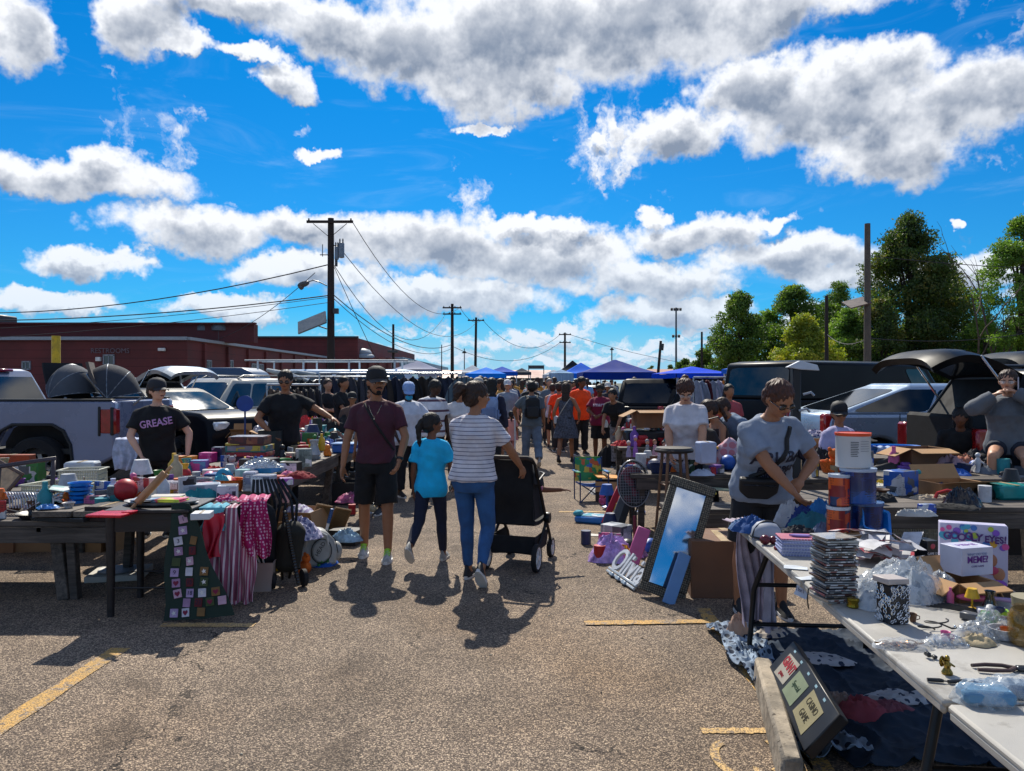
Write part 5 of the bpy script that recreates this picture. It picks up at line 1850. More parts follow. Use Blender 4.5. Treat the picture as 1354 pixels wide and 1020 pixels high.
ph,BH = person('woman in grey sweatshirt and glasses holding a phone to her ear',5.28,8.05,148,1.66,sex='f',vox=.0095,skin='fair',hair=('short','brown'),top=(cloth('#5c6168'),'hood',.84,.04),bottom=('short_shorts',cloth('#1c2230'),.014),glasses='clear',
               legs=((78,82,9,0),(80,80,7,0)),arms=(((-.07,.19,1.53),(-1,.2,-.7),60),((.13,.22,1.50),(1,.2,-.7),70)),look=(-6,-4),lean=4,z=.43,fat=1.12,seed=31)
q = MB()
q.box(BH.H @ Vector((-.088,.03,1.61)),(.014,.078,.155),BH.rl @ rotm(20,0,0),0,.004)
part('phone',q,M('#b6adb3',.25),ph)
person('dark haired person crouching left of the phone woman',5.45,9.2,150,1.55,vox=.0135,skin='brown',hair=('long','black'),top=(cloth('#0e0f12'),'long',.84,.03),bottom=('trousers',cloth('#111216'),.02),legs=((95,110,10,0),(95,110,10,0)),lean=25,z=.25,seed=32)
person('seller in red and white behind the cardboard boxes on the right',3.55,12.4,190,1.60,vox=.0155,skin='tan',hair=('short','black'),top=(cloth('#a84a50'),'short',.84,.02),bottom=('trousers',cloth('#22262e'),.02),seed=33)
person('person in white hat at the stall under the navy canopy',2.6,20.5,170,1.62,vox=.018,skin='tan',hair=('short','black'),top=(cloth('#2b2d33'),'short',.84,.02),bottom=('trousers',cloth('#22262e'),.02),cap=('#c8c5bd','front'),seed=34)
person('person in dark top standing among the hangers on the left',-2.6,18.0,190,1.66,vox=.018,skin='tan',hair=('short','black'),top=(cloth('#26282f'),'short',.84,.02),bottom=('trousers',cloth('#22262e'),.02),seed=35)
person('person with bright patterned hat near the grey canopy',-2.05,19.0,180,1.72,vox=.018,skin='brown',hair=('short','black'),top=(cloth('#6a7cae'),'short',.84,.02),bottom=('trousers',cloth('#22262e'),.02),cap=('#b3a8c8','front'),seed=36)
# the crowd further down the aisle
rc = random.Random(21)
proto = []
for i,(tc,bc,hs,sk,nm) in enumerate((('#17191e','#20242c',('short','black'),'tan','black'),('#b9bcc4','#262a33',('short','brown'),'fair','white'),('#2b3858','#1c2029',('short','black'),'brown','navy'),('#5f6b76','#33373f',('short','grey'),'fair','grey'),
                                          ('#b0202e','#1f232b',('long','black'),'tan','red'),('#78a8dc','#2b3038',('ponytail','brown'),'fair','light blue'),('#2a7a5a','#1e2128',('short','black'),'dark','green'),('#c08a3a','#20242c',('long','brown'),'tan','mustard'))):
 for b in range(2):
  o,_ = person('shopper in a %s top among the heads far down the aisle' % nm,0,22,0,1.58 + .1 * b + .02 * i,sex='f' if hs[0] in ('long','ponytail') else 'm',vox=.022,skin=sk,hair=hs,top=(cloth(tc),'short',.84,.022),bottom=('trousers',cloth(bc),.02),
                      legs=((10,4,2,0),(-10,12,2,15)) if b else ((3,3,2,0),(-2,2,2,0)),group='crowd far down the aisle',seed=50 + i,detail=False)
  proto.append(o)
spots = []
tries = 0
while len(spots) < 125 and tries < 4000:
 tries += 1
 d = 19.5 + 38 * rc.random() ** 1.5
 px = rc.uniform(600,800) if rc.random() < .84 else rc.uniform(800,900)
 x = (px - CX) / FP * d
 if x > 1.7 and d < 26:
  continue
 if all((x - a) ** 2 + (d - b) ** 2 > .36 for a,b in spots):
  spots.append((x,d))
for i,(x,d) in enumerate(spots):
 o = proto[i % 16] if i < 16 else dup(proto[i % 16])
 o.location = (x,d,0)
 o.rotation_euler = (0,0,R(rc.choice((0,10,-15,180,170,195,90,-80)) + rc.uniform(-12,12)))
# white pole in the backpack man's hand
q = MB()
q.cyl((0,0,0),(0,0,1.0),.016,n=8)
solo('walking_stick','white upright pole held at the left hand of the backpack man','stick',q,WHITEM,(.06,15.2,0))
# ---------------------------------------------------------------- the stroller
st = thing('stroller','black stroller with white spoked wheels pushed by the striped tee woman','stroller',(.075,6.95,0),-17)
st.scale = (.86,.93,.96)
FR = M('#1a1b1e',.35,.4)
BK = cloth('#0f1116')
for y,x,r,nm in ((-.30,.27,.128,'big'),(-.30,-.27,.128,'big'),(.36,.24,.095,'small'),(.36,-.24,.095,'small')):
 q = MB()
 q.lathe([(r * .78,-.024),(r * .96,-.024),(r,-.012),(r,.012),(r * .96,.024),(r * .78,.024)],n=28,ring=True)
 w = part('wheel',q,TYRE,st,(x,y,r),rot=rotm(0,90,0))
 q = MB()
 q.lathe([(r * .80,-.022),(r * .66,-.018),(r * .66,.018),(r * .80,.022)],n=24,ring=True)
 for k in range(5):
  a = R(72 * k + 15)
  q.box((r * .42 * math.cos(a),r * .42 * math.sin(a),0),(r * .74,r * .14,.034),rotm(0,0,72 * k + 15))
 q.lathe([(r * .2,-.028),(r * .2,.028)],n=12)
 part('rim',q,M('#c9ccd0',.35),w)
for sg in (-1,1):
 q = MB()
 q.tube([(sg * .26,-.30,.14),(sg * .26,.05,.36),(sg * .25,.12,.42)],.017,8)
 q.tube([(sg * .24,.36,.12),(sg * .24,.30,.24),(sg * .25,.12,.42),(sg * .25,-.10,.72),(sg * .25,-.30,.98),(sg * .235,-.35,1.03)],.017,8)
 part('frame',q,FR,st)
 q = MB()
 q.lathe([(.05,-.03),(.055,0),(.05,.03)],n=16)
 part('hinge',q,FR,st,(sg * .27,.11,.43),rot=rotm(0,90,0))
q = MB()
q.tube([(-.235,-.35,1.03),(-.2,-.37,1.045),(.2,-.37,1.045),(.235,-.35,1.03)],.02,8)
part('handle',q,M('#2b2523',.7),st)
q = MB()
q.grid(lambda u,v: ((u - .5) * .44,-.20 + .06 * math.sin(math.pi * u) * -1 - .10 * v + .02 * math.sin(v * 9),.42 + .60 * v),12,12,thick=.03)
part('seat_back',q,BK,st)
q = MB()
for sg in (-1,1):
 q.grid(lambda u,v: (sg * (.215 - .01 * v),-.22 + .42 * u * (1 - .55 * v),.45 + .46 * v),6,6,thick=.012)
q.grid(lambda u,v: ((u - .5) * .43,-.20 + .46 * v,.44 - .02 * math.sin(v * 3)),6,6,thick=.04)
part('seat',q,BK,st)
q = MB()
q.grid(lambda u,v: (.235 * math.cos(math.pi * u),-.30 + .05 * math.sin(math.pi * u) + .36 * v,.80 + .26 * math.sin(math.pi * u) * (1 - .25 * v) - .06 * v + .006 * math.sin(v * 30)),18,14,thick=.012)
part('hood',q,BK,st)
q = MB()
q.grid(lambda u,v: ((u - .5) * (.44 + .05 * v),-.26 + .0 * v,.15 + .16 * v),8,4,thick=.012)
q.grid(lambda u,v: ((u - .5) * .44,-.26 + .52 * v,.15 + .012 * math.sin(u * 3)),8,6,thick=.012)
for sg in (-1,1):
 q.grid(lambda u,v: (sg * (.22 + .02 * v),-.26 + .52 * u,.15 + .15 * v),6,4,thick=.012)
part('basket',q,BK,st)
q = MB()
q.tube([(-.24,-.16,.80),(-.26,.02,.86),(-.2,.12,.86),(.2,.12,.86),(.26,.02,.86),(.24,-.16,.80)],.012,6)
q.cyl((-.26,-.2,.18),(.26,-.2,.18),.012,n=8)
part('crossbar',q,FR,st)
ch = thing('person','small child sitting in the stroller, only the reaching arm showing','person',(0.075,6.95,0),-17)
q = MB()
q.ell((0,.0,.60),(.11,.09,.17),14)
q.ell((0,.02,.86),(.075,.085,.09),14)
q.cone((0,0,.70),.045,(0,.01,.80),.04)
q.cone((.08,.02,.70),.036,(.20,.16,.66),.028)
q.cone((.20,.16,.66),.028,(.33,.24,.655),.020)
hand(q,Vector((.33,.24,.655)),Vector((.13,.06,.0)),.62,1,18,Vector((0,0,-1)),1.2)
q.cone((-.08,.02,.70),.036,(-.10,.20,.60),.026)
for sg in (-1,1):
 q.cone((sg * .05,.05,.50),.05,(sg * .07,.25,.50),.04)
 q.cone((sg * .07,.25,.50),.04,(sg * .07,.30,.34),.028)
me = fuse(q,.009,[skin_mat('brown')],2)
mesh_obj('body',me,ch)
q = MB()
q.ell((0,.0,.60),(.125,.105,.18),14)
q.cone((.07,.02,.70),.045,(.15,.10,.68),.042)
me = fuse(q,.009,[cloth('#b86f86')],2)
mesh_obj('shirt',me,ch)
q = MB()
q.ell((0,.0,.875),(.082,.092,.085),14)
me = fuse(q,.01,[M(HAIRC['black'],.5)],2,strand=.003)
mesh_obj('hair',me,ch)
# ---------------------------------------------------------------- tables
OLDW = wood('#6f655c','#4b443d')
OLDW2 = wood('#5e554e','#3b3530')
OLDWY = wood('#857a6d','#574e45',axis=1)
OLDWY2 = wood('#6c6259','#453e38',axis=1)
def plank_table(label,x0,x1,y0,y1,z,n=4,axis=0,group='old wooden stall tables',apron=0.12):
 o = thing('wooden_table',label,'table',((x0 + x1) / 2,(y0 + y1) / 2,0),0,group)
 lx,ly = x1 - x0,y1 - y0
 m1,m2 = (OLDW,OLDW2) if axis == 0 else (OLDWY,OLDWY2)
 wid = (ly if axis == 0 else lx) / n
 for k in range(n):
  mb = MB()
  c = -((n - 1) / 2 - k) * wid
  j = random.uniform(-.02,.02)
  if axis == 0:
   mb.box((j,c,z - .022),(lx,wid - .012,.044),rotm(random.uniform(-.3,.3),0,0),0,.005)
  else:
   mb.box((c,j,z - .022),(wid - .012,ly,.044),rotm(0,random.uniform(-.3,.3),0),0,.005)
  part('plank',mb,m1 if k % 2 else m2,o)
 for sg in (-1,1):
  mb = MB()
  if axis == 0:
   mb.box((0,sg * (ly / 2 - .03),z - .046 - apron / 2),(lx - .1,.04,apron),None,0,.004)
  else:
   mb.box((sg * (lx / 2 - .03),0,z - .046 - apron / 2),(.04,ly - .1,apron),None,0,.004)
  part('apron',mb,m2,o)
 k = 2 if max(lx,ly) < 3 else 3
 for i in range(k):
  for sg in (-1,1):
   t = -.5 + .08 + (i / (k - 1)) * .84
   mb = MB()
   if axis == 0:
    mb.box((lx * t,sg * (ly / 2 - .12),(z - .1) / 2),(.065,.065,z - .1),rotm(-sg * 7,0,0),0,.005)
   else:
    mb.box((sg * (lx / 2 - .12),ly * t,(z - .1) / 2),(.09,.09,z - .1),rotm(0,sg * 7,0),0,.005)
   part('leg',mb,m2,o)
 return o
plank_table('weathered wooden table across the left front with cutlery and kitchenware on it',-7.6,-2.98,5.66,6.74,.62,4)
ZL = .70
plank_table('old wooden table beside the aisle carrying small appliance boxes, nearest on the left',-3.58,-2.36,5.62,7.95,ZL,4,1)
plank_table('old wooden table beside the aisle under the stacked game boxes',-3.60,-2.34,8.0,10.3,ZL,4,1)
plank_table('old wooden table beside the aisle with the blue tray and orange toy',-3.62,-2.30,10.4,12.7,ZL,4,1)
plank_table('far wooden table on the left side of the aisle, fourth from the front',-3.7,-2.35,12.9,15.4,ZL,4,1)
plank_table('wooden table across the left behind the kitchenware table, before the pickup bumper',-6.6,-4.0,7.25,7.95,.62,3)
ZR = .70
plank_table('dark wooden table across the right with papers and flat clothes',2.42,6.6,5.80,6.75,ZR,4)
plank_table('dark wooden table farther right carrying shoes and open cardboard boxes',2.75,7.4,7.35,8.35,ZR + .02,4)
plank_table('wooden table right of the aisle with dolls, yellow tub and toy parts',1.28,2.75,8.05,8.95,.68,4)
plank_table('low plank bench with small dolls and picture frames in front of the doll table',1.42,2.15,6.9,7.35,.50,2)
plank_table('wooden table with the cardboard box and black tub right of the aisle',1.55,2.9,10.9,11.9,.72,4)
plank_table('small wooden table below the maroon tee woman',1.95,3.1,13.2,14.2,.72,4)
plank_table('far wooden table under the navy canopy',2.6,5.2,19.0,20.0,.72,4)
plank_table('far wooden table left of the aisle beside the hanging clothes',-4.6,-2.4,17.0,18.0,.72,4)
def folding_table(label,p0,p1,w,z=.74):
 """moulded plastic banquet table: aisle edge runs from p0 to p1"""
 a,b = Vector((*p0,0)),Vector((*p1,0))
 d = (b - a)
 L = d.length
 d.normalize()
 side = Vector((d.y,-d.x,0))
 if side.x < 0:
  side = -side
 c = (a + b) / 2 + side * w / 2
 ang = math.degrees(math.atan2(d.y,d.x)) - 90
 o = thing('folding_table',label,'table',(c.x,c.y,0),ang,'white plastic folding tables')
 pl = M('#a7a49d',.42,var=.10,sc=2.2,bump=.25,bsc=350,wear='#8f8b83')
 for k in (-1,1):
  mb = MB()
  mb.box((0,k * L / 4,z - .012),(w,L / 2 - .004,.024),None,0,.008)
  for sg in (-1,1):
   mb.box((sg * (w / 2 - .012),k * L / 4,z - .030),(.024,L / 2 - .02,.036),None,0,.01)
  mb.box((0,k * (L / 2 - .014),z - .030),(w - .04,.024,.036),None,0,.01)
  part('tabletop',mb,pl,o)
 st_ = M('#1d1e21',.35,.5)
 for k in (-1,1):
  mb = MB()
  y = k * (L / 2 - .28)
  for sg in (-1,1):
   mb.tube([(sg * (w / 2 - .12),y - k * .02,z - .03),(sg * (w / 2 - .12),y,z - .12),(sg * (w / 2 - .05),y + k * .05,z - .35),(sg * (w / 2 - .04),y + k * .12,.04),(sg * (w / 2 - .04),y + k * .12,.0)],.0165,10)
  mb.cyl((-w / 2 + .05,y + k * .10,.16),(w / 2 - .05,y + k * .10,.16),.013)
  mb.cyl((-w / 2 + .07,y + k * .04,.42),(w / 2 - .07,y + k * .04,.42),.013)
  part('leg_frame',mb,st_,o)
  mb = MB()
  mb.cyl((0,y,z - .14),(0,k * .12,z - .05),.011)
  part('brace',mb,st_,o)
 return o
ZT = .74
folding_table('white plastic folding table with notebooks, discs and cans, nearer the grey tee woman',(1.455,4.88),(1.249,2.19),.78)
folding_table('white plastic folding table at the bottom right corner with tools on it',(1.247,2.17),(1.11,-.3),.78)
# ---------------------------------------------------------------- small things
CARD = M('#8f6a46',.8,var=.12,sc=4,bump=.2,bsc=60)
CARDI = M('#a07c55',.85,var=.1,sc=5)
WHITEC = M('#c3c5c9',.6,var=.06)
noise = __import__('mathutils').noise
def box_(name,label,px,py,z,w,d,h,mat,rz=0,cat='box',ch=.004,group=None,lid=None,txt=None,dy=0.0,flap=None):
 """closed box standing with its near bottom edge at the given line of sight"""
 p = W(px,py,z)
 root = thing(name,label,cat,(p.x,p.y + d / 2 + dy,z),rz,group)
 mb = MB()
 mb.box((0,0,h / 2),(w,d,h),None,0,ch)
 part('carton' if lid or txt else 'body',mb,mat,root)
 if lid:
  mb = MB()
  mb.box((0,0,h * .72),(w + .006,d + .006,h * .57),None,0,ch)
  part('lid',mb,lid,root)
 for s,sz,m,zz,sx in (txt or []):
  text(s,sz,m,root,(0,-d / 2 - .0045,h * zz),FACE(),.0008,'lettering',sx)
 if not lid and not txt:
  mb = MB()
  mb.box((0,0,h + .0015),(w * .12,d * .96,.003))
  part('tape',mb,flap or M('#b9a27c',.3),root)
 return root
def open_box(label,px,py,z,w,d,h,rz=0,flaps=((-35),(-35),40,30),mat=CARD,name='open_cardboard_box',fill=None,tilt=0,group=None,dy=0):
 p = W(px,py,z)
 o = thing(name,label,'box',(p.x,p.y + d / 2 + dy,z),rz,group)
 o.rotation_euler[0] = R(tilt)
 t = .006
 mb = MB()
 mb.box((0,0,t / 2),(w,d,t))
 for sg in (-1,1):
  mb.box((sg * (w / 2 - t / 2),0,h / 2),(t,d - .001,h - .002))
  mb.box((0,sg * (d / 2 + t / 2),h / 2),(w,t,h))
 part('carton',mb,mat,o)
 for i,(dx,dy,f) in enumerate(((-1,0,flaps[0]),(1,0,flaps[1]),(0,-1,flaps[2]),(0,1,flaps[3]))):
  if f is None:
   continue
  fl = (d if dx == 0 else w) * .48
  mb = MB()
  if dx:
   mb.box((dx * fl / 2,0,0),(fl,d,t),None)
   part('flap',mb,CARDI,o,(dx * w / 2,0,h),rot=rotm(0,dx * f,0))
  else:
   mb.box((0,dy * fl / 2,0),(w,fl,t),None)
   part('flap',mb,CARDI,o,(0,dy * (d / 2 + t),h),rot=rotm(-dy * f,0,0))
 if fill:
  q = lump(w * .94,d * .94,h * .45,3,.25)
  part('contents',q,fill,o,(0,0,h * .7))
 return o
def lump(w,d,h,seed=0,rough=.35,nu=36,nv=12,crease=3.0,flat=2.5):
 """soft heap, bag or crumpled cloth: closed dome with creased surface"""
 q = MB()
 rg = []
 of = Vector((seed * 3.7,seed * 1.9,seed * .7))
 for j in range(nv + 1):
  t = j / nv
  rr = 1 - t ** 1.6
  ring = []
  for i in range(nu):
   a = 2 * math.pi * i / nu
   k = 1 + .28 * noise.noise(Vector((math.cos(a) * 1.3,math.sin(a) * 1.3,0)) + of)
   x,y = math.cos(a) * rr * k,math.sin(a) * rr * k
   z = (1 - rr ** flat)
   n1 = 1 - abs(noise.noise(Vector((x * crease,y * crease,z)) + of)) * 2
   n2 = 1 - abs(noise.noise(Vector((x * crease * 2.4,y * crease * 1.6,z * 2)) + of * 2)) * 2
   m = (1 - rough) + rough * (.7 * n1 + .45 * n2)
   ring.append(Vector((x * w / 2 * (1 + .1 * n2 * (1 - t)),y * d / 2 * (1 + .1 * n1 * (1 - t)),max(.001,z * h * m) if j else 0)))
  rg.append(ring)
 q.loft(rg)
 return q
def heap(name,label,px,py,z,w,d,h,mat,seed=0,cat='clothes',rz=0,rough=.4,crease=3.0,group=None,dy=0.0,flat=2.5):
 p = W(px,py,z)
 return solo(name,label,cat,lump(w,d,h,seed,rough,crease=crease,flat=flat),mat,(p.x,p.y + d / 2 + dy,z + .002),rz,group)
def turned(name,label,px,py,z,prof,mat,cat,n=24,rz=0,extra=(),group=None,rot=None,dz=0.0,dy=0):
 """thing turned on a lathe; extra parts are (name, profile or MB, material)"""
 p = W(px,py,z)
 r0 = max(r for r,_ in prof)
 root = thing(name,label,cat,(p.x,p.y + r0 + dy,z + dz),rz,group,rot)
 mb = MB()
 mb.lathe(prof,n=n)
 part('body',mb,mat,root)
 for nm,pr,mt in extra:
  if isinstance(pr,MB):
   mb = pr
  else:
   mb = MB()
   mb.lathe(pr,n=n)
  part(nm,mb,mt,root)
 return root
def frame_(label,px,py,z,w,h,col,rot,inner=None,t=.03,name='framed_picture',dz=0,cat='picture frame'):
 p = W(px,py,z)
 o = thing(name,label,cat,(p.x,p.y,z + dz),0,None,rot)
 for c,s in (((0,h / 2 - t / 2),(w,t)),((0,-h / 2 + t / 2),(w,t)),((-w / 2 + t / 2,0),(t,h - 2 * t)),((w / 2 - t / 2,0),(t,h - 2 * t))):
  mb = MB()
  mb.box((c[0],c[1],0),(s[0] - .001,s[1] - .001,.022),None,0,.004)
  part('frame_bar',mb,col,o)
 if inner:
  mb = MB()
  mb.box((0,0,-.002),(w - 2 * t,h - 2 * t,.006))
  part('picture',mb,inner,o)
 return o
def hang(name,label,p,w,L,mat,rz=0,folds=5,depth=.03,cat='cloth',taper=1.0,lean=0.0,group=None,over=.12,wob=1.0,seed=0):
 """cloth hanging from an edge at p: laid back over the edge by `over`, falling by L"""
 q = MB()
 sd = seed * 1.7
 def P(u,v):
  s = v * (L + over)
  k = 1 + (taper - 1) * max(0,s - over) / L
  x = (u - .5) * w * k
  if s < over:
   return (x,over - s,.006 + .006 * math.sin(u * folds * 6.28 + sd))
  t = (s - over) / L
  y = -.012 - depth * (.25 + t) * (.5 + .5 * math.sin(u * folds * 6.28 + sd + wob * math.sin(t * 3 + sd))) - lean * t
  return (x + .018 * math.sin(t * 5 + u * 4 + sd),y,-t * L * (1 + .03 * math.sin(u * 9 + sd)))
 q.grid(P,40,26,thick=.004)
 return solo(name,label,cat,q,mat,p,rz,group)
def shoe_thing(label,px,py,z,col,sole,rz,group='shoes on the right table'):
 p = W(px,py,z)
 o = thing('shoe',label,'shoe',(p.x,p.y + .05,z),rz,group)
 rg = []
 for y,hw,h in ((-.13,.024,.055),(-.10,.036,.085),(-.04,.038,.08),(.02,.042,.07),(.08,.047,.05),(.13,.04,.042),(.15,.02,.03)):
  rg.append([Vector((hw * math.cos(a) * (.75 if math.sin(a) > .3 else 1),y,.018 + (h if math.sin(a) > 0 else .004) * math.sin(a))) for a in [2 * math.pi * t / 12 for t in range(12)]])
 q = MB()
 q.loft(rg[::-1])
 part('upper',q,M(col,.6,var=.25,sc=20),o)
 q = MB()
 q.prism([(.046 * math.cos(a),.01 + .15 * math.sin(a)) for a in [2 * math.pi * t / 18 for t in range(18)]],0,.022,0,'xy')
 part('sole',q,M(sole,.6),o)
 return o
def sheet(name,label,px,py,z,w,h,mat,rz=0,cat='paper',t=.002,rot=None,dz=0,group=None):
 p = W(px,py,z)
 mb = MB()
 mb.grid(lambda u,v: ((u - .5) * w,(v - .5) * h,.004 * math.sin(u * 5 + px) * math.sin(v * 4)),6,6,thick=t)
 return solo(name,label,cat,mb,mat,(p.x,p.y,z + .006 + dz),rz,group,rot)
def mug(label,px,py,z,col,r=.04,h=.09,name='mug',group=None):
 q = MB()
 q.tube([(r * .95,0,h * .78),(r * 1.75,0,h * .75),(r * 1.85,0,h * .45),(r * .95,0,h * .25)],.006,8)
 return turned(name,label,px,py,z,[(r * .8,0),(r,.01),(r,h),(r * .9,h),(r * .88,.01),(.005,.008)],col,'mug',20,random.uniform(0,90),[('handle',q,col)],group)
SILV = M('#a9aeb3',.25,.85,var=.15,sc=20)
BLK = M('#141518',.45,var=.2,sc=12)
# ================= left front: kitchenware table
open_box('open box of white dinner plates shaded under the kitchenware table',40,730,0,.75,.5,.20,4,(None,None,None,None),M('#96704f',.8),group='cardboard boxes under the left table')
open_box('flat cardboard carton under the kitchenware table, right end',105,730,0,.5,.4,.19,-6,(None,60,None,30),group='cardboard boxes under the left table')
open_box('reddish cardboard carton under the kitchenware table at the photo edge',-40,732,0,.8,.5,.22,3,(None,None,None,None),M('#8a5f42',.8),group='cardboard boxes under the left table')
p = W(142,770,0)
o = thing('pizza_box','flat white box with a round tray on the ground behind the dark side table','box',(p.x,p.y + .2,0),12)
mb = MB()
mb.box((0,0,.025),(.44,.40,.05),None,0,.004)
part('body',mb,M('#b6b2a8',.7,var=.12),o)
mb = MB()
mb.lathe([(.15,.051),(.17,.060),(.165,.062),(.14,.054)],n=28)
part('tray',mb,M('#8f9094',.5),o)
frame_('dark wooden picture frame standing slanted at the left among the kitchenware',34,668,.62,.46,.34,M('#3a3136',.4,var=.2),rotm(62,-8,12),None,.035,dz=.22)
frame_('smaller picture frame with a pale picture behind the dark slanted one',2,664,.62,.32,.26,M('#5b4438',.5),rotm(58,20,-20),M('#b99c77',.6,var=.3,sc=14),.03,dz=.20)
box_('cardboard_box','rust coloured cardboard panel box behind the frames at the left edge',12,634,.62,.42,.12,.26,M('#8a3d1e',.7,var=.15),3)
q = MB()
for k in range(16):
 a = k * .024
 q.tube([(a,.00,.01),(a - .02,.02,.08 + .01 * math.sin(k)),(a - .07,.05,.125),(a - .14,.10,.12),(a - .17,.14,.07)],.0055,6)
p = W(28,682,.62)
solo('hanger_bundle','bundle of curved white plastic hangers at the left of the kitchenware table','hangers',q,M('#b9bbbf',.35),(p.x - .12,p.y + .05,.66),-4)
for k in range(14):
 q = MB()
 rot = rotm(random.uniform(-8,30),random.uniform(-30,10),random.uniform(-70,40))
 q.tube([(-.09,0,.0),(.03,0,.006),(.05,0,.002),(.07,0,.006)],[.004,.0035,.013,.009],6)
 p = W(52 + random.uniform(-8,26),676 + random.uniform(-12,8),.62)
 solo('spoon','steel cutlery piece in the loose pile between hangers and white basket','cutlery',q,SILV,(p.x,p.y,.68 + .006 * k),0,'loose steel cutlery',rot)
turned('frying_pan','wide black frying pan at the front left of the kitchenware table',34,690,.62,[(.11,.0),(.15,.04),(.155,.045),(.145,.043),(.105,.008),(.002,.006)],BLK,'pan',28,0,[('handle',MB().tube([(-.15,0,.04),(-.24,.0,.06),(-.34,.02,.07)],[.012,.011,.014],8),BLK)])
turned('frying_pan','second black pan with pale things in it, behind the wide one',58,678,.62,[(.13,.05),(.17,.085),(.175,.09),(.165,.088),(.125,.058),(.002,.055)],M('#1b1d22',.3,.3),'pan',28)
heap('plastic_bag','small clear bag of blue things lying on the rear black pan',58,674,.71,.16,.10,.035,M('#3d78b8',.3,var=.5,sc=30),4,'bag',rough=.6,crease=5)
def basket(label,px,py,z,w,d,h,mat,rz=0,name='basket',lid=None,group=None,dy=0):
 p = W(px,py,z)
 o = thing(name,label,'basket',(p.x,p.y + d / 2 + dy,z),rz,group)
 mb = MB()
 mb.box((0,0,.004),(w * .94,d * .94,.008))
 part('floor',mb,mat,o)
 mb = MB()
 n = int(w / .022)
 for sg in (-1,1):
  for k in range(n + 1):
   x = -w / 2 + w * k / n
   mb.box((x * .97,sg * d / 2,h / 2),(.009,.006,h),rotm(sg * 3,0,0))
  m_ = int(d / .022)
  for k in range(m_ + 1):
   y = -d / 2 + d * k / m_
   mb.box((sg * w / 2,y * .97,h / 2),(.006,.009,h),rotm(0,-sg * 3,0))
  for zz in (.15,.45,.75):
   mb.box((0,sg * (d / 2 + .001),h * zz),(w,.005,.010))
   mb.box((sg * (w / 2 + .001),0,h * zz),(.005,d,.010))
 wl = part('lattice',mb,mat,o)
 wl['kind'] = 'stuff'
 mb = MB()
 for sg in (-1,1):
  mb.box((0,sg * (d / 2 + .006),h),(w + .04,.02,.014),None,0,.004)
  mb.box((sg * (w / 2 + .008),0,h + .001),(.02,d,.014),None,0,.004)
 part('rim',mb,mat,o)
 return o
CREAM = M('#b3b5a2',.5,var=.06)
basket('large pale green plastic basket with holes behind the blue bowls',68,668,.62,.52,.34,.16,CREAM,-8)
basket('second cream plastic basket behind the large pale green one',96,648,.62,.36,.26,.18,M('#b9b8a8',.5),10,dy=.05)
box_('food_container','white lidded food container standing in the rear of the kitchenware table',102,640,.62,.30,.20,.22,M('#b4bcc4',.35),6,'container',.02)
sheet('tray','teal and white paper lying on the pale green basket',90,650,.79,.24,.14,PR('#2c7a78','#c5c8c4','#8b9a9a',sc=9,lines=False),20,'paper',dz=.01,rot=rotm(8,12,20))
o = None
for k in range(7):
 q = [(.055,0),(.078,.012),(.085,.034),(.089,.036),(.082,.034),(.07,.014),(.002,.008)]
 turned('bowl','bright blue plastic bowl in the tall blue stack by the white cup',97 + (1.5 if k % 2 else 0),680,.62,q,M('#1573c4',.25,var=.12),'bowl',28,0,(),'stacked blue bowls',dz=.034 * k)
for k in range(3):
 turned('bowl','bright blue plastic bowl in the shorter leaning stack right of the tall one',112,678,.62,[(.045,0),(.062,.012),(.068,.034),(.071,.036),(.066,.034),(.058,.014),(.002,.008)],M('#1573c4',.25,var=.12),'bowl',28,0,(),'stacked blue bowls',dz=.032 * k)
p = W(78,691,.62)
o = thing('baking_tray','grey metal baking tray at the front edge under the white cup','tray',(p.x,p.y + .13,.62),-8)
mb = MB()
mb.box((0,0,.006),(.42,.24,.006))
for sg in (-1,1):
 mb.box((0,sg * .125,.018),(.43,.006,.03),rotm(sg * -25,0,0))
 mb.box((sg * .213,0,.018),(.006,.25,.03),rotm(0,sg * 25,0))
part('pan',mb,M('#50565c',.3,.7),o)
p = W(84,682,.64)
o = thing('baking_tray','smaller dark tin stacked on the grey baking tray','tray',(p.x,p.y + .10,.65),6)
mb = MB()
mb.box((0,0,.006),(.30,.19,.006))
for sg in (-1,1):
 mb.box((0,sg * .10,.022),(.30,.006,.04),rotm(sg * -20,0,0))
 mb.box((sg * .153,0,.022),(.006,.20,.04),rotm(0,sg * 20,0))
part('pan',mb,M('#26282c',.35,.6),o)
turned('cup','white flared cup with grey pattern on the stacked tins',86,680,.66,[(.022,0),(.026,.004),(.026,.04),(.040,.075),(.047,.08),(.043,.078),(.024,.045),(.002,.04)],M('#b9b6b4',.4,dots=(.012,.35,'#77747a')),'cup',24)
box_('woven_box','dark brown woven box under the red lid',133,690,.62,.24,.24,.11,M('#2a1c1a',.7,var=.5,sc=60,bump=.6,bsc=120),-4,'box')
mb = MB()
mb.box((0,0,.012),(.26,.20,.018),None,0,.006)
mb.box((.10,.05,.022),(.08,.08,.01),None,0,.004)
p = W(133,688,.73)
solo('lid','bright red plastic lid lying on the dark woven box','lid',mb,M('#c01827',.25),(p.x,p.y + .14,.735),-6)
for k,(px,py) in enumerate(((126,656),(121,664),(134,662))):
 turned('glass_jar',('tall clear glass jar behind the red lid','short clear glass bowl left of the tall jar','ribbed clear glass right of the red lid')[k],px,py,.62,[(.035,0),(.045,.01),(.045,.10 - .03 * k),(.035,.12 - .03 * k),(.037,.125 - .03 * k),(.032,.12 - .03 * k),(.04,.09 - .03 * k),(.04,.012),(.002,.01)],glassy('#c8d6dc',.32,.05),'jar',24,group='glass jars')
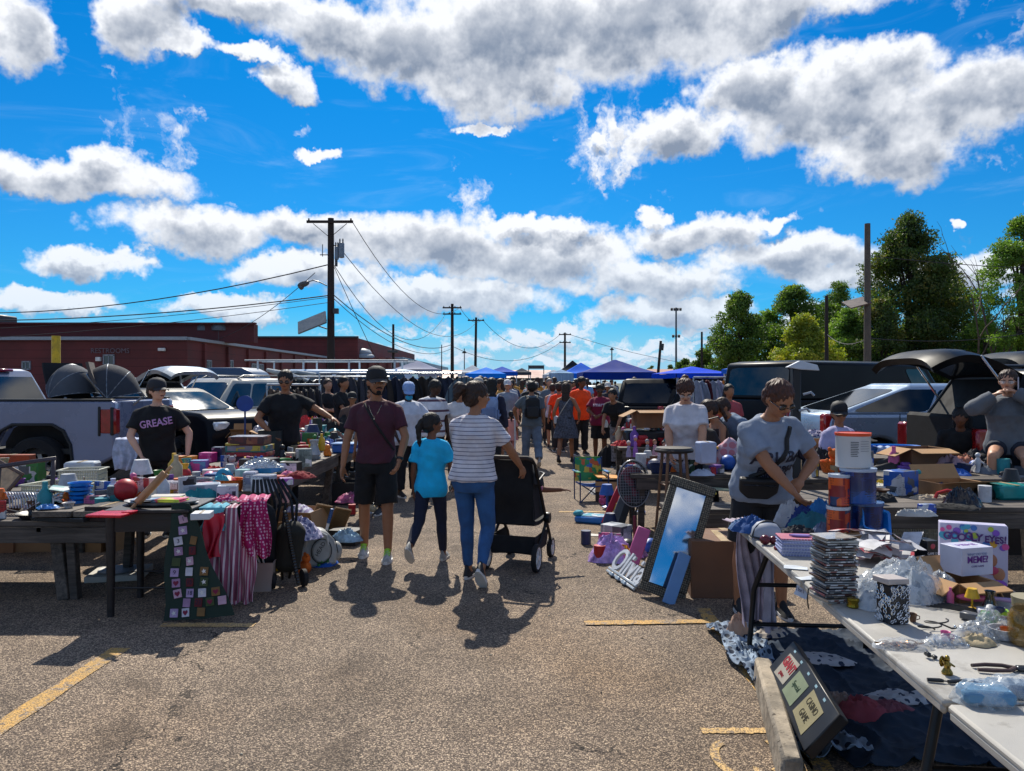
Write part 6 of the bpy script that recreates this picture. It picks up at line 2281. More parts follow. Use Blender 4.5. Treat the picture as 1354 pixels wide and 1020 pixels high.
turned('milk_jug','frosted white plastic bottle standing right of the glass jars',145,662,.66,[(.05,0),(.055,.01),(.053,.07),(.042,.11),(.028,.135),(.019,.142),(.019,.165),(.021,.166),(.021,.18),(.002,.182)],M('#b7c3dc',.35,var=.05),'bottle',24)
turned('wok','dark bronze pan with a raised rim left of the rolling pin',165,676,.76,[(.07,0),(.11,.03),(.115,.034),(.105,.03),(.065,.006),(.002,.004)],M('#2a1d1a',.4,.3),'pan',26,dy=.2)
p = W(186,668,.80)
q = MB()
q.lathe([(.002,-.20),(.012,-.198),(.014,-.17),(.009,-.145),(.008,-.14),(.027,-.138),(.028,-.13),(.028,.13),(.027,.138),(.008,.14),(.009,.145),(.014,.17),(.012,.198),(.002,.20)],n=18)
solo('rolling_pin','pale wooden rolling pin leaning up against the goods behind the dark side table','rolling pin',q,wood('#b78d62','#a2764c',.5,2),(p.x,p.y + .16,.90),0,None,rotm(-12,40,0))
mug('patterned white cup right of the rolling pin',190,668,.76,M('#a8a9a2',.4,dots=(.014,.3,'#4a5d55')),.036,.075)
mug('plain white mug with a big handle behind the patterned cup',197,660,.72,M('#bcbcb8',.3),.04,.09)
# dark side table with towels
o = thing('side_table','dark wooden side table with slim legs at the left end of the aisle tables','table',(-2.60,5.62,0),3)
DW = wood('#241c1e','#15100f',.45)
mb = MB()
mb.box((0,0,.745),(.60,.56,.025),None,0,.006)
part('tabletop',mb,DW,o)
mb = MB()
for sg in (-1,1):
 mb.box((0,sg * .24,.665),(.50,.02,.13))
 mb.box((sg * .26,0,.664),(.02,.46,.128))
part('apron',mb,DW,o)
for sx in (-1,1):
 for sy in (-1,1):
  mb = MB()
  mb.cyl((sx * .26,sy * .24,0),(sx * .26,sy * .24,.73),.024,.034,12)
  part('leg',mb,DW,o)
for sy in (-1,1):
 mb = MB()
 mb.cyl((-.26,sy * .24,.20),(.26,sy * .24,.20),.008,n=8)
 part('stretcher',mb,DW,o)
mb = MB()
mb.lathe([(.20,0),(.24,.006),(.27,.024),(.272,.028),(.262,.027),(.235,.012),(.002,.008)],n=36,sx=1.0,sy=.62)
p = W(190,668,.76)
solo('serving_platter','oval pale serving platter on the dark side table','platter',mb,M('#8c8a88',.3,var=.25,sc=12),(-2.60,5.62,.760))
for k,(x,y,w,d,c,rz,lab) in enumerate(((-2.70,5.60,.20,.15,PR('#8faac4','#b9c4cf','#6f8fb0',sc=20,lines=False),8,'folded light blue towel on the oval platter'),(-2.52,5.60,.20,.15,PR('#d1466a','#c9d04a','#e08aa0','#b8c84a',sc=16,lines=False),-8,'folded pink and lime towel on the oval platter'),(-2.60,5.70,.24,.14,M('#b9b5ae',.8),3,'folded white towel at the back of the oval platter'))):
 mb = MB()
 for j in range(2):
  mb.box((0,0,.008 + .013 * j),(w - .01 * j,d,.012),rotm(0,0,2 * j),0,.005)
 solo('folded_towel',lab,'towel',mb,c,(x,y,.778 + (.006 if k == 2 else 0)),rz)
# advent calendar of green felt
ac = thing('advent_calendar','dark green felt advent calendar with numbered squares leaning on the table end','wall hanging',(-2.36,5.40,.0),0)
gf = cloth('#1f3028')
def CP(u,v,e=0):
 w = .13 + .36 * v
 x = (u - .5) * w + .19 * v
 return Vector((x + .012 * math.sin(v * 9),-.02 - .16 * v - .012 * math.sin(u * 7 + v * 4) - e,.80 - .79 * v + .04 * u * v))
mb = MB()
mb.grid(lambda u,v: CP(u,v),14,24,thick=-.005)
part('felt',mb,gf,ac)
cols = ['#b995a8','#5a1a22','#7a5a34','#a88fb4','#3f4a2c','#9c7a9a','#c2bec8']
nn = 0
lay = [(.14,(.45,)),(.24,(.40,)),(.33,(.28,.72)),(.42,(.30,.66)),(.51,(.25,.56)),(.60,(.20,.50,.82)),(.69,(.20,.46,.74)),(.78,(.20,.42,.64,.86)),(.86,(.34,.54,.72,.90)),(.94,(.14,.32,.56))]
glyph = {2: '3',8: '9',12: '15',19: '23',5: '7',15: '18',0: '1'}
for v,us in lay:
 for u in us:
  c = CP(u,v,.004)
  e1 = (CP(min(1,u + .05),v,.004) - CP(u - .05,v,.004)).normalized()
  e2 = (CP(u,v - .03,.004) - CP(u,v + .03,.004)).normalized()
  n = e1.cross(e2).normalized()
  e2 = n.cross(e1)
  rm = Matrix((e1,e2,n)).transposed() @ rotm(0,0,random.uniform(-10,10))
  mb = MB()
  mb.box((0,0,.002),(.056,.058,.006),None,0,.002)
  pc = part('pocket_square',mb,M(cols[(nn * 3) % 7],.85,var=.2),ac,c,rot=rm)
  if nn in glyph:
   text(glyph[nn],.042,M('#2a1838',.8),pc,(0,0,.006),rotm(),.0008,'number')
  elif nn % 3 == 1:
   mb = MB()
   mb.prism([(.018 * (1 if k % 2 else .45) * math.cos(R(36 * k)),.018 * (1 if k % 2 else .45) * math.sin(R(36 * k))) for k in range(10)],.005,.008,0,'xy')
   part('felt_star',mb,M('#d8d3cf',.8),pc)
  elif nn % 3 == 2:
   mb = MB()
   mb.prism([(0,-.02),(.018,0),(.016,.012),(.008,.015),(0,.008),(-.008,.015),(-.016,.012),(-.018,0)],.005,.008,0,'xy')
   part('felt_heart',mb,M('#7a1a3a',.8),pc)
  nn += 1
for k,(px,py,rz) in enumerate(((268,808,20),(292,800,-12))):
 p = W(px,py,0)
 o = thing('felt_pocket',('red felt square with a white number fallen on the asphalt','small red felt scrap on the asphalt beside the numbered one')[k],'felt piece',(p.x,p.y + .04,.004),rz)
 mb = MB()
 mb.box((0,0,.010),(.09 - .025 * k,.08 - .025 * k,.018),None,0,.008)
 part('pad',mb,M('#b01427',.8),o)
 if not k:
  text('25',.055,M('#d8d5d0',.8),o,(0,0,.0195),rotm(),.0008,'number')
hang('scarf','pink, white and purple striped cloth hanging from the table end',(-2.12,5.58,.735),.20,.66,M('#8d4a63',.85,stripe=(0,.034,.35,'#c9b8bd'),var=.2),8,4,.04,'cloth',1.5,.12,seed=1)
hang('scarf','bright red silk panel hanging over the striped cloth',(-2.17,5.53,.70),.11,.30,M('#b3122e',.5,var=.2),4,2,.03,'cloth',1.2,.06,seed=2)
hang('scarf','turquoise cloth folded over the table edge above the striped cloth',(-2.19,5.55,.745),.17,.17,cloth('#5fa9bd'),3,3,.02,'cloth',seed=3)
hang('scarf','magenta and white dotted cloth hanging beside the striped one',(-1.97,5.78,.765),.22,.42,M('#a3125a',.85,dots=(.024,.36,'#d9a9c0')),14,3,.05,'cloth',1.1,.05,over=.2,seed=4)
hang('apron','long pink striped cloth lower right of the dotted one',(-2.0,5.70,.42),.12,.40,M('#a85070',.85,stripe=(0,.02,.5,'#d0b0b8')),6,2,.04,'cloth',1.4,.03,over=.01,seed=5)
hang('curtain','dark green black cloth hanging on the table side behind the striped ones',(-2.20,5.80,.72),.40,.62,cloth('#1b1c1f'),10,6,.04,'cloth',1.0,.02,seed=6)
heap('towel_heap','dotted magenta cloth bundle on the table corner',292,668,ZL + .0,.24,.2,.07,M('#a3125a',.85,dots=(.024,.36,'#d9a9c0')),3,'cloth')
for k,(px,py,w,d,h) in enumerate(((262,688,.13,.14,.045),(248,676,.09,.10,.06))):
 box_('white_box',('flat open white box with cups on the table corner','small white carton beside the flat white box')[k],px,py,ZL,w,d,h,WHITEC,10 - 20 * k,group='small white boxes on the corner')
# black folded stroller with bags, leaning at the table side
o = thing('folded_stroller','black folded stroller and baby carrier heaped against the table side','stroller',(-1.98,6.15,0),20)
for k in range(9):
 q = MB()
 a = -.22 + .055 * k
 q.tube([(a,.05 + .02 * math.sin(k),.04),(a + .04 * math.sin(k * 2),-.06 * math.cos(k),.35),(a * .8 + .05,.03,.68),(a * .5,.10,.86)],.012,7)
 part('tube',q,M('#131416',.35,.4),o)
for k,(c,s,mt) in enumerate((((-.10,.0,.40),(.34,.22,.55),'#131417'),((.16,-.02,.32),(.22,.20,.42),'#22221c'))):
 q = MB()
 q.box(c,s,rotm(8,-6 + 14 * k,5),0,.06)
 part('fabric',q,cloth(mt),o,bevel=.02)
for x in (-.25,.02,.27):
 q = MB()
 q.lathe([(.05,-.02),(.07,-.015),(.07,.015),(.05,.02)],(0,0,0),18)
 part('wheel',q,TYRE,o,(x,-.1,.075),rot=rotm(0,90,15))
q = MB()
for k in range(26):
 t = k / 25
 q.ell((.12 + .10 * t,-.16 - .03 * math.sin(t * 8),.62 - .56 * t),(.018,.012,.016),6)
part('chain',q,M('#3b3d40',.3,.7),o)['kind'] = 'stuff'
for k,(c,lab) in enumerate((('#1a1b1e','open black umbrella handle and straps over the folded stroller'),('#26231f','dark canvas sack behind the folded stroller'))):
 heap('bag',lab,322 + 26 * k,742 - 30 * k,0,.34,.3,.52 - .1 * k,cloth(c),7 + k,'bag',rough=.3)
# bin with book
p = W(345,783,0)
o = thing('waste_bin','beige square waste bin on the asphalt with papers in it','bin',(p.x,p.y + .07,0),8)
mb = MB()
for z0,z1,s0,s1 in ((0,.23,.066,.088),):
 rg = []
 for z,s in ((z0,s0),(z1,s1),(z1 + .004,s1 + .006),(z1 + .002,s1 - .006),(.01,s0 - .006)):
  rg.append([Vector((x * s,y * s,z)) for x,y in ((-1,-1),(1,-1),(1,1),(-1,1))])
 mb.loft(rg,0,True,False)
part('body',mb,M('#a5948c',.5,var=.06),o)
for k in range(2):
 mb = MB()
 mb.box((-.03 + .03 * k,.02,.21),(.012,.12,.17),rotm(0,-22 + 6 * k,10),0,.002)
 part('book',mb,PR('#b59c70','#3b6a5f','#c9c2b0',sc=16,seed=k),o)
# cardboard box with clothes and things beside the aisle tables
open_box('cardboard box of pale clothes standing beside the aisle tables',385,722,0,.46,.42,.34,-8,(80,80,None,None),CARD,fill=cloth('#8f86a8',stripe=(0,.05,.4,'#c3c6d2')))
heap('clothes_heap','white and violet patterned clothes bulging from the cardboard box',388,716,.30,.42,.36,.18,cloth('#a7a3ba',dots=(.05,.4,'#5c5f86')),5,rough=.5)
turned('mannequin_arm','pink toy horn shaped bottle leaning between table edge and clothes box',372,668,.52,[(.03,0),(.035,.02),(.02,.08),(.028,.12),(.01,.15),(.002,.155)],M('#c79a9c',.4),'toy',dy=.1)
for k,(px,py,rz) in enumerate(((372,690,14),(380,698,-10))):
 q = MB()
 q.tube([(-.11,0,0),(-.06,0,.02),(.06,0,.02),(.11,0,0)],.012,8)
 q.tube([(0,0,.02),(0,0,.05),(.03,0,.07),(.02,0,.09)],.004,6)
 p = W(px,py,.22)
 solo('hanger',('wooden clothes hanger on top at the carton side','lower wooden clothes hanger by the folded stroller')[k],'hanger',q,wood('#b07c4a','#8f5f36',.4),(p.x,p.y - .02,.30 - .06 * k),rz,None,rotm(10,12,rz))
# white sports bag with racquet handle
p = W(412,752,0)
o = thing('sports_bag','white racquet shoulder bag with round pocket and black lettering on the asphalt','bag',(p.x,p.y + .12,0),22)
ol = [(-.19,0),(-.18,.14),(-.12,.27),(-.02,.34),(.08,.33),(.16,.24),(.19,.12),(.18,.0)]
q = MB()
q.prism(ol,-.10,.10)
part('body',q,M('#a9a9a5',.45,var=.12,sc=5,bump=.2,bsc=30),o,bevel=.04)
q = MB()
q.prism([(.085 * math.cos(R(15 * k)),.15 + .105 * math.sin(R(15 * k))) for k in range(24)],-.125,-.095)
pk = part('pocket',q,M('#a1a19d',.4),o,(.04,0,0),bevel=.015)
q = MB()
q.tube([(.04 + .089 * math.cos(R(15 * k)),-.126,.15 + .109 * math.sin(R(15 * k))) for k in range(24)],.004,6,closed=True)
part('piping',q,BLK,o)
q = MB()
q.tube([(-.10,-.12,.20),(-.08,-.14,.30),(.0,-.14,.34),(.08,-.14,.29),(.10,-.12,.20)],.012,8)
part('strap',q,M('#bdbdb8',.5),o)
q = MB()
q.tube([(-.19,-.1,.02),(-.18,-.104,.14),(-.12,-.104,.28),(-.02,-.104,.35)],.004,6)
q.tube([(.19,-.1,.12),(.165,-.104,.24),(.08,-.104,.335)],.004,6)
part('seam',q,BLK,o)
text('HEAD',.052,M('#17181b',.5),o,(.03,-.1262,.17),FACE() @ rotm(0,0,60),.001)
q = MB()
q.ell((.185,-.02,.12),(.055,.07,.09),14)
part('side_pocket',q,M('#9b9b97',.45),o)
p = W(428,712,.2)
o = thing('tennis_racket','blue and white tennis racquet handle sticking out of the white bag','racquet',(p.x - .01,p.y + .1,.22),10,None,rotm(12,18,0))
q = MB()
q.cyl((0,0,0),(0,0,.13),.014,n=12)
part('shaft',q,WHITEM,o)
q = MB()
q.cyl((0,0,.12),(0,0,.26),.017,n=12)
q.ell((0,0,.26),(.02,.02,.008),12)
part('grip',q,M('#234f86',.6,stripe=(2,.02,.2,'#0f2a52')),o)
# folded wicker screen and shoebox
p = W(432,716,0)
o = thing('wicker_tray','two panel rattan folding tray leaning beside the cardboard box','tray',(p.x - .02,p.y + .22,.20),0,None,rotm(-48,14,18))
RT = wood('#a98556','#8a6840',.6,1)
for sx in (-1,1):
 for c,s in (((sx * .10,.19),(.17,.018)),((sx * .10,-.19),(.17,.018)),((sx * .18,0),(.018,.36)),((sx * .02,0),(.018,.36))):
  mb = MB()
  mb.box((c[0],c[1],0),(s[0],s[1],.02),None,0,.003)
  part('frame_bar',mb,RT,o)
 mb = MB()
 mb.box((sx * .10,0,-.002),(.142,.362,.006))
 part('cane_panel',mb,M('#8d7a55',.8,stripe=(0,.012,.4,'#5f4c33'),bump=.5,bsc=150),o)
p = W(455,720,0)
o = box_('shoe_box','black shoe box with a white label beside the rattan tray',455,722,0,.30,.22,.15,M('#17181a',.5),-14,flap=M('#1d1e20',.5))
mb = MB()
mb.box((-.03,-.112,.08),(.11,.003,.07))
part('label',mb,M('#9a9388',.6),o)
heap('plastic_bag','clear bag of blue green things on top of the black shoe box',455,718,.15,.30,.20,.12,M('#7c9ab0',.25,var=.5,sc=14),8,'bag',rough=.5,crease=4)
open_box('dark crate of shoes beside the maroon shirt man, under the third aisle table',462,668,0,.5,.4,.30,5,(None,None,None,None),M('#202124',.6))
heap('shoe_heap','pink and white shoes heaped in the dark crate',463,666,.28,.42,.34,.12,M('#a04a72',.6,var=.6,sc=12),9,'shoes',rough=.6,crease=5)
# ================= left aisle tables: boxes and toys
Lb = [  # label, px, py (near bottom edge), w, d, h, colours, rz, dz
 ('white and black appliance box lying at the near end of the aisle table',262,662,.30,.16,.13,('#b9bec8','#b9bec8','#17181c','#8d93a0'),22,0),
 ('slim white appliance box right of the black and white one',296,664,.16,.16,.13,('#b4b9c6','#c3c5cc','#3a3d48'),14,0),
 ('yellow and grey game box lying left of the appliance boxes',226,656,.26,.20,.05,('#a58d2a','#7d7a84','#b8a94a'),6,0),
 ('grey lettered game box on top of the yellow one',228,656,.25,.19,.06,('#8b8a98','#a5a3b0','#55525f'),2,.052),
 ('blue book box at the left behind the rolling pin',208,648,.16,.14,.06,('#1f6fb0','#3b8fc4','#173f78'),30,0),
 ('tall red and orange toy box beside the black tee seller',238,630,.12,.14,.20,('#b03a1e','#d07a22','#e0a030'),4,0),
 ('yellow orange toy box right of the tall red one',247,630,.10,.14,.20,('#d18a1e','#e0a838','#b8641e'),-3,0),
 ('purple and blue toy box among the bright toys',260,632,.16,.14,.17,('#6a4aa0','#3b6ab0','#b04a9a','#4a8ab8'),8,0),
 ('hot pink box standing behind the purple toy box',272,612,.16,.14,.11,('#c81f86','#d83a98','#e070b0'),-5,0),
 ('dark navy game box near the hot pink box',286,610,.12,.14,.16,('#1b2442','#2c3b6a','#c8c8d0'),3,0),
 ('blue and teal box under the green stuffed toy',285,640,.22,.16,.09,('#1c5ca0','#2a78b8','#183a70'),-8,0),
 ('white card box with a picture right of the teal ring toy',318,640,.12,.12,.13,('#8fb8b8','#c3d0cc','#5a7a78'),5,0),
 ('black lidded box under the sky blue one',338,630,.34,.24,.07,('#15181f','#262b38'),-8,.10),
 ('sky blue shoe box below the black lidded box',340,630,.34,.24,.07,('#2f8fc4','#4aa4d4','#2a7fb4'),-8,.03),
 ('white narrow carton in front of the sky blue shoe box',328,650,.11,.12,.17,('#b9bcc6','#a3a6b4','#8085a0'),8,0),
 ('white and grey coffee maker carton right of the narrow carton',345,652,.18,.16,.15,('#aab0c0','#c3c6ce','#545a70'),-6,0),
 ('orange red carton beside the grey coffee maker carton',366,640,.10,.12,.07,('#b8442a','#c8583a'),8,0),
 ('violet toy box beside the orange red carton',376,642,.12,.12,.06,('#7a3aa0','#a04ab8','#c8a0d0'),24,0),
 ('black crate of bottles beyond the violet toy box',380,626,.22,.16,.11,('#14161a','#1d2026','#b9bcc0'),-4,0),
 ('small white figure box on the black crate',380,612,.13,.12,.11,('#b0a89a','#8a8690','#c9c2b4'),-4,.0),
 ('white slim box standing beside the black crate',398,612,.14,.07,.16,('#a9aaa8','#c3c3c0'),22,0),
 ('green grey box with a white edge at the table rim',402,618,.14,.10,.20,('#7d8a86','#95a09c','#5f6a68'),18,0),
 ('tan open carton behind the white figure box',396,600,.20,.14,.10,('#9a7a58','#8a6a48'),0,0),
 ('blue labelled carton behind the tall black bin',378,596,.20,.16,.11,('#3a5490','#c0c4d0','#28407a'),6,0),
]
for i,(lab,px,py,w,d,h,cs,rz,dz) in enumerate(Lb):
 sc_ = W(px,py,ZL).y / 8.0
 w,d,h = w * (.75 + .25 * sc_),d,h * (.8 + .2 * sc_)
 p = W(px,py,ZL)
 o = thing('product_box',lab,'box',(p.x,p.y + d / 2,ZL + dz),rz,'packaged goods on the left aisle tables')
 mb = MB()
 mb.box((0,0,h / 2),(w,d,h),None,0,.003)
 part('carton',mb,M(cs[0],.45,var=.1),o)
 mb = MB()
 mb.box((0,-d / 2 - .001,h / 2),(w * .94,.003,h * .9))
 part('front_print',mb,PR(*cs,'#d8d8dc',sc=11 + i % 5,seed=i),o)
 mb = MB()
 mb.box((0,0,h + .0015),(w * .94,d * .94,.003))
 part('top_print',mb,PR(cs[0],cs[-1],cs[0],sc=7,seed=i + .5),o)
# the stack of board games
gz = ZL
for i,(w,h,cs,lab) in enumerate(((.46,.11,('#16244a','#244a86','#10182c'),'dark blue board game box at the bottom of the game stack'),(.46,.055,('#7a2430','#a83a3a','#c08a5a','#b02a3a'),'red and tan game box second from the bottom of the stack'),(.46,.075,('#1f7a78','#8a8f98','#b0a23a','#77787f'),'teal and grey game box in the middle of the stack'),(.22,.03,('#b0a23a','#c4b84a'),'small yellow game box on the left of the stack'),(.40,.10,('#5a2a28','#7d4430','#3a2024','#8a5a3a'),'maroon picture game box on top of the stack'))):
 x = -3.03 if i != 3 else -3.17
 z = gz if i != 3 else gz - .03
 o = thing('board_game_box',lab,'board game',(x + .01 * (i % 2),8.75,z + (.0 if i != 3 else .03)),4 - 3 * (i % 3),'stack of board games')
 mb = MB()
 mb.box((0,0,h * .3),(w - .008,.30,h * .6),None,0,.003)
 part('carton',mb,M(cs[0],.5),o)
 mb = MB()
 mb.box((0,0,h * .58),(w,.31,h * .8),None,0,.004)
 part('lid',mb,PR(*cs,sc=12,seed=i + 3),o)
 if i == 4:
  mb = MB()
  mb.box((0,0,h + .002),(w * .95,.29,.004))
  part('top_print',mb,M('#8f8e96',.3,var=.3),o)
 gz += h if i != 3 else 0
open_box('open cardboard box on the ground behind the stack of board games',298,590,.62,.30,.26,.20,10,(50,20,-20,-75),dy=.6)
for k,(px,py,r,h,c,lab) in enumerate(((352,606,.15,.34,'#1c2523','wide dark green plastic tub right of the board games'),(418,588,.075,.40,'#2b3a36','tall dark green bin under the sunglasses man hand'))):
 turned('storage_bin',lab,px,py,ZL,[(r * .85,0),(r,.02),(r,h),(r * 1.05,h + .005),(r * .96,h),(r * .9,.03),(.002,.02)],M(c,.5,stripe=None,var=.2),'bin',28)
heap('toy','green and turquoise ring toy with an orange centre among the boxes',288,652,ZL,.18,.13,.16,M('#2f9ab0',.5,var=.4,sc=8),6,'toy',rough=.3)
turned('toy','turquoise ring toy facing the camera with brown middle',291,648,ZL,[(.04,-.02),(.075,-.02),(.085,0),(.075,.02),(.04,.02),(.035,0)],M('#1f8fb0',.35),'toy',24,0,[('centre',[(.038,-.01),(.038,.01),(.01,.018),(.002,.018)],M('#8a5a2a',.6))],None,rotm(80,0,-10),dz=.10)
heap('toy','lime green stuffed toy half under the turquoise ring toy',282,652,ZL,.16,.12,.10,cloth('#5a9a2a'),11,'toy',rough=.3)
heap('plastic_bag','clear bag of white cups on the black lidded box',340,620,ZL + .17,.34,.2,.09,glassy('#c9d2da',.75,.15,.03),12,'bag',rough=.6,crease=5)
heap('clothes_heap','red cap and dark red cloth at the edge of the aisle table',392,634,ZL,.30,.22,.07,cloth('#7a1420'),13)
heap('clothes_heap','pink cloth beside the red cap',378,630,ZL,.16,.14,.05,cloth('#c86a90'),14)
p = W(432,604,ZL)
q = MB()
q.prism([(-.05,0),(-.055,.05),(-.03,.10),(-.035,.14),(.0,.16),(.035,.14),(.03,.09),(.05,.04),(.055,0)],-.03,.03)
solo('toy','orange and yellow plastic toy figure at the table rim before the blue tray','toy',q,M('#dd7a14',.3,var=.25,sc=14),(p.x,p.y + .05,ZL),12,None,None,.02)
p = W(412,606,ZL)
o = thing('toy_flower','yellow toy flower on a red stem beside the white boxes','toy',(p.x,p.y + .05,ZL))
q = MB()
q.cyl((0,0,0),(0,0,.12),.012)
part('stem',q,M('#b0202a',.4),o)
q = MB()
for k in range(6):
 q.ell((.03 * math.cos(R(60 * k)),0,.15 + .03 * math.sin(R(60 * k))),(.022,.012,.022),8)
part('petals',q,M('#e0b818',.4),o)
p = W(455,600,ZL)
o = thing('tray','blue plastic tub with a pale lid on the third aisle table','tub',(p.x,p.y + .16,ZL),-6)
mb = MB()
mb.box((0,0,.06),(.34,.26,.12),None,0,.02)
part('body',mb,M('#1d62b4',.35),o)
mb = MB()
mb.box((0,0,.125),(.37,.29,.02),None,0,.01)
part('lid',mb,M('#7fa4d4',.35),o)
for k,(px,py,c) in enumerate(((424,590,'#9fb36a'),(436,588,'#a8b8a0'),(446,590,'#8fa4b0'))):
 heap('plastic_bag',('lime green string bag of small toys','clear bag with pale green toys, middle of the three bags','clear bag with grey toys beside the white tub')[k],px,py,ZL,.20,.18,.14,M(c,.35,var=.6,sc=22),15 + k,'bag',rough=.5,crease=5)
turned('tub','white tub with a dark print beside the maroon shirt man arm',459,588,ZL,[(.06,0),(.075,.14),(.08,.15),(.07,.145),(.002,.01)],M('#b9b9bc',.4,dots=(.05,.38,'#1b1b20')),'tub')
heap('toy_heap','red and yellow balloon like toys before the sunglasses man',402,578,ZL,.50,.3,.36,M('#c01818',.35,var=.5,sc=7),20,'toy',rough=.45,crease=3)
heap('toy_heap','yellow and pink soft toys right of the red ones',414,574,ZL + .1,.26,.2,.30,PR('#d0a020','#c02030','#8a4aa0','#d8d8d8',sc=18,lines=False),21,'toy',rough=.4)
heap('jacket','black coats and bags heaped on the table left of the maroon shirt man',442,580,ZL,.75,.5,.42,cloth('#131417'),22,'clothes',rough=.45,crease=2.2)
heap('bag','brown leather bag below the black coats',440,586,ZL,.34,.24,.20,M('#5a3a2c',.5),23,'bag')
for k,(px,c) in enumerate(((366,'#2a5aa8'),(340,'#2054a0'))):
 box_('storage_tote',('blue plastic tote on the ground behind the tall black bin','wide blue tote behind the board games')[k],px,575,.5,.62 - .1 * k,.3,.28,M(c,.4,var=.12),3,'tote',.02,dy=.8)
p = at(324,12.2)
o = thing('round_sign','round blue disc on a stick beside the wide blue tote','sign',(p.x,12.2,0),10)
mb = MB()
mb.cyl((0,0,0),(0,0,1.25),.015)
part('stick',mb,M('#1f3a70',.5),o)
mb = MB()
mb.lathe([(.13,-.01),(.13,.01)],n=28)
part('disc',mb,M('#17408f',.4),o,(0,-.01,1.32),rot=rotm(90,0,0))
for k in range(3):
 heap('goods_pile',('pale toys and bottles piled behind the wide blue tote','white goods heaped beyond the black coats','pale glassware heaped left of the bearded man')[k],(346,425,447)[k],(575,566,560)[k],.75,.5,.4,.22,M('#9a9ca8',.4,var=.7,sc=16),30 + k,'goods',rough=.6,crease=5)
# black bags under the seller and things behind the kitchenware
for k,(px,py,c,w,h) in enumerate(((262,640,'#17181b',.5,.5),(170,655,'#3a3d43',.35,.42),(215,600,'#101114',.6,.5))):
 heap('bag',('black sack on the ground behind the toys','grey storage bag hanging at the pickup bumper','black bag behind the black tee seller')[k],px,py,.02,w,.35,h,cloth(c),40 + k,'bag',dy=1.2,rough=.25)
hang('towel','white cloth with blue print hanging over the grey bag by the seller',(-4.35,8.55,1.02),.26,.34,M('#aab3cc',.8,var=.3,sc=14),5,3,.03,'cloth',1.0,.02,seed=9)
box_('storage_tote','dark grey tote behind the seller in the lettered tee',165,640,.0,.5,.3,.98,M('#3b4049',.5),4,'tote',.03,dy=2.4)
def stroller_shell(label,px,d,z,rz,c1,c2,sx=1):
 p = at(px,d)
 o = thing('folded_stroller',label,'stroller',(p.x,d,z),rz,'folded strollers behind the pickup bed')
 mb = MB()
 mb.grid(lambda u,v: (.25 * math.cos(math.pi * u),.05 - .30 * math.sin(math.pi * u) * math.cos(R(8 + 128 * v)),.18 + .36 * math.sin(math.pi * u) * math.sin(R(8 + 128 * v)) * (1 - .03 * abs(math.sin(v * 9.4)))),20,18,thick=.012)
 part('hood',mb,cloth(c1),o)
 mb = MB()
 for a_ in (8,50,93,136):
  mb.tube([(.257 * math.cos(math.pi * k / 16),.05 - .308 * math.sin(math.pi * k / 16) * math.cos(R(a_)),.18 + .368 * math.sin(math.pi * k / 16) * math.sin(R(a_))) for k in range(17)],.007,6)
 mb.tube([(.26,-.28,.18),(.28,-.1,0),(.24,.2,-.4)],.014,6)
 mb.tube([(-.26,-.28,.18),(-.28,-.1,0),(-.24,.2,-.4)],.014,6)
 part('frame',mb,M('#7c8085',.3,.6),o)
 mb = MB()
 mb.grid(lambda u,v: ((u - .5) * .44,.26 - .1 * v - .25 * v * v,.56 - .58 * v),8,10,thick=.03)
 part('seat',mb,cloth(c2),o)
 o.scale = (1.45,1.45,1.45)
 return o
stroller_shell('pale trimmed black folded stroller in the pickup bed, left of the pair',99,12.3,1.16,60,'#4a4f57','#1a1c20')
stroller_shell('larger black and brown folded stroller at the tailgate, right of the pair',152,12.1,1.16,112,'#33373f','#57504c')
heap('sack','orange mesh sack beside the pickup bed side',3,600,.9,.28,.2,.24,cloth('#d8532a'),44,'sack',dy=-.4)
# ================= clothes rails in the middle distance
RAIL = M('#aeb4b9',.3,.6)
def rail(label,x0,x1,d,z,cols,n,seed,names,group='clothes rails'):
 o = thing('clothes_rail',label,'clothes rail',(x0,d,0),0,group)
 L = x1 - x0
 mb = MB()
 mb.tube([(0,0,z),(L,0,z)],.022,8)
 part('top_bar',mb,RAIL,o)
 for x in (0,L):
  mb = MB()
  mb.tube([(x,0,0),(x,0,z)],.02,8)
  part('upright',mb,RAIL,o)
 r = random.Random(seed)
 for k in range(n):
  x = x0 + L * (k + .5) / n
  w,h = r.uniform(.34,.5),r.uniform(.6,1.05)
  mb = MB()
  ph_ = r.uniform(0,6)
  mb.grid(lambda u,v: (.05 * math.sin(u * 14 + ph_ + v * 2) * (.4 + v),(u - .5) * w * (.55 + .45 * min(1,v * 3)),-.06 - h * v - .10 * abs(u - .5) * 2 * (1 - v)),14,8,thick=.03)
  cc = r.randrange(len(cols))
  solo('garment','%s garment hanging on the %s' % (names[cc],label.split(',')[0].replace('long ','')),'clothes',mb,cloth(cols[cc]),(x,d,z),r.uniform(40,80),'garments on the rails')
rail('long pale pipe rail above the crowd, left of the aisle',-4.2,-1.1,16.5,1.86,['#15171c','#1d2028','#2a2420','#22283a','#3a3a42'],16,3,('black','charcoal','dark brown','dark navy','grey'))
rail('second pipe rail of dark coats, nearer the grey canopy',-5.6,-3.0,18.5,1.80,['#17191f','#23262e','#3a2a28'],14,4,('black','charcoal','brown'))
rail('clothes rail with coloured shirts, right side under the bright blue canopy',4.2,5.6,17.5,1.78,['#b8b4c8','#c07830','#8a94a8','#5a2028','#c8c8d0'],11,6,('lilac','orange','grey blue','dark red','white'))
rail('low rail of brown coats, left behind the sunglasses man',-4.6,-3.6,14.2,1.62,['#57493e','#6b6055','#2a2a2e'],8,7,('brown','tan','black'))
o = thing('folding_mirror_screen','arched pale blue garment tent hanging between rail and canopies','garment bag',(at(613,15.5).x,15.5,0),0)
mb = MB()
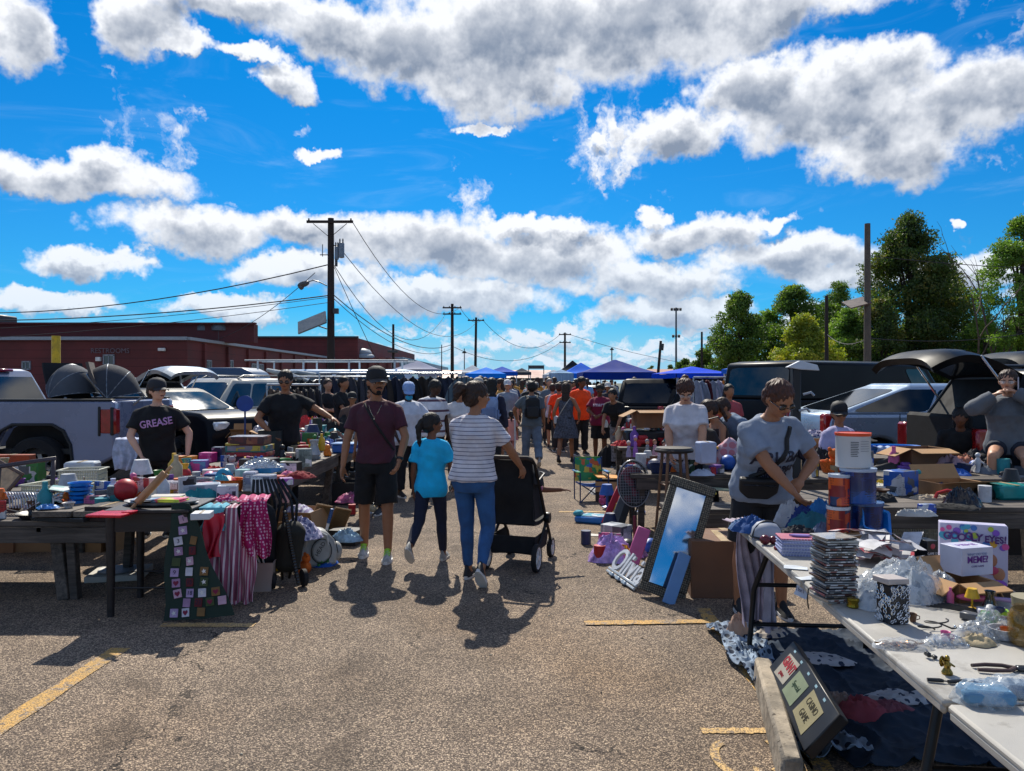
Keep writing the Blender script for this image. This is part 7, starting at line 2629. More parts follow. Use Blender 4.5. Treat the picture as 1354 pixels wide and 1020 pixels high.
mb.grid(lambda u,v: (.42 * math.cos(math.pi * u),.03 * math.sin(u * 30),1.05 + .25 * (1 - v) * 0 + (.72 * math.sin(math.pi * u)) * (1 - v)),20,8,thick=.02)
part('cloth',mb,cloth('#4f6470',stripe=(0,.09,.3,'#2f3a48')),o)
# ================= right, middle distance
o = thing('camping_chair','small green and blue children folding chair beside the aisle','chair',(W(783,664).x,W(783,664).y + .12,0),8)
mb = MB()
mb.grid(lambda u,v: ((u - .5) * .40,.16 + .06 * v - .03 * math.sin(math.pi * u),.26 + .32 * v),8,8,thick=.01)
part('backrest',mb,PR('#1f8a4a','#2a6ab0','#c8b03a','#1f8a4a','#c05a2a',sc=15,lines=False),o)
mb = MB()
mb.grid(lambda u,v: ((u - .5) * .38,-.16 + .32 * v,.25 - .03 * math.sin(math.pi * u)),8,8,thick=.01)
part('seat',mb,cloth('#1c4a8c'),o)
mb = MB()
mb.box((0,.225,.57),(.38,.02,.05),None,0,.01)
part('top_band',mb,M('#2a7a2c',.6),o)
for sg in (-1,1):
 mb = MB()
 mb.tube([(sg * .2,-.18,0),(-sg * .18,.18,.25)],.009,6)
 mb.tube([(sg * .2,.18,0),(sg * .2,.2,.60)],.009,6)
 mb.tube([(sg * .2,-.18,.40),(sg * .2,.2,.42)],.012,6)
 mb.tube([(sg * .2,-.18,0),(sg * .2,-.18,.40)],.009,6)
 part('leg',mb,M('#1d3a6a',.4,.3),o)
 mb = MB()
 mb.box((sg * .21,0,.415),(.06,.34,.015),None,0,.005)
 part('armrest',mb,PR('#2a8ab0','#1f8a4a','#2a6ab0',sc=20,lines=False),o)
open_box('dark carton with a yellow lid flap beside the children chair',806,664,0,.36,.30,.28,-6,(None,None,70,None),M('#3a3230',.7))
mb = MB()
mb.box((0,0,0),(.34,.22,.012),rotm(6,4,10),0,.003)
solo('folder','bright orange yellow folder on the dark carton','folder',mb,M('#d08a18',.5),(W(806,664).x - .02,W(806,664).y + .12,.34))
for k,(px,py,z,w,h,c,lab) in enumerate(((838,650,0,.55,.62,'#121318','large black coat heap right of the dark carton'),(822,612,0,.5,.55,'#1a2236','navy bag with a small badge behind the black coat heap'),(806,618,0,.5,.40,'#141519','black leather bags piled left of the white plastic bag'),(790,655,0,.2,.1,'#b8b6b8','small white bundle on the asphalt by the children chair'))):
 heap('clothes_heap',lab,px,py,z,w,.45,h,cloth(c),60 + k,'clothes' if k != 2 else 'bags',rough=.3,crease=2.4)
mb = MB()
mb.prism([(-.14,0),(-.13,.30),(-.08,.31),(-.06,.40),(-.03,.40),(-.02,.31),(.04,.31),(.05,.40),(.08,.40),(.10,.30),(.14,.28),(.15,0)],-.07,.07)
solo('plastic_bag','upright white plastic carrier bag right of the black leather bags','bag',mb,M('#b3b9c2',.5,var=.15,sc=6,bump=.8,bsc=14),(W(826,612,.3).x,9.4,.32),-6,None,None,.02)
# big oval bird cage like racquet press
p = W(843,716,0)
o = thing('racket','large oval black racquet shaped rack with crossed wires and pink contents','rack',(p.x,p.y + .15,.0),8,None,rotm(-9,0,6))
RW = .165
mb = MB()
mb.tube([(RW * math.cos(R(10 * k)),0,.58 + .235 * math.sin(R(10 * k))) for k in range(36)],.013,8,closed=True)
part('rim',mb,BLK,o)
mb = MB()
mb.tube([((RW + .012) * math.cos(R(10 * k)),-.03,.58 + .25 * math.sin(R(10 * k))) for k in range(36)],.006,6,closed=True)
part('outer_rim',mb,M('#8e9096',.3,.4),o)
mb = MB()
for k in range(-5,6):
 x = k * .028
 h = .235 * math.sqrt(1 - (x / RW) ** 2)
 mb.cyl((x,-.012,.58 - h),(x,-.012,.58 + h),.0022,n=5)
for k in range(-7,8):
 z = k * .029
 w = RW * math.sqrt(1 - (z / .235) ** 2)
 mb.cyl((-w,-.015,.58 + z),(w,-.015,.58 + z),.0022,n=5)
part('wires',mb,M('#8d8f96',.4,.3),o)
mb = MB()
mb.prism([(RW * .9 * math.cos(R(15 * k)),.57 + .2 * math.sin(R(15 * k))) for k in range(24)],.004,.03)
part('liner',mb,PR('#5a1220','#1a1418','#7d2a3a','#241a20',sc=12,lines=False),o)
mb = MB()
mb.tube([(-.05,0,.36),(-.02,0,.28),(-.012,0,.05)],.010,6)
mb.tube([(.05,0,.36),(.02,0,.28),(.012,0,.05)],.010,6)
part('throat',mb,BLK,o)
mb = MB()
mb.cyl((0,0,0),(0,0,.24),.021,n=10)
part('handle',mb,M('#7a2a3c',.6),o)
# things left of it on the asphalt
for k,(px,py,w,h,c,rz,ry,lab) in enumerate(((800,697,.07,.50,'#b01838',-8,24,'long red board leaning right beside the blue case'),(812,700,.09,.46,'#59616a',-6,22,'grey board leaning behind the red one'),(822,700,.08,.44,'#2c3036',-4,20,'dark board leaning against the oval rack'),(838,752,.12,.34,'#c25a92',-10,20,'pink box leaning right of the purple foil bag'))):
 p = W(px,py,0)
 mb = MB()
 mb.box((0,0,h / 2),(w,.05 if k < 3 else .07,h),None,0,.006)
 solo('board' if k < 3 else 'pink_box',lab,'board' if k < 3 else 'box',mb,M(c,.45,var=.15),(p.x,p.y + .1,.02),rz,None,rotm(-20,ry,rz))
p = W(792,694,0)
o = thing('toy_case','blue and turquoise toy case lying on the asphalt left of the boards','toy',(p.x - .05,p.y + .15,0),-24)
mb = MB()
mb.box((0,0,.04),(.40,.24,.08),None,0,.02)
part('body',mb,M('#1d6fb8',.35,var=.2),o)
mb = MB()
mb.box((0.03,0,.085),(.30,.20,.012),None,0,.004)
part('insert',mb,PR('#c3ccd6','#2a9ab0','#8fa8c0',sc=14,lines=False),o)
mb = MB()
mb.box((-.18,-.02,.10),(.10,.14,.06),None,0,.02)
part('latch',mb,M('#2a94a6',.35),o)
sheet('paper','white paper lying flat on the asphalt left of the red board',783,708,0,.22,.12,M('#b9b6ae',.7),-10)
heap('foil_bag','shiny purple foil bag on the asphalt by the oval rack',812,746,0,.46,.34,.24,M('#b795d0',.25,.2,var=.35,sc=14),70,'bag',rough=.4,crease=2.5)
heap('foil_bag','yellow cloth spilling from the purple foil bag',826,741,.03,.20,.16,.13,M('#c49a18',.5,var=.3),71,'cloth',rough=.5)
heap('foil_bag','pointed lilac foil sheet behind the purple bag',846,738,.0,.20,.20,.25,M('#a985c0',.25,.3,var=.3,sc=12),72,'bag',rough=.5,flat=1.0)
# white name rack reading Olivia
p = W(828,772,0)
_ex = Vector((.227,-.974,0))
_up = Vector((.62,.14,.77)).normalized()
o = thing('name_hook_board','white wire name board with looping letters leaning on the asphalt','name board',(.90,6.30,.02),0,None,Matrix((_ex,-_ex.cross(_up),_up)).transposed())
text('Olivia',.29,M('#b9bec6',.35),o,(0,0,.13),rotm(90,0,0),.010,'lettering',.95,bold=.004)
for z in (.03,.0):
 mb = MB()
 mb.box((0,0,z),(.62,.022,.022),None,0,.005)
 part('bar',mb,M('#aab4be',.35),o)
for x in (-.16,-.02,.12):
 mb = MB()
 mb.box((x,-.016,-.004),(.07,.016,.03),None,0,.004)
 part('hook_plate',mb,M('#8fa0b0',.3),o)
# mirror leaning
p0 = W(905,796,0)
mi = thing('mirror','tall mirror in a mottled dark frame leaning back by the folding table end','mirror',(1.15,5.85,0),0,None,rotm(-14,17,-10))
mi.scale = (.9,.9,.93)
MF = M('#35322d',.6,var=.5,sc=60,dots=(.018,.40,'#77705f'),bump=.8,bsc=150)
for c,s in (((0,.965),(.40,.085)),((0,.045),(.40,.085)),((-.165,.505),(.07,.835)),((.165,.505),(.07,.835))):
 mb = MB()
 mb.box((c[0],0,c[1]),(s[0],.035,s[1]),None,0,.008)
 part('frame_bar',mb,MF,mi)
mb = MB()
mb.box((0,.004,.505),(.262,.006,.836))
part('mirror_glass',mb,M('#c9ccd0',.015,1.0,var=.02),mi)
mb = MB()
for c,s in (((0,-.019,.925),(.262,.004,.008)),((0,-.019,.085),(.262,.004,.008))):
 mb.box(c,s)
part('bevel',mb,BLK,mi)
p = W(893,800,0)
mb = MB()
mb.box((0,0,.20),(.095,.022,.40),None,0,.004)
solo('slat','pale blue painted board leaning against the mirror foot','board',mb,M('#5f8cc0',.4,var=.1,sc=3),(p.x - .05,p.y + .02,0),0,None,rotm(-18,24,0))
box_('cardboard_box','large brown carton with small print behind the mirror',962,792,0,.52,.45,.44,M('#6b4c38',.8,var=.12),-4)
box_('cardboard_box','large brown carton under the plastic table end beside the hanging garment',985,790,0,.50,.45,.42,M('#664836',.8,var=.12),5,dy=.15)
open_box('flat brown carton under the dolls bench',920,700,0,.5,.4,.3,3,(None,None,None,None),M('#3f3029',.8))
# wooden tripod stool with black cushion = bar stool
p = W(905,690,0)
o = thing('bar_stool','tall wooden stool with a worn black seat standing before the doll table','stool',(1.66,7.75,0),6)
SW = wood('#7d5a3c','#5d3f28',.5,2)
for a in (45,135,225,315):
 x,y = math.cos(R(a)),math.sin(R(a))
 mb = MB()
 mb.cyl((x * .22,y * .22,0),(x * .13,y * .13,.95),.014,.017,10)
 part('leg',mb,SW,o)
for z,k in ((.35,.19),(.62,.163)):
 for a in (45,135,225,315):
  mb = MB()
  mb.cyl((k * math.cos(R(a)),k * math.sin(R(a)),z),(k * math.cos(R(a + 90)),k * math.sin(R(a + 90)),z),.009,n=8)
  part('rung',mb,SW,o)
mb = MB()
mb.lathe([(.14,.94),(.195,.95),(.20,.97),(.18,.995),(.05,1.0),(.002,1.0)],n=28)
part('seat',mb,M('#1b1715',.5,var=.3,wear='#6b5a4c'),o)
ZD = .68
box_('tub_top_box','white appliance box with a handle standing on the yellow tub',936,614,ZD + .27,.15,.14,.19,M('#9ba5c0',.4),6,'appliance',.012)
p = W(934,622,ZD)
o = thing('storage_tub','yellow plastic tub at the right end of the doll table','tub',(p.x,p.y + .16,ZD),4)
mb = MB()
rg = []
for z,w,d in ((0,.11,.09),(.23,.13,.11),(.235,.145,.125),(.255,.145,.125),(.256,.12,.10),(.02,.10,.08)):
 rg.append([Vector((x * w,y * d,z)) for x,y in ((-1,-.9),(-.9,-1),(.9,-1),(1,-.9),(1,.9),(.9,1),(-.9,1),(-1,.9))])
mb.loft(rg,0,True,False)
part('body',mb,M('#d8a010',.35,var=.1),o)
q = MB()
q.tube([(-.04,0,0),(-.02,0,.16),(.10,0,.19),(.20,0,.08),(.25,.0,-.12),(.30,0,-.30)],.008,7)
solo('cable','black curved cable beside the yellow tub','cable',q,BLK,(p.x + .06,p.y + .12,ZD + .40))
heap('pillow','pink and white floral pillow right of the yellow tub',968,622,ZD,.42,.26,.36,M('#b59aa8',.8,dots=(.09,.45,'#b8707c')),74,'pillow',rough=.12,crease=1.5)
heap('pillow','violet grey blanket left of the yellow tub',915,612,ZD,.42,.26,.22,cloth('#7f86b4'),75,'blanket',rough=.2)
p = W(917,602,ZD)
q = MB()
q.box((0,0,.12),(.03,.02,.22),rotm(0,10,0),0,.006)
q.box((.02,0,.23),(.09,.03,.03),rotm(0,15,0),0,.01)
q.box((.0,0,.02),(.08,.05,.03),None,0,.01)
solo('shower_head','white plastic appliance arm below the white tee woman','appliance part',q,WHITEC,(p.x,p.y + .2,ZD + .18))
DOLL = [(833,612,'#8f86a6',.20),(842,612,'#8a5ab0',.27),(858,612,'#7d8794',.22),(868,610,'#b08a9a',.20),(880,610,'#a06a7a',.18),(890,608,'#b8a29a',.22)]
for k,(px,py,c,h) in enumerate(DOLL):
 p = W(px,py,ZD)
 o = thing('doll',('small grey doll at the left end of the doll row','purple tall figure second in the doll row','grey blue figure in the middle of the doll row','pink doll right of the grey blue figure','rose doll left of the stool leg','beige doll behind the stool leg')[k],'doll',(p.x,p.y + .1,ZD + .06),10 * k)
 mb = MB()
 mb.lathe([(.035,0),(.03,h * .3),(.018,h * .5),(.022,h * .62),(.008,h * .72)],n=12)
 part('dress',mb,M(c,.6,var=.2,sc=20),o)
 mb = MB()
 mb.ell((0,0,h * .83),(.024,.024,.03),12)
 part('head',mb,M('#b08874',.5),o)
 mb = MB()
 mb.ell((0,.006,h * .88),(.027,.027,.028),10)
 part('hair',mb,M(('#c9c3c0','#9a6ac0','#777c84','#8a5a3a','#3a241c','#c8a878')[k],.6),o)
p = W(858,618,ZD)
o = thing('toy_stove','red and white toy rack below the row of dolls','toy',(p.x,p.y + .15,ZD - .20),2)
for x in (-.19,-.05,.09,.2):
 mb = MB()
 mb.ell((x,-.12,.24),(.055,.055,.028),14)
 part('red_pad',mb,M('#b3183c',.35),o)
mb = MB()
mb.box((0,0,.20),(.52,.2,.02),None,0,.006)
part('shelf',mb,M('#b8122e',.4),o)
for x in (-.24,-.12,.05,.24):
 mb = MB()
 mb.box((x,-.1,.09),(.022,.02,.20),None,0,.004)
 part('post',mb,WHITEC,o)
for z in (.0,.10):
 mb = MB()
 mb.box((0,-.1,z),(.5,.016,.018),None,0,.004)
 part('bar',mb,WHITEC,o)
basket('white wire chair back with pink straps behind the stool',884,622,ZD,.18,.14,.20,M('#bdb4bc',.5),4,'toy_crib')
for k,(px,py,w,h,cs,lab) in enumerate(((898,622,.14,.13,('#1f5a70','#2a7a90','#3a4a80'),'teal storage box between the stool legs'),(914,626,.06,.22,('#1a3a24','#24562f','#c8d0c8'),'dark green slim box leaning by the yellow tub'),(906,626,.05,.24,('#9a9ab0','#c0c0d0','#6a6a88'),'grey slim box leaning left of the dark green one'),(944,628,.05,.08,('#a01828','#c02a3a'),'small red can right of the yellow tub'))):
 box_('product_box',lab,px,py,ZD,w,.09,h,PR(*cs,sc=20,seed=k),(4,20,30,0)[k],group='boxes on the doll table',flap=M(cs[0],.5))
heap('plastic_bag','crumpled white plastic bag in front of the yellow tub',930,630,ZD,.26,.14,.07,M('#a9b2c4',.35,var=.2),76,'bag',rough=.5)
turned('mixer_jug','clear jug with a lime green lid in front of the toy rack',851,624,ZD - .1,[(.04,0),(.055,.15),(.04,.19),(.002,.195)],glassy('#b8c8c0',.5),'jug',20,0,[('lid',[(.045,.17),(.052,.19),(.05,.21),(.002,.22)],M('#b0b82a',.4))])
turned('helmet','round black ball like helmet right of the clear jug',866,626,ZD - .06,[(.002,0),(.05,.01),(.075,.06),(.07,.11),(.04,.14),(.002,.145)],BLK,'helmet',20)
# bench with dolls
ZB = .50
for k,(px,c,lab) in enumerate(((906,'#a8201f','red skirted small doll on the plank bench'),(914,'#c07a58','orange haired doll in the middle of the bench dolls'),(923,'#b8936a','tan teddy like doll at the right of the bench dolls'))):
 p = W(px,648,ZB)
 o = thing('doll',lab,'doll',(p.x,p.y + .06,ZB),10)
 mb = MB()
 mb.ell((0,0,.035),(.035,.03,.035),12)
 mb.cone((-.02,-.02,.02),.012,(-.03,-.07,.015),.01,8)
 mb.cone((.02,-.02,.02),.012,(.03,-.07,.015),.01,8)
 part('body',mb,M(c,.6),o)
 mb = MB()
 mb.ell((0,0,.09),(.028,.026,.028),12)
 part('head',mb,M('#b5805e',.5),o)
 mb = MB()
 mb.ell((0,.004,.102),(.032,.03,.026),10)
 part('hair',mb,M(('#5a2a1a','#c2561c','#b8824a')[k],.7),o)
frame_('yellow and white picture frame lying on the plank bench',925,655,ZB,.30,.18,M('#b8a54a',.5),rotm(4,0,10),M('#b4b8b0',.5),.02,dz=.03)
frame_('pale green framed picture lying right on the plank bench',948,652,ZB,.28,.16,M('#9aa48c',.5),rotm(-3,3,-8),M('#aab0a8',.5,var=.3),.02,dz=.04)
box_('product_box','pink and white packet propped at the right end of the bench',940,642,ZB,.16,.05,.09,PR('#c06a7a','#c8c4c0','#b8a8a0',sc=18),24)
box_('product_box','white and teal packets stack at the bench end behind the hanging cloth',955,644,ZB,.14,.12,.12,PR('#b0bcc0','#8fa8a0','#c8c8c0',sc=25),-6,flap=WHITEC)
heap('goods_pile','white crumpled packets on the bench right end',952,636,ZB + .1,.22,.14,.08,M('#b4b6b4',.5,var=.5,sc=20),79,'goods',rough=.6)
# cardboard box on black tub, middle right
open_box('cardboard box with spread flaps on the black tub below the navy canopy',862,566,.98,.48,.36,.26,4,(25,25,10,30),M('#7d5436',.8))
box_('storage_tote','wide black tub under the cardboard box with spread flaps',858,602,.60,.62,.4,.34,M('#101316',.45),3,'tub',.03,dy=.2)
for k in range(14):
 px = 805 + 11 * k + random.uniform(-3,3)
 labs = ['white lamp shade','cream cushion','grey framed board','small white vase','pale toy horse','silver kettle','white printer','beige basket','red striped bag','white fan','clear crate','dark radio','blue cooler','pale doll house']
 cs = ['#c4c2bc','#b8b29a','#8a8f96','#c8c8c8','#b7b0a4','#9aa0a6','#bcbec4','#a09076','#a83a44','#c4c8cc','#93a4b0','#24272c','#3a6aa0','#b8b4b0']
 h = .16 + .12 * ((k * 7) % 5) / 4
 p = W(px,566 if k < 6 else 556,.72)
 if k % 3 == 0:
  mb = MB()
  mb.lathe([(h * .35,0),(h * .42,h * .3),(h * .28,h * .8),(h * .15,h),(.002,h)],n=16)
 elif k % 3 == 1:
  mb = lump(h * 1.2,h,h * .8,80 + k,.3)
 else:
  mb = MB().box((0,0,h / 2),(h * 1.1,h * .6,h),rotm(0,0,k * 12),0,.012)
 solo('stall_item',labs[k] + ' among the far goods on the right tables','goods',mb,M(cs[k],.5,var=.25,sc=12),(p.x,p.y + .2,.72),0,'goods on the far right tables')
for k in range(12):
 d = 13 + .9 * k
 labs = ['grey box','white bag','dark case','pink bundle','blue crate','tan carton','white jug','black speaker','green bag','silver pot','red tin','cream lamp']
 cs = ['#7d838a','#b9bcc0','#1b1d22','#b06a84','#2a5aa0','#8f6c48','#c3c8cc','#141518','#3a6a40','#9aa0a6','#a02830','#c4bfae']
 x = -2.6 - .9 * ((k * 5) % 7) / 7
 mb = lump(.32,.28,.24,100 + k,.3) if k % 2 else MB().box((0,0,.12),(.3,.22,.24),rotm(0,0,17 * k),0,.012)
 solo('stall_item',labs[k] + ' among the far goods on the left tables','goods',mb,M(cs[k],.5,var=.25,sc=12),(x,d,ZL if d < 15.5 else .72 if 17 < d < 18 else .0),0,'goods on the far left tables')
# dark post with lamps, standing behind the grey tee woman
o = thing('display_post','black square post with a small white lamp, right behind the grey tee woman','post',(at(1052,7.0).x,7.0,0))
mb = MB()
mb.box((0,0,.9),(.075,.075,1.8),None,0,.006)
part('shaft',mb,M('#101114',.5),o)
mb = MB()
mb.box((-.12,-.02,1.20),(.04,.04,.75),None,0,.005)
part('side_bar',mb,M('#16181c',.5),o)
mb = MB()
mb.prism([(-.10,0),(.02,.06),(.18,.02),(.20,-.03),(.02,-.02)],-.03,.03)
part('white_bracket',mb,M('#b4bcc6',.4),o,(0,-.03,1.80),bevel=.005)
for z,x in ((1.55,.10),(1.56,-.18),(1.40,.06)):
 mb = MB()
 mb.tube([(-.05 + x,-.05,z),(.02 + x,-.06,z + .02),(.05 + x,-.05,z - .01)],.012,6)
 part('hook',mb,M('#a0a6ac',.3,.6),o)
# ================= right tables behind the folding tables
ZQ = ZR + .02
open_box('wide cardboard box with four flaps open on the farther right table',1228,624,ZQ,.42,.34,.24,6,(22,24,12,30),M('#6e4d35',.8))
open_box('small cardboard carton with its lid raised, left of the wide one',1085,604,ZQ,.26,.2,.16,-8,(None,None,-50,None),M('#7a5a40',.8))
p = W(1190,610,ZQ)
o = thing('wash_tub','large oval bright blue plastic tub behind the open boxes','tub',(p.x + .02,p.y + .30,ZQ),0)
mb = MB()
mb.lathe([(.24,0),(.30,.14),(.325,.15),(.325,.165),(.295,.155),(.23,.01),(.002,.008)],n=40,sx=1.15,sy=.7)
part('body',mb,M('#0f62b8',.3,var=.08),o)
hang('cloth','white and blue printed rag hanging over the blue tub rim',(p.x - .19,p.y + .02,ZQ + .16),.17,.16,M('#8fa3c4',.8,var=.4,sc=16),-10,2,.02,'cloth',.8,seed=12)
turned('bowl','small red and white bowl left of the printed rag',1160,606,ZQ,[(.03,0),(.06,.05),(.065,.055),(.055,.05),(.002,.012)],M('#a83426',.4,var=.3),'bowl',24)
for k,(px,py,rz,c,s,lab) in enumerate(((1178,624,82,'#17181b','#b9b6b0','black sneaker with white sole at the front of the right table, left'),(1196,622,95,'#1d1f24','#a9a6a0','second dark sneaker beside the white soled one'),(1180,616,80,'#2b2b2f','#8f8c86','charcoal shoe behind the white soled sneaker'),(1344,632,100,'#202228','#7d7f86','grey black shoe at the right edge below the phone woman'))):
 shoe_thing(lab,px,py,ZQ,c,s,rz)
HP = [(1268,626,.42,.18,'#a98a92','pink and grey clothes heap right of the wide cardboard box'),(1290,622,.30,.16,'#c07f66','salmon coloured cloth on top of the clothes heap'),(1308,622,.50,.22,'#23262e','dark clothes heap below the phone woman'),(1330,628,.40,.20,'#14161c','black clothes at the right end of the farther table'),(1276,630,.24,.08,'#2458a8','bright blue cloth before the pink heap'),(1318,628,.26,.12,'#6a7078','grey trainers and cloth before the dark heap'),
      (1062,620,.40,.26,'#15171c','black clothes heap just right of the black post'),(1092,622,.46,.24,'#1b1d22','dark jackets behind the white bucket'),(1130,616,.5,.18,'#1a1e2a','dark blue clothes behind the cans'),(1220,612,.3,.1,'#20242c','dark cloth behind the wide cardboard box')]
for k,(px,py,w,h,c,lab) in enumerate(HP):
 heap('clothes_heap',lab,px,py,ZQ,w,.34,h,cloth(c),120 + k,rough=.5,crease=3.2,group='clothes on the farther right table')
for k,(px,py,w,h,c,lab) in enumerate(((1082,578,.4,.11,'#a9a3b8','white patterned clothes before the sitting man'),(1097,578,.22,.09,'#8a1a30','dark red cloth among the patterned clothes'),(1112,580,.28,.07,'#39423a','dark green cloth before the sitting man'),(1124,582,.34,.07,'#c8486a','pink cloth right of the dark green one'),(1150,584,.3,.04,'#2a2c30','black folded cloth at the rear table edge'))):
 heap('clothes_heap',lab,px,py,.80,w,.3,h,cloth(c,dots=(.05,.4,'#3a3f66') if k == 0 else None),140 + k,rough=.5,group='clothes before the sitting man')
plank_table('narrow table carrying patterned clothes before the sitting man',3.1,4.7,8.6,9.1,.80,2)
turned('paper_cup','white paper cup with blue print on the narrow clothes table',1072,590,.80,[(.035,0),(.05,.14),(.052,.145),(.045,.14),(.002,.01)],M('#c2c4c8',.5,dots=(.09,.3,'#2a3a70')),'cup',24)
turned('drink_can','red plastic cup left of the white paper cup',1064,590,.80,[(.035,0),(.05,.15),(.002,.15)],M('#a81a2a',.4),'cup',20)
# papers and flat things on the dark table
P2 = [('light blue folded shirts on the dark table',1190,656,.30,.22,'#8fa6c0',10),('white magazine pages left on the dark table',1165,648,.24,.18,'#b9b6aa',-20),('yellow page beside the magazine',1167,645,.10,.08,'#c8a82a',12),('dark folder in the middle of the dark table',1215,648,.26,.2,'#2a2d33',24),('blue folded jeans behind the dark folder',1205,640,.24,.14,'#3a5c8a',-8),
      ('pale grey clothes right of the blue jeans',1240,645,.34,.22,'#98a6b4',8),('cream sheets in front of the red handled bag',1238,662,.30,.14,'#a89a86',-6),('white paper at the table edge',1215,684,.26,.09,'#b8b8b4',-4),('black cloth strip at the left edge of the dark table',1170,665,.3,.2,'#1b1d20',4),('black plastic bag at the front of the dark table',1265,676,.40,.2,'#121316',-8)]
for k,(lab,px,py,w,d,c,rz) in enumerate(P2):
 heap('folded_clothes',lab,px,py,ZR,w,d,.035 + .015 * (k % 3),cloth(c),160 + k,'clothes' if k not in (1,2,6,7) else 'paper',rz,.5,4.0,'flat things on the dark right table',flat=6)
box_('product_box','blue and white packet at the front edge of the dark table',1228,680,ZR,.12,.05,.07,PR('#2a50b0','#a9b4c8','#33406a',sc=24),4,flap=M('#8793aa',.5))
q = MB()
q.tube([(-.10,0,.03),(-.08,0,.07),(0,0,.09),(.08,0,.07),(.11,0,.02)],.014,8)
p = W(1262,668,ZR)
solo('red_handle','curved red plastic handle lying on the dark table','handle',q,M('#b3221a',.35),(p.x,p.y + .1,ZR + .01),5)
heap('handbag','dark patent handbag right of the red handle',1282,672,ZR,.28,.2,.16,M('#1c1518',.18,var=.4,sc=20),171,'handbag',rough=.55,crease=4)
heap('clothes_heap','cream and olive scarf right of the dark handbag',1316,660,ZR,.40,.2,.07,cloth('#a39a78'),172,rough=.6)
box_('storage_tote','teal clear tub at the right end of the dark table',1346,662,ZR,.30,.22,.12,M('#1d8a86',.2,var=.15),4,'tub',.02)
open_box('low cardboard box with raised corrugated flaps on the dark table',1286,662,ZR,.44,.30,.12,10,(None,60,-12,-55),CARD,dy=.15)
p = W(1218,730,0)
for k,(px,c) in enumerate(((1196,'#9a9486'),(1222,'#aaa69a'),(1246,'#a8a294'))):
 basket(('cream lattice crate under the dark table, left of three','cream lattice crate under the dark table, middle of three','cream lattice crate under the dark table, right of three')[k],px,742,0,.26,.3,.34,M(c,.6),2,'plastic_crate',group='lattice crates under the dark table')
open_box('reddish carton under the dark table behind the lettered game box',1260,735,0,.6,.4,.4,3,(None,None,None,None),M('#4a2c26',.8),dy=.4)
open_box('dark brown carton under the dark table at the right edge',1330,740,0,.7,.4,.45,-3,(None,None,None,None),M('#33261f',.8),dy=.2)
# ================= on the folding tables
WB = 4.48
CX0 = 2.02
def can_(label,x,y,z,r,h,body,lid,prof_top=None,name='tin_can'):
 o = thing(name,label,'can',(x,y,z),0,'cans and bucket stacked on the plastic table')
 mb = MB()
 mb.lathe([(r * .97,0),(r,.006),(r * .985,.01),(r * .985,h - .012),(r,h - .008),(r,h - .002)],n=36)
 part('body',mb,body,o)
 mb = MB()
 mb.lathe([(r * 1.02,h - .014),(r * 1.035,h - .006),(r * 1.03,h + .004),(r * .95,h + .005),(r * .94,h + .001),(.002,h + .001)],n=36)
 part('lid',mb,lid,o)
 return o
BLUEL = PR('#12306a','#173f86','#0f2858','#1b4a94',sc=13,lines=True,rough=.25)
REDL2 = PR('#16305c','#b03a1e','#c2551f','#7d1a20','#16305c',sc=17,lines=True,rough=.3)
can_('large blue formula can at the bottom right of the can stack',CX0 + .09,WB + .05,ZT,.105,.205,BLUEL,M('#3b5f90',.3))
can_('blue formula can with a pale lid in the middle of the stack',CX0 + .03,WB + .0,ZT + .212,.10,.20,BLUEL,M('#9fb0c8',.3))
can_('tall red and blue labelled can at the bottom left of the stack',CX0 - .10,WB - .03,ZT,.065,.19,REDL2,M('#b9c0c8',.3))
can_('red and blue labelled can on top of the tall one, left',CX0 - .09,WB - .02,ZT + .197,.06,.18,REDL2,M('#a9b4c2',.3))
bu = can_('white bucket with an orange lid on top of the can stack',CX0 + .0,WB - .0,ZT + .42,.098,.20,M('#b2b6b8',.4,var=.04),M('#d2481c',.35),name='bucket')
for z,w in ((.15,.05),(.14,.05),(.13,.05),(.12,.045),(.11,.05),(.10,.045),(.09,.05),(.08,.04),(.07,.045)):
 mb = MB()
 mb.grid(lambda u,v: (.0985 * math.sin(-.55 + .45 * u * w / .05),-.0985 * math.cos(-.55 + .45 * u * w / .05) - .0004,z + .004 * v),6,1)
 part('print_line',mb,M('#4a4d55',.6),bu)
for k in range(5):
 mb = MB()
 mb.grid(lambda u,v: (.0988 * math.sin(.0 + .6 * u),-.0988 * math.cos(.0 + .6 * u) - .0004,.155 - k * .014 + .003 * v),8,1)
 part('print_line',mb,M('#7d8088',.6),bu)
turned('spray_bottle','small red capped dark bottle before the can stack',1130,706,ZT,[(.022,0),(.024,.01),(.024,.10),(.014,.11),(.014,.115),(.021,.116),(.021,.15),(.014,.155),(.002,.156)],M('#57121c',.3),'bottle',20,0,[('cap',[(.0225,.112),(.0225,.152),(.015,.158),(.002,.159)],M('#c01a1e',.3))])
p = W(1150,712,ZT)
o = thing('storage_basket','bright blue plastic basket tipped on its side before the large blue can','basket',(p.x,p.y + .05,ZT + .075),0,None,rotm(62,18,10))
mb = MB()
rg = []
for z,s in ((0,.055),(.09,.07),(.095,.078),(.09,.066),(.008,.05)):
 rg.append([Vector((x * s * 1.25,y * s,z)) for x,y in ((-1,-.85),(-.9,-1),(.9,-1),(1,-.85),(1,.85),(.9,1),(-.9,1),(-1,.85))])
mb.loft(rg,0,True,False)
part('body',mb,M('#0f74c4',.3),o)
open_box('tiny open cardboard box before the blue basket',1128,716,ZT,.10,.08,.05,12,(40,None,None,None))
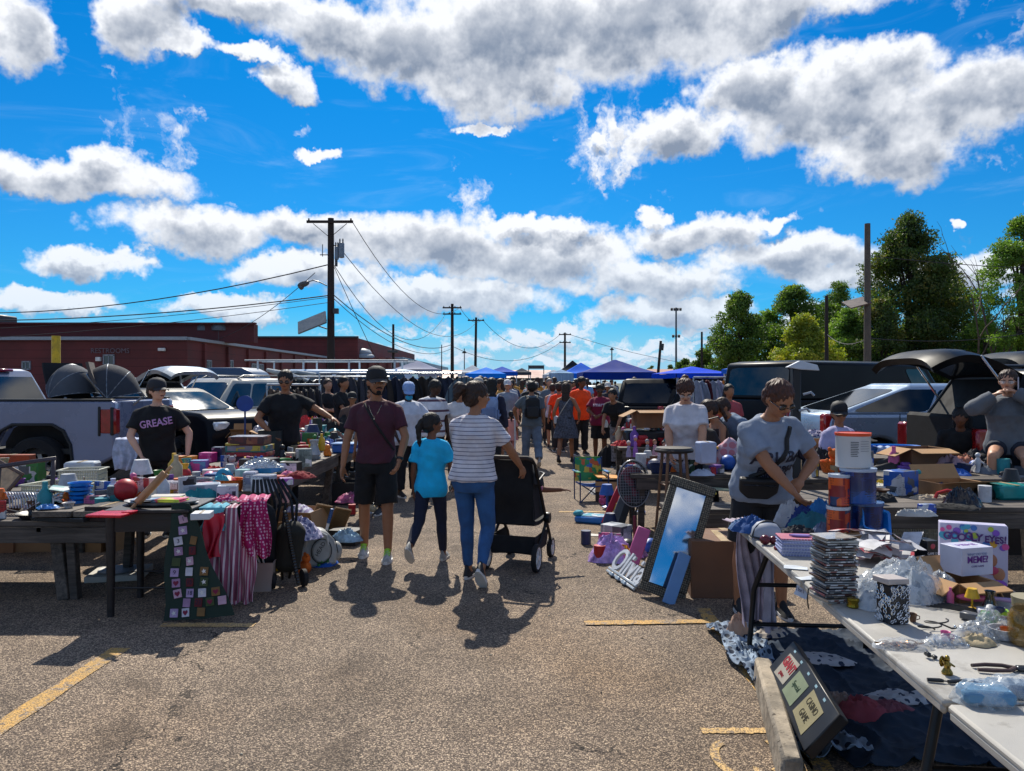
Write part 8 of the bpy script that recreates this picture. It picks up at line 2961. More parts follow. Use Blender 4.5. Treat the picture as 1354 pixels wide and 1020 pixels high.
# notebooks
nb = PR('#9aa4cc','#aab4d8','#8f9ac8',sc=3,lines=False)
p = W(1058,737,ZT)
for k in range(11):
 c = '#a85a70' if k == 10 else ('#b0b6cc' if k % 2 else '#8c96c2')
 mb = MB()
 mb.box((0,0,.004),(.215,.155,.0075),None,0,.0015)
 o = thing('notebook','notebook in the pile beside the disc cases' if k < 10 else 'pink covered notebook on top of the notebook pile','notebook',(p.x + .03 + random.uniform(-.006,.006),p.y + .085 + random.uniform(-.005,.005),ZT + .0085 * k),-8 + random.uniform(-3,3),'pile of notebooks' if k < 10 else None)
 part('cover',mb,M(c,.5,var=.05),o)
 mb = MB()
 for j in range(14):
  mb.tube([(-.1 + j * .0153,-.081,.001),(-.1 + j * .0153,-.083,.005),(-.1 + j * .0153,-.078,.009)],.0012,4)
 part('spiral_binding',mb,M('#c3c8e0',.3,.5),o)
mb = MB()
mb.prism([(-.06,0),(-.03,.02),(.03,.018),(.06,0),(.03,-.018),(-.03,-.02)],0,.008,0,'xy')
solo('eyeglass_case','violet bow shaped clip on the notebook pile','hair clip',mb,M('#7a6ab0',.4),(p.x + .03,p.y + .07,ZT + .097),-10)
# disc cases
p = W(1113,800,ZT)
cdc = ['#8d9290','#3a3d44','#6a6e74','#7d4a4a','#2b2e35','#a3988a','#4f565e','#26282e','#7b8286','#59402f','#34383f','#9aa0a2']
zc = ZT
for k in range(26):
 h = .0105
 o = thing('disc_case','plastic disc case in the tall stack on the folding table' if k < 25 else 'uppermost disc case on the tall stack','disc case',(p.x + random.uniform(-.008,.008),p.y + .075 + random.uniform(-.007,.007),zc),6 + random.uniform(-7,7),'tall stack of disc cases' if k < 25 else None)
 mb = MB()
 mb.box((0,0,h / 2 - .0006),(.142,.125,h - .0025),None,0,.001)
 part('case',mb,M(cdc[(k * 5) % 12],.15,var=.25,sc=30,coat=.5),o)
 mb = MB()
 mb.box((0,-.0628,h / 2 - .0006),(.132,.0012,h * .5))
 part('spine_label',mb,PR(cdc[(k * 7 + 3) % 12],'#c3c6c8',cdc[(k * 3) % 12],sc=40,seed=k),o)
 zc += h
# tags, papers and cable at the table edge
q = MB()
q.grid(lambda u,v: (-.05 + .10 * u,.01 * math.sin(v * 3) - .02 * v,-.105 * v + .005),6,8,thick=.001)
eP = Vector((1.345,3.52,ZT))
o = thing('price_note','white paper note taped to the table edge below the notebooks','note',(1.395,3.62,ZT - .005),-78)
part('paper',q,M('#b9c0cc',.7),o)
text('buy',.05,M('#3a4468',.7),o,(0,-.013,-.035),FACE(),.0006,'handwriting')
text('2 for 1',.026,M('#3a4468',.7),o,(0,-.018,-.068),FACE(),.0006,'handwriting')
for k,(px,py,w,h,rz) in enumerate(((1052,752,.11,.07,-20),(1068,766,.10,.06,10))):
 sheet('paper_slip',('white paper slip on the table before the notebooks','second paper slip nearer the disc cases')[k],px,py,ZT,w,h,M('#b4bcc4',.6),rz)
q = MB()
q.tube([(0,0,.005),(.03,.01,.008),(.10,.0,.006),(.2,.03,.005)],.003,6)
q.tube([(0,0,.005),(-.02,0,-.0),(-.025,.0,-.05),(-.02,0,-.09)],.003,6)
solo('cable','thin black string looped over the table edge','cable',q,BLK,(1.345,3.38,ZT),0)
turned('brass_lamp_base','small gilt ring box lying right of the string',1132,806,ZT,[(.02,0),(.026,.006),(.022,.02),(.026,.034),(.02,.04)],M('#8a7422',.25,.8),'trinket',20)
# white printed sheets and plastic bags
PAP = M('#b2b2b6',.6,var=.25,sc=14)
p = W(1185,752,ZT)
for k in range(26):
 mb = MB()
 a = random.uniform(-.15,.15)
 mb.grid(lambda u,v: ((u - .5) * .15,(v - .5) * .10,.012 * math.sin(u * 3 + k)),5,4,thick=.0012)
 c = PAP if k % 5 else PR('#c8a0a0','#b84a50','#c3c3c6',sc=20,seed=k)
 solo('printed_sheet','loose white printed envelope in the spread heap behind the disc cases','paper',mb,c,(p.x - .16 + .34 * random.random(),p.y + .06 + .26 * random.random(),ZT + .02 + .0045 * k),0,'heap of printed envelopes',rotm(random.uniform(-22,30),random.uniform(-25,25),random.uniform(-50,50)))
CLR = glassy('#cdd2d6',.30,.14,.0025)
for k,(px,py,w,d,h,lab) in enumerate(((1180,790,.26,.20,.10,'clear plastic bag heap left of the open carton'),(1225,800,.30,.22,.17,'big crumpled clear plastic bag before the question box'),(1170,812,.16,.16,.12,'clear bag with a small box right of the disc cases'),(1255,792,.22,.16,.10,'clear bag sagging toward the open carton'),(1200,775,.3,.2,.10,'grey clear bags behind the candle holder'))):
 p = W(px,py,ZT)
 o = thing('plastic_bag',lab,'bag',(p.x,p.y + d / 2,ZT + .002),20 * k,'clear plastic bags of small goods')
 part('film',lump(w,d,h,180 + k,.35,crease=2.6),CLR,o)
 q = lump(w * .8,d * .8,h * .7,190 + k,.35,crease=2.6)
 part('contents',q,PR('#8a98a8','#5f6f80','#c3c8cc','#77838f','#a9b4c0',sc=30,lines=False,seed=k),o)
# lattice candle holder
p = W(1189,828,ZT)
o = thing('candle_holder','square silver lattice candle holder with a pale lid box on top','candle holder',(p.x,p.y + .05,ZT),12)
mb = MB()
mb.box((0,0,.075),(.082,.082,.145),None,0,.004)
part('body',mb,M('#2c3036',.3,.6),o)
mb = MB()
rr2 = random.Random(5)
for f in range(4):
 rf = Matrix.Rotation(R(90 * f),3,'Z')
 for k in range(46):
  x,z = rr2.uniform(-.037,.037),rr2.uniform(.008,.142)
  r = rr2.uniform(.0045,.010)
  c = rf @ Vector((x,-.043,z))
  pts = [c + rf @ Vector((r * math.cos(R(60 * j)),0,r * math.sin(R(60 * j)))) for j in range(6)]
  mb.tube(pts,.0016,4,closed=True)
part('lattice',mb,M('#c3c8ce',.12,.95),o)['kind'] = 'stuff'
mb = MB()
mb.box((0,.01,.160),(.10,.085,.022),rotm(0,3,4),0,.003)
part('lid',mb,M('#a9a09c',.5),o)
# game boxes
o = thing('card_game_box','black card game box with white lettering left of the white question box','card game',(W(1231,745,ZT).x + .01,W(1231,745,ZT).y + .06,ZT),10)
mb = MB()
mb.box((0,0,.055),(.062,.09,.11),None,0,.002)
part('carton',mb,M('#14161c',.4),o)
for s,z,w in (('GAME OF',.045,.017),('PHONES',.024,.019)):
 text(s,w,M('#c8c8cc',.5),o,(0,-.0462,z),FACE(),.0005,'lettering',.85)
mb = MB()
mb.ell((0,-.046,.082),(.014,.002,.014),12)
part('emblem',mb,M('#a03a48',.5),o)
o = thing('card_game_box','white question card game box with purple lettering before the tall game box','card game',(2.0,3.33,ZT + .085),14)
mb = MB()
mb.box((0,0,.06),(.165,.12,.12),None,0,.002)
part('carton',mb,M('#b7b9cc',.45),o)
text('WHAT DO YOU',.0155,M('#6a7aa8',.5),o,(-.003,-.0612,.092),FACE(),.0005,'lettering',.9)
text('MEME?',.040,M('#5a1a80',.5),o,(0,-.0612,.068),FACE(),.0006,'lettering',.95,bold=.001)
text('CORE GAME',.012,M('#6a5a90',.5),o,(0,-.0612,.040),FACE(),.0004,'lettering')
text('MEME',.04,M('#7a4aa0',.5),o,(0,0,.1206),rotm(0,0,0),.0005,'lettering')
mb = MB()
mb.box((.0835,-.01,.06),(.0015,.02,.09))
part('side_print',mb,M('#4aa0b8',.5),o)
GE = W(1300,768,ZT)
ge = thing('party_game_box','tall white party game box with bubbly purple lettering and coloured dots','board game',(2.13,3.50,ZT),-24)
mb = MB()
mb.box((0,0,.135),(.27,.068,.27),None,0,.003)
part('carton',mb,M('#b9b4cc',.45,var=.04),ge)
rr3 = random.Random(9)
for k in range(26):
 x,z = rr3.uniform(-.125,.125),rr3.uniform(.165,.26)
 r = rr3.uniform(.008,.017)
 mb = MB()
 mb.prism([(x + r * math.cos(R(30 * j)),min(.266,z + r * math.sin(R(30 * j)))) for j in range(12)],-.0352 - .0002 * k,-.033)
 part('dot',mb,M(rr3.choice(['#3a9ab8','#c84a8a','#a8b83a','#d09a2a','#7a4ab0','#3a70b8']),.45),ge)
for i,(chh,x) in enumerate(zip('GOOGLY',(-.105,-.075,-.047,-.02,.0,.022))):
 text(chh,.046,M('#4a1a6a',.45),ge,(x,-.0425,.210 + .004 * math.sin(i * 2.5)),FACE() @ rotm(0,0,8 * math.sin(i * 2)),.001,'lettering',.95,bold=.0016)
for i,(chh,x) in enumerate(zip('EYES!',(.052,.072,.091,.109,.123))):
 text(chh,.042,M('#4a1a6a',.45),ge,(x,-.0425,.205 + .003 * math.sin(i * 2.1)),FACE() @ rotm(0,0,8 * math.sin(i * 3)),.001,'lettering',.85,bold=.0014)
for k,(x,z,c) in enumerate(((-.10,.10,'#8a5a4a'),(.07,.11,'#a06a50'),(.0,.07,'#7a4a5a'),(.10,.05,'#b07a5a'))):
 mb = MB()
 mb.ell((x,-.036,z),(.024,.004,.03),14)
 part('printed_face',mb,M(c,.5),ge)
 mb = MB()
 mb.ell((x,-.038,z - .045),(.032,.004,.02),12)
 part('printed_body',mb,M(('#3a6ab0','#b03a5a','#3a8a6a','#8a4ab0')[k],.5),ge)
mb = MB()
mb.box((.1358,0,.135),(.0015,.05,.24))
part('side_print',mb,PR('#b8b0c8','#8a4a70','#c8a8b8','#a83a4a',sc=45,seed=3),ge)
text('GOOGLY',.04,M('#5a2a70',.5),ge,(.1368,0,.12),rotm(0,0,90) @ rotm(90,0,0) @ rotm(0,0,90),.0005,'lettering')
open_box('open cardboard carton with its flaps up, under the white question box',1286,796,ZT,.19,.17,.08,14,(30,60,15,-50),CARD)
box_('product_box','dark flat box with a pale label right of the open carton',1325,792,ZT,.14,.10,.03,M('#2a1f1c',.5),-10)
# brushes and bright box
p = W(1300,806,ZT)
o = thing('hair_brush','pink hair brush lying before the party game box','brush',(p.x + .02,p.y + .05,ZT + .02),-12)
q = MB()
q.ell((-.03,0,.012),(.062,.024,.016),18)
part('head',q,M('#c25a86',.3),o)
q = MB()
q.tube([(.025,0,.012),(.07,.0,.012),(.12,-.005,.008)],[.012,.008,.011],10)
part('handle',q,M('#9a86b8',.3),o)
q = MB()
q.box((0,0,.012),(.11,.055,.024),None,0,.004)
p = W(1312,818,ZT)
solo('toy_box','lime green and pink small box right of the hair brush','box',q,PR('#8ab82a','#b8629a','#c8c8d0','#8ab82a',sc=22,seed=2),(p.x + .03,p.y + .04,ZT),-22)
q = MB()
for k in range(5):
 q.tube([(-.10 + .012 * k,.02 * k,.004),(-.02,.02 * k - .01,.010),(.08 + .01 * k,.016 * k - .02,.004)],.0028,5)
p = W(1268,812,ZT)
solo('pen_bundle','black pens and brushes fanned on the table beside the clear bag','pens',q,BLK,(p.x,p.y + .03,ZT + .002),-34)
# big black cable coil
q = MB()
q.tube([(.035 * math.cos(R(30 * k)) + .002 * k,.024 * math.sin(R(30 * k)),.006 + .0015 * k) for k in range(26)],.0028,6)
q.tube([(.05,.0,.03),(.10,.01,.008),(.16,.03,.008)],.0035,6)
q.box((.175,.035,.012),(.035,.018,.018),rotm(0,0,15),0,.004)
p = W(1240,838,ZT)
solo('cable','black coiled charging cable with a plug in the middle of the table','cable',q,BLK,(p.x - .03,p.y + .03,ZT),-4)
# jewellery bags
p = W(1198,860,ZT)
o = thing('jewellery_bag','flat clear bag of gold bangles at the table edge','jewellery bag',(p.x,p.y + .035,ZT),-6)
q = MB()
for k in range(9):
 c = Vector((-.07 + .016 * k,.012 * math.sin(k * 2),.008 + .003 * (k % 3)))
 rm = rotm(random.uniform(-25,25),random.uniform(-25,25),0)
 q.tube([c + rm @ Vector((.016 * math.cos(R(30 * j)),.016 * math.sin(R(30 * j)),0)) for j in range(12)],.0026,5,closed=True)
part('bangles',q,M('#9a6b3a',.22,.85,var=.2,sc=40),o)
part('film',lump(.20,.10,.028,200,.3,crease=3,flat=5),glassy('#cfd4d8',.22,.12,.002),o)
for k,(px,py,w,d,h) in enumerate(((1262,858,.17,.10,.035),(1300,852,.16,.12,.07),(1322,846,.14,.12,.10))):
 p = W(px,py,ZT)
 o = thing('jewellery_bag',('clear bag of silver chains beside the gold bangles','fuller clear bag of silver jewellery right of the chains','clear bag with pale beads next to the amber vase')[k],'jewellery bag',(p.x,p.y + .05,ZT),10 * k)
 part('film',lump(w,d,h,210 + k,.35,crease=3),glassy('#cdd2d6',.26,.12,.002),o)
 q = MB()
 rj = random.Random(k)
 for j in range(34):
  c = Vector((rj.uniform(-w,w) * .36,rj.uniform(-d,d) * .34,rj.uniform(.004,h * .55)))
  if j % 3:
   q.tube([c + rotm(rj.uniform(0,60),rj.uniform(0,60),0) @ Vector((.009 * math.cos(R(45 * t)),.009 * math.sin(R(45 * t)),0)) for t in range(8)],.0014,4,closed=True)
  else:
   q.ell(c,.005,6)
 part('trinkets',q,M('#a9b6c4',.15,.8,var=.3,sc=60),o)['kind'] = 'stuff'
p = W(1352,872,ZT)
turned('glass_vase','big amber glass jar cut by the right edge of the photo',1376,862,ZT,[(.04,0),(.055,.006),(.062,.03),(.062,.10),(.05,.125),(.053,.132),(.047,.128),(.057,.10),(.057,.03),(.002,.01)],glassy('#7a5e1c',.55,.04),'jar',32)
turned('wicker_basket','small cream container behind the amber jar',1400,838,ZT,[(.05,0),(.06,.09),(.002,.09)],M('#8a8268',.6),'container',24,dy=.1)
p = W(1256,894,ZT)
o = thing('figurine','small gold angel figurine on the table','figurine',(p.x,p.y + .015,ZT),15)
q = MB()
q.lathe([(.016,0),(.017,.006),(.009,.02),(.012,.03),(.006,.042)],n=12)
q.ell((0,0,.050),(.008,.008,.009),10)
q.cone((-.008,0,.034),.004,(-.022,-.006,.045),.003,6)
q.cone((.008,0,.034),.004,(.018,-.01,.026),.003,6)
part('body',q,M('#8d7434',.25,.85,var=.2,sc=60),o)
q = MB()
q.ell((-.010,.010,.038),(.012,.003,.018),8)
q.ell((.010,.010,.038),(.012,.003,.018),8)
part('wings',q,M('#8d7434',.25,.85),o)
q = MB()
for k in range(8):
 q.ell((.012 * math.cos(k * 2.1) - .01,.010 * math.sin(k * 1.7),.008 + .004 * (k % 3)),(.009,.007,.006),7)
p = W(1238,874,ZT)
solo('trinket','little heap of black beads left of the gold figurine','beads',q,M('#18191c',.2),(p.x,p.y + .02,ZT))
p = W(1318,893,ZT)
o = thing('pliers','large brown handled pliers lying open near the right edge','pliers',(p.x + .03,p.y + .035,ZT),-4)
for sg in (-1,1):
 q = MB()
 q.tube([(.05,0,.010),(.02,sg * .022,.010),(-.03,sg * .026,.010),(-.075,sg * .018,.009)],[.007,.0065,.0065,.006],8)
 part('handle',q,M('#43302c',.45,var=.15),o)
q = MB()
q.box((.075,0,.010),(.05,.030,.014),None,0,.006)
q.box((.11,.006,.010),(.04,.010,.010),rotm(0,0,-6),0,.003)
q.box((.11,-.006,.010),(.04,.010,.010),rotm(0,0,6),0,.003)
part('jaws',q,M('#4a4d52',.3,.8),o)
for k,(px,py,L,c,c2,rz,lab) in enumerate(((1245,905,.07,'#121316','#3a3d44',-14,'black flat tool handle at the table edge'),(1275,906,.09,'#17191c','#8d9298',4,'black pocket knife with a steel blade'),(1305,908,.06,'#2a3a66','#8a1c24',-32,'small blue and red screwdriver'),(1322,905,.05,'#8a1c24','#b0b4b8',24,'small red tool right of the screwdriver'))):
 p = W(px,py,ZT)
 o = thing('hand_tool',lab,'tool',(p.x,p.y + .01,ZT + .001),rz,'small tools on the table')
 q = MB()
 q.tube([(-L / 2,0,.006),(0,0,.007),(L * .15,0,.006)],[.006,.0065,.005],8)
 part('handle',q,M(c,.4),o)
 q = MB()
 q.box((L * .34,0,.006),(L * .4,.006,.003),None,0,.001)
 part('blade',q,M(c2,.25,.6),o)
for k,(px,py,w,d,h) in enumerate(((1318,940,.16,.10,.055),(1350,930,.14,.10,.05))):
 p = W(px,py,ZT)
 o = thing('clothing_bag',('folded blue garment in a clear bag at the table edge','second folded garment in clear film at the right edge')[k],'bag',(p.x,p.y + .05,ZT),-10)
 q = MB()
 q.box((0,0,h * .45),(w * .86,d * .8,h * .8),None,0,.012)
 part('garment',q,cloth('#5c87a8' if k == 0 else '#5a7088'),o)
 part('film',lump(w,d,h * 1.2,220 + k,.2,crease=2.5,flat=6),glassy('#cdd6dc',.22,.12,.002),o)
# clothes and bundles at the far end of the folding table
HB = [(1000,706,.24,.16,.10,'#1d4a86','bright blue folded cloth at the left end of the folding table'),(985,702,.16,.12,.07,'#55749c','light blue cloth roll at the table corner'),(1022,716,.18,.10,.06,'#a8a6b8','lavender socks at the table corner'),(1078,702,.28,.16,.11,'#2a6a74','teal cloth behind the reaching hand'),(1066,699,.30,.14,.14,'#1b3470','dark blue cloth behind the teal one'),(1062,712,.24,.12,.07,'#23262e','dark gadgets and cords before the teal cloth'),(1092,712,.13,.10,.09,'#5d6884','grey blue headphone bundle right of the hand'),(1050,698,.26,.12,.17,'#a8a8aa','white crumpled packing behind the dark blue cloth'),(1090,699,.20,.12,.18,'#2b6fa8','blue ball of cloth left of the cans'),(1106,700,.16,.12,.16,'#b0aab0','white and pink printed cloth beside the blue ball')]
for k,(px,py,w,d,h,c,lab) in enumerate(HB):
 heap('cloth_bundle',lab,px,py,ZT,w,d,h,cloth(c),230 + k,'cloth',rough=.45,crease=3.4,group='bundles at the far end of the folding table')
turned('cap','white and grey cap with black trim at the far end of the table',1020,716,ZT,[(.085,0),(.088,.02),(.08,.06),(.055,.09),(.02,.102),(.002,.103)],M('#9aa0ac',.6,var=.15),'cap',28,0,[('trim',MB().tube([(.089 * math.cos(R(15 * k)),.089 * math.sin(R(15 * k)),.012) for k in range(24)],.007,6,closed=True),BLK),('seam',MB().tube([(.088 * math.cos(R(180 * k / 12)),-.02,.105 * math.sin(R(180 * k / 12))) for k in range(13)],.006,6),BLK)])
q = MB()
q.ell((0,0,.028),(.03,.028,.028),16)
q.ell((.05,.01,.024),(.028,.024,.024),14)
q.cone((0,0,.03),.01,(.12,.02,.03),.008,8)
p = W(1014,722,ZT)
solo('maracas','pair of dark red round maracas at the table edge','maracas',q,M('#5c1826',.25),(p.x,p.y + .03,ZT))
for k,(px,py,L,c) in enumerate(((1045,724,.08,'#1f6fa0'),(1060,722,.07,'#15161a'),(1036,728,.10,'#7a2430'),(1078,720,.08,'#1d2c50'))):
 p = W(px,py,ZT)
 q = MB()
 q.box((0,0,.01),(L,.03,.02),rotm(0,0,12),0,.006)
 solo('small_gadget',('bright blue comb shaped gadget before the notebooks','black sunglasses case before the notebooks','dark red flat case before the notebooks','navy gadget beside the notebooks')[k],'gadget',q,M(c,.35),(p.x,p.y + .03,ZT),8 * k)
# garment hanging at the table end, generic white and black
hang('hanging_garment','white and black patterned garment hanging down the end of the folding table',(1.50,4.86,.752),.16,.62,M('#a79aa8',.8,var=.3,sc=9,dots=(.16,.33,'#17181c')),18,4,.045,'clothes',1.15,.03,over=.14,seed=20)
hang('hanging_garment','narrow white trouser leg hanging beside the patterned garment',(1.60,4.80,.748),.09,.64,M('#aaa3b2',.8,var=.25),24,2,.05,'clothes',1.1,.02,over=.1,seed=21)
for k,(px,py,w,h) in enumerate(((980,848,.16,.16),)):
 heap('cloth_bundle','beige and lilac garment end bunched on the ground cloth',px,py,0,w,.12,h,cloth('#a98a76'),250 + k,'clothes',rough=.4)
# ground cloths
q = MB()
def gc(x0,x1,y0,y1,seed,amp):
 def P(u,v):
  x,y = x0 + (x1 - x0) * u,y0 + (y1 - y0) * v
  x += .05 * noise.noise(Vector((y * 3,seed,0)))
  y += .06 * noise.noise(Vector((x * 3,seed,5)))
  n = 1 - abs(noise.noise(Vector((x * 5 + seed,y * 3,0)))) * 2
  n2 = 1 - abs(noise.noise(Vector((x * 12,y * 14 + seed,2)))) * 2
  return (x,y,.008 + amp * (max(0,n) ** 3 + .4 * max(0,n2) ** 3))
 return P
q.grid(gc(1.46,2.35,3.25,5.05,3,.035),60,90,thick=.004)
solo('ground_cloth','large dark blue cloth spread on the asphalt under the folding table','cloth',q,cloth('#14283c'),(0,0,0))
q = MB()
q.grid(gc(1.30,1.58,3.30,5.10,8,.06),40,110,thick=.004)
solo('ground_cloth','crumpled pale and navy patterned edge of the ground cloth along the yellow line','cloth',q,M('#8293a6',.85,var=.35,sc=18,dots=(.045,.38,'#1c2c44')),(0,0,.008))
for k,(x,y,w,c,lab) in enumerate(((1.80,4.45,.4,'#a8aab0','white patterned cloth on the dark blue sheet'),(2.0,3.9,.35,'#a4a8ae','strip of white cloth near the table leg'),(1.68,4.9,.25,'#b0a698','pale cloth near the sneakers'))):
 q = lump(w,.16,.03,260 + k,.6,crease=4,flat=6)
 solo('cloth_patch',lab,'cloth',q,M(c,.8,dots=(.06,.3,'#22304a')),(x,y,.03),20 * k - 20)
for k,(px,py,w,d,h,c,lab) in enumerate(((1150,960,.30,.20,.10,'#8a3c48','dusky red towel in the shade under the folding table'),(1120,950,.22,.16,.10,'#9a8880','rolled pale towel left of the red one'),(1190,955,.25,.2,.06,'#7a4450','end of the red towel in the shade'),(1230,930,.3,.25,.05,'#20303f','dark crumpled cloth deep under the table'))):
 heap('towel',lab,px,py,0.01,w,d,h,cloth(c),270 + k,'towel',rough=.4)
# log and black sign board
p = W(1030,1000,0)
o = thing('timber_beam','weathered timber beam standing on the asphalt in front of the folding table','beam',(1.25,3.60,0),-12.6)
q = MB()
q.box((0,0,.075),(.085,1.15,.15),rotm(0,3,0),0,.014)
part('beam',q,M('#8f8474',.85,var=.45,sc=9,bump=.9,bsc=18,wear='#33291f'),o)
o = thing('game_board_sign','black boxed sign with red, cream and yellow stickers leaning on the timber beam','sign',(1.30,3.58,.11),0,None,rotm(0,40,-9))
q = MB()
q.box((0,0,.11),(.05,.90,.22),None,0,.005)
part('box',q,M('#101318',.4,var=.2),o)
RS = rotm(0,0,-90) @ rotm(90,0,0)
for k,(y,z,w,h,c) in enumerate(((.26,.11,.19,.13,'#8f897e'),(.03,.10,.19,.13,'#6f7a60'),(-.23,.10,.22,.14,'#857d5c'))):
 q = MB()
 q.box((-.0265,y,z),(.0015,w,h),rotm(4 * k - 4,0,0))
 part('sticker',q,M(c,.5,var=.12),o)
text('GIANT',.07,M('#8d1420',.5),o,(-.0285,.26,.13),RS,.0008,'lettering',.9,bold=.003)
text('game',.035,M('#8d1420',.5),o,(-.0285,.26,.075),RS,.0008,'lettering')
text('Special',.04,M('#26402a',.5),o,(-.0285,.03,.11),RS,.0008,'lettering')
text('CASINO',.048,M('#3a331a',.5),o,(-.0285,-.23,.13),RS,.0008,'lettering',.9)
text('GAME',.048,M('#3a331a',.5),o,(-.0285,-.23,.075),RS,.0008,'lettering',.9)
for k in range(5):
 q = MB()
 q.box((-.0258,.33 - .15 * k,.195),(.0015,.03,.012))
 part('small_print',q,M('#7a9aa8',.5),o)
# little litter on the asphalt
rl_ = random.Random(77)
for k in range(12):
 x,y = rl_.uniform(-2.4,1.2),rl_.uniform(3.0,6.2)
 q = MB()
 q.ell((0,0,.003),(rl_.uniform(.004,.010),rl_.uniform(.004,.010),.004),6)
 solo('pebble','tiny loose stone lying on the asphalt','stone',q,M(rl_.choice(['#2a2622','#b0a490','#5d544a']),.8),(x,y,0),0,'loose stones on the asphalt')
# ---------------------------------------------------------------- the rest of the clutter: small goods that fill the stalls
CN = {'red': '#a81c24','blue': '#1f55a8','white': '#bcbec2','black': '#17181b','green': '#2f7a3a','yellow': '#cfa31c','orange': '#cc6420','pink': '#c45a8a','purple': '#6a3f96','teal': '#1f8088','brown': '#5f4230','silver': '#9a9fa5','beige': '#a89878','navy': '#1b2a52'}
KN = ['glass vase','bottle','toy car','ball','book','plush toy','candle','tin box','bowl','carton','cloth','figurine','basket','table lamp','game case','cup','helmet','picture block']
def small(kind,c,s,sd):
 mb = MB()
 mt = M(c,.45,var=.2,sc=16)
 if kind == 'glass vase':
  mb.lathe([(s * .25,0),(s * .42,s * .3),(s * .2,s * .9),(s * .3,s * 1.2),(s * .24,s * 1.19),(.002,s * .1)],n=16)
  mt = M(c,.08,var=.1,spec=.9)
 elif kind == 'bottle':
  mb.lathe([(s * .26,0),(s * .28,s * .8),(s * .1,s * 1.05),(s * .1,s * 1.3),(.002,s * 1.31)],n=14)
 elif kind == 'toy car':
  mb.box((0,0,s * .3),(s * 1.2,s * .55,s * .3),None,0,s * .08)
  mb.box((-s * .05,0,s * .55),(s * .6,s * .48,s * .28),None,0,s * .08)
  for x in (-.38,.38):
   for y in (-.26,.26):
    mb.cyl((x * s,y * s - .01,s * .14),(x * s,y * s + .01,s * .14),s * .14,n=10)
 elif kind == 'ball':
  mb.ell((0,0,s * .45),s * .45,18)
 elif kind == 'book':
  mb.box((0,0,s * .12),(s * 1.1,s * .8,s * .22),None,0,.003)
  mt = PR(c,'#c3c3bd',c,sc=13,seed=sd)
 elif kind == 'plush toy':
  mb.ell((0,0,s * .35),(s * .35,s * .3,s * .35),12)
  mb.ell((0,0,s * .85),(s * .27,s * .25,s * .26),12)
  for x in (-1,1):
   mb.ell((x * s * .22,0,s * 1.08),s * .1,8)
   mb.ell((x * s * .38,-s * .1,s * .45),(s * .13,s * .12,s * .22),8)
   mb.ell((x * s * .22,-s * .25,s * .1),(s * .14,s * .24,s * .12),8)
  mt = cloth(c)
 elif kind == 'candle':
  mb.lathe([(s * .28,0),(s * .28,s * .75),(.002,s * .74)],n=16)
 elif kind in ('tin box','carton','game case','picture block'):
  k = {'tin box': (.9,.6,.4),'carton': (.9,.7,.8),'game case': (.7,.12,.95),'picture block': (1.1,.1,.9)}[kind]
  mb.box((0,0,s * k[2] / 2),(s * k[0],s * k[1],s * k[2]),None,0,.004)
  mt = PR(c,'#c3c3c6',c,'#55585f',sc=12,seed=sd)
 elif kind == 'bowl':
  mb.lathe([(s * .25,0),(s * .5,s * .32),(s * .52,s * .34),(s * .46,s * .33),(s * .22,s * .05),(.002,s * .04)],n=20)
 elif kind == 'cloth':
  mb = lump(s * 1.5,s * 1.2,s * .45,sd,.5)
  mt = cloth(c)
 elif kind == 'figurine':
  mb.lathe([(s * .22,0),(s * .24,s * .05),(s * .12,s * .3),(s * .18,s * .6),(s * .08,s * .8)],n=12)
  mb.ell((0,0,s * .92),s * .14,10)
  mb.cone((-s * .12,0,s * .62),s * .05,(-s * .3,-s * .1,s * .4),s * .04,6)
  mb.cone((s * .12,0,s * .62),s * .05,(s * .28,-s * .1,s * .5),s * .04,6)
 elif kind == 'basket':
  mb.lathe([(s * .4,0),(s * .52,s * .4),(s * .55,s * .42),(s * .48,s * .41),(s * .37,s * .04),(.002,s * .03)],n=18)
  mt = M(c,.8,var=.4,sc=60,bump=.7,bsc=140)
 elif kind == 'table lamp':
  mb.lathe([(s * .25,0),(s * .27,s * .05),(s * .06,s * .12),(s * .06,s * .7),(s * .42,s * .7),(s * .26,s * 1.25),(s * .25,s * 1.25),(.002,s * 1.2)],n=16)
 elif kind == 'cup':
  mb.lathe([(s * .22,0),(s * .3,s * .6),(s * .26,s * .58),(.002,s * .06)],n=16)
  mb.tube([(s * .28,0,s * .48),(s * .46,0,s * .45),(s * .46,0,s * .25),(s * .26,0,s * .15)],s * .04,6)
 elif kind == 'helmet':
  mb.lathe([(s * .45,0),(s * .5,s * .2),(s * .42,s * .45),(s * .2,s * .6),(.002,s * .63)],n=20,sx=.85,sy=1.1)
 return mb,mt
rs_ = random.Random(314)
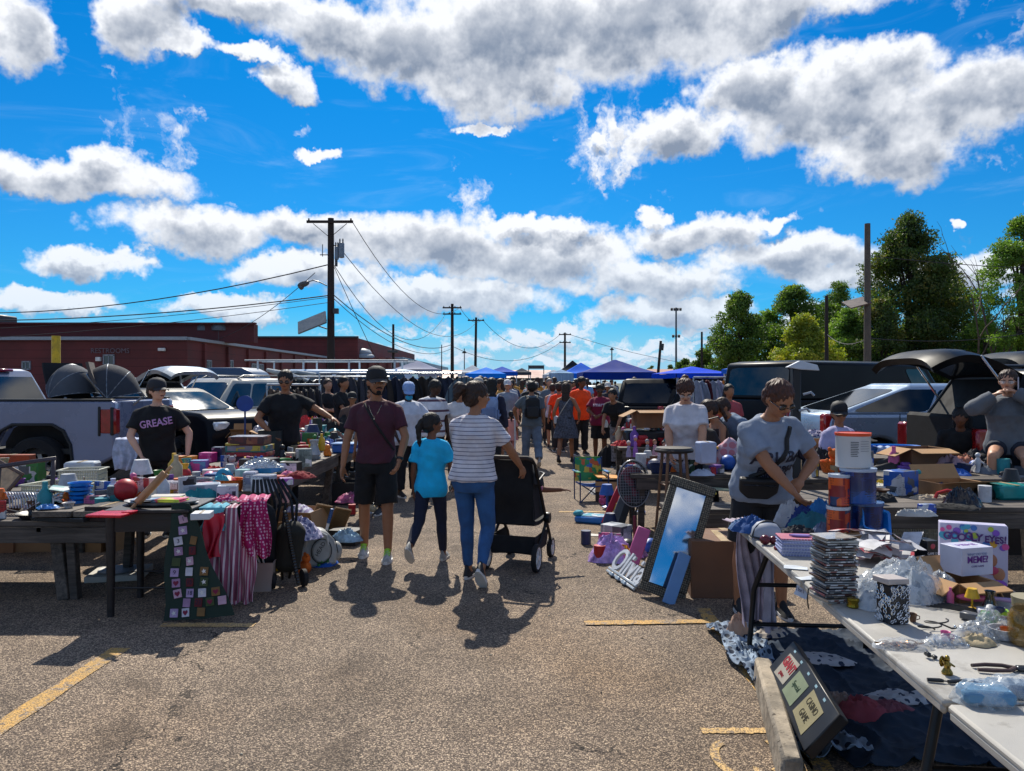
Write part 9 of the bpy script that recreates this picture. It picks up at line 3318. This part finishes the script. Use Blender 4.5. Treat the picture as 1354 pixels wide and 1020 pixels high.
ZONES = [  # x0, x1, y0, y1, z, count, where it is, group
 (-4.4,-3.15,5.74,6.15,.62,16,'along the front edge of the kitchenware table','small goods on the kitchenware table'),
 (-3.4,-2.5,5.95,6.6,ZL,14,'behind the dark side table','small goods behind the side table'),
 (-2.2,-1.7,6.3,7.2,.0,8,'on the asphalt by the white racquet bag','small goods on the left asphalt'),
 (.75,1.2,6.9,8.6,.0,7,'on the asphalt left of the oval rack','small goods on the right asphalt'),
 (1.45,1.85,1.9,2.12,ZT,5,'on the near corner table beside the clear bags','small goods on the near table'),
 (1.80,2.18,2.8,3.3,ZT,9,'before the party game box','small goods on the folding table'),
 (1.75,2.15,2.3,2.75,ZT,6,'at the right edge of the folding table','small goods on the folding table'),
 (-4.0,-3.0,6.15,6.68,.62,14,'at the back right of the kitchenware table','small goods on the kitchenware table'),
 (-5.6,-4.0,6.1,6.7,.62,18,'at the back left of the kitchenware table','small goods on the kitchenware table'),
 (-6.4,-4.1,7.3,7.9,.62,16,'on the table before the pickup bumper','small goods before the pickup'),
 (-3.5,-2.45,6.6,7.9,ZL,28,'among the appliance boxes of the nearest aisle table','small goods among the appliance boxes'),
 (-3.55,-2.42,8.1,10.2,ZL,32,'around the stacked board games','small goods around the board games'),
 (-3.55,-2.4,10.5,12.6,ZL,32,'near the blue tub on the left','small goods near the blue tub'),
 (-3.6,-2.45,13.0,15.3,ZL,26,'on the fourth left table','small goods on the fourth left table'),
 (-2.25,-1.85,6.6,8.2,.0,7,'on the asphalt beside the left aisle tables','small goods on the left asphalt'),
 (-2.1,-1.75,8.6,12.5,.0,9,'on the ground farther along the left tables','small goods on the left asphalt'),
 (1.35,2.7,8.15,8.85,.68,24,'on the doll table','small goods on the doll table'),
 (1.25,1.95,7.45,7.95,.0,10,'on the ground before the doll table','small goods before the doll table'),
 (1.2,1.7,9.3,10.6,.0,8,'on the ground behind the children chair','small goods behind the children chair'),
 (1.6,2.85,11.0,11.8,.72,20,'beside the carton with spread flaps','small goods beside the spread carton'),
 (2.0,3.05,13.3,14.1,.72,22,'below the maroon tee woman','small goods below the maroon tee woman'),
 (2.5,6.4,5.95,6.7,ZR,26,'among the papers on the dark right table','small goods on the dark right table'),
 (2.85,7.2,7.5,8.3,ZQ,36,'among the clothes on the farther right table','small goods on the farther right table'),
 (1.62,2.15,3.55,4.35,ZT,11,'between disc cases and cans on the folding table','small goods on the folding table'),
 (1.50,2.0,2.65,3.15,ZT,9,'behind the jewellery bags on the folding table','small goods on the folding table'),
]
LOC = [(.33,'left'),(.66,'middle'),(1.01,'right')]
for x0,x1,y0,y1,z,n,wh,gr in ZONES:
 used = set()
 t = 0
 while len(used) < n and t < 400:
  t += 1
  c,kd = rs_.choice(sorted(CN)),rs_.choice(KN)
  if (c,kd) in used:
   continue
  used.add((c,kd))
  near = y0 < 5 and z == ZT
  s = rs_.uniform(.05,.07) if near else rs_.uniform(.11,.22) * (1 + .04 * max(0,y0 - 6))
  if kd in ('cloth','carton','basket'):
   s *= 1.3
  mb,mt = small(kd,CN[c],s,rs_.random() * 9)
  rot = rotm(0,0,rs_.uniform(-60,60))
  solo(kd.replace(' ','_'),'%s %s %s' % (c,kd,wh),kd,mb,mt,(rs_.uniform(x0,x1),rs_.uniform(y0,y1),z + .003),0,gr,rot)
bpy.data.scenes.remove(TMP)
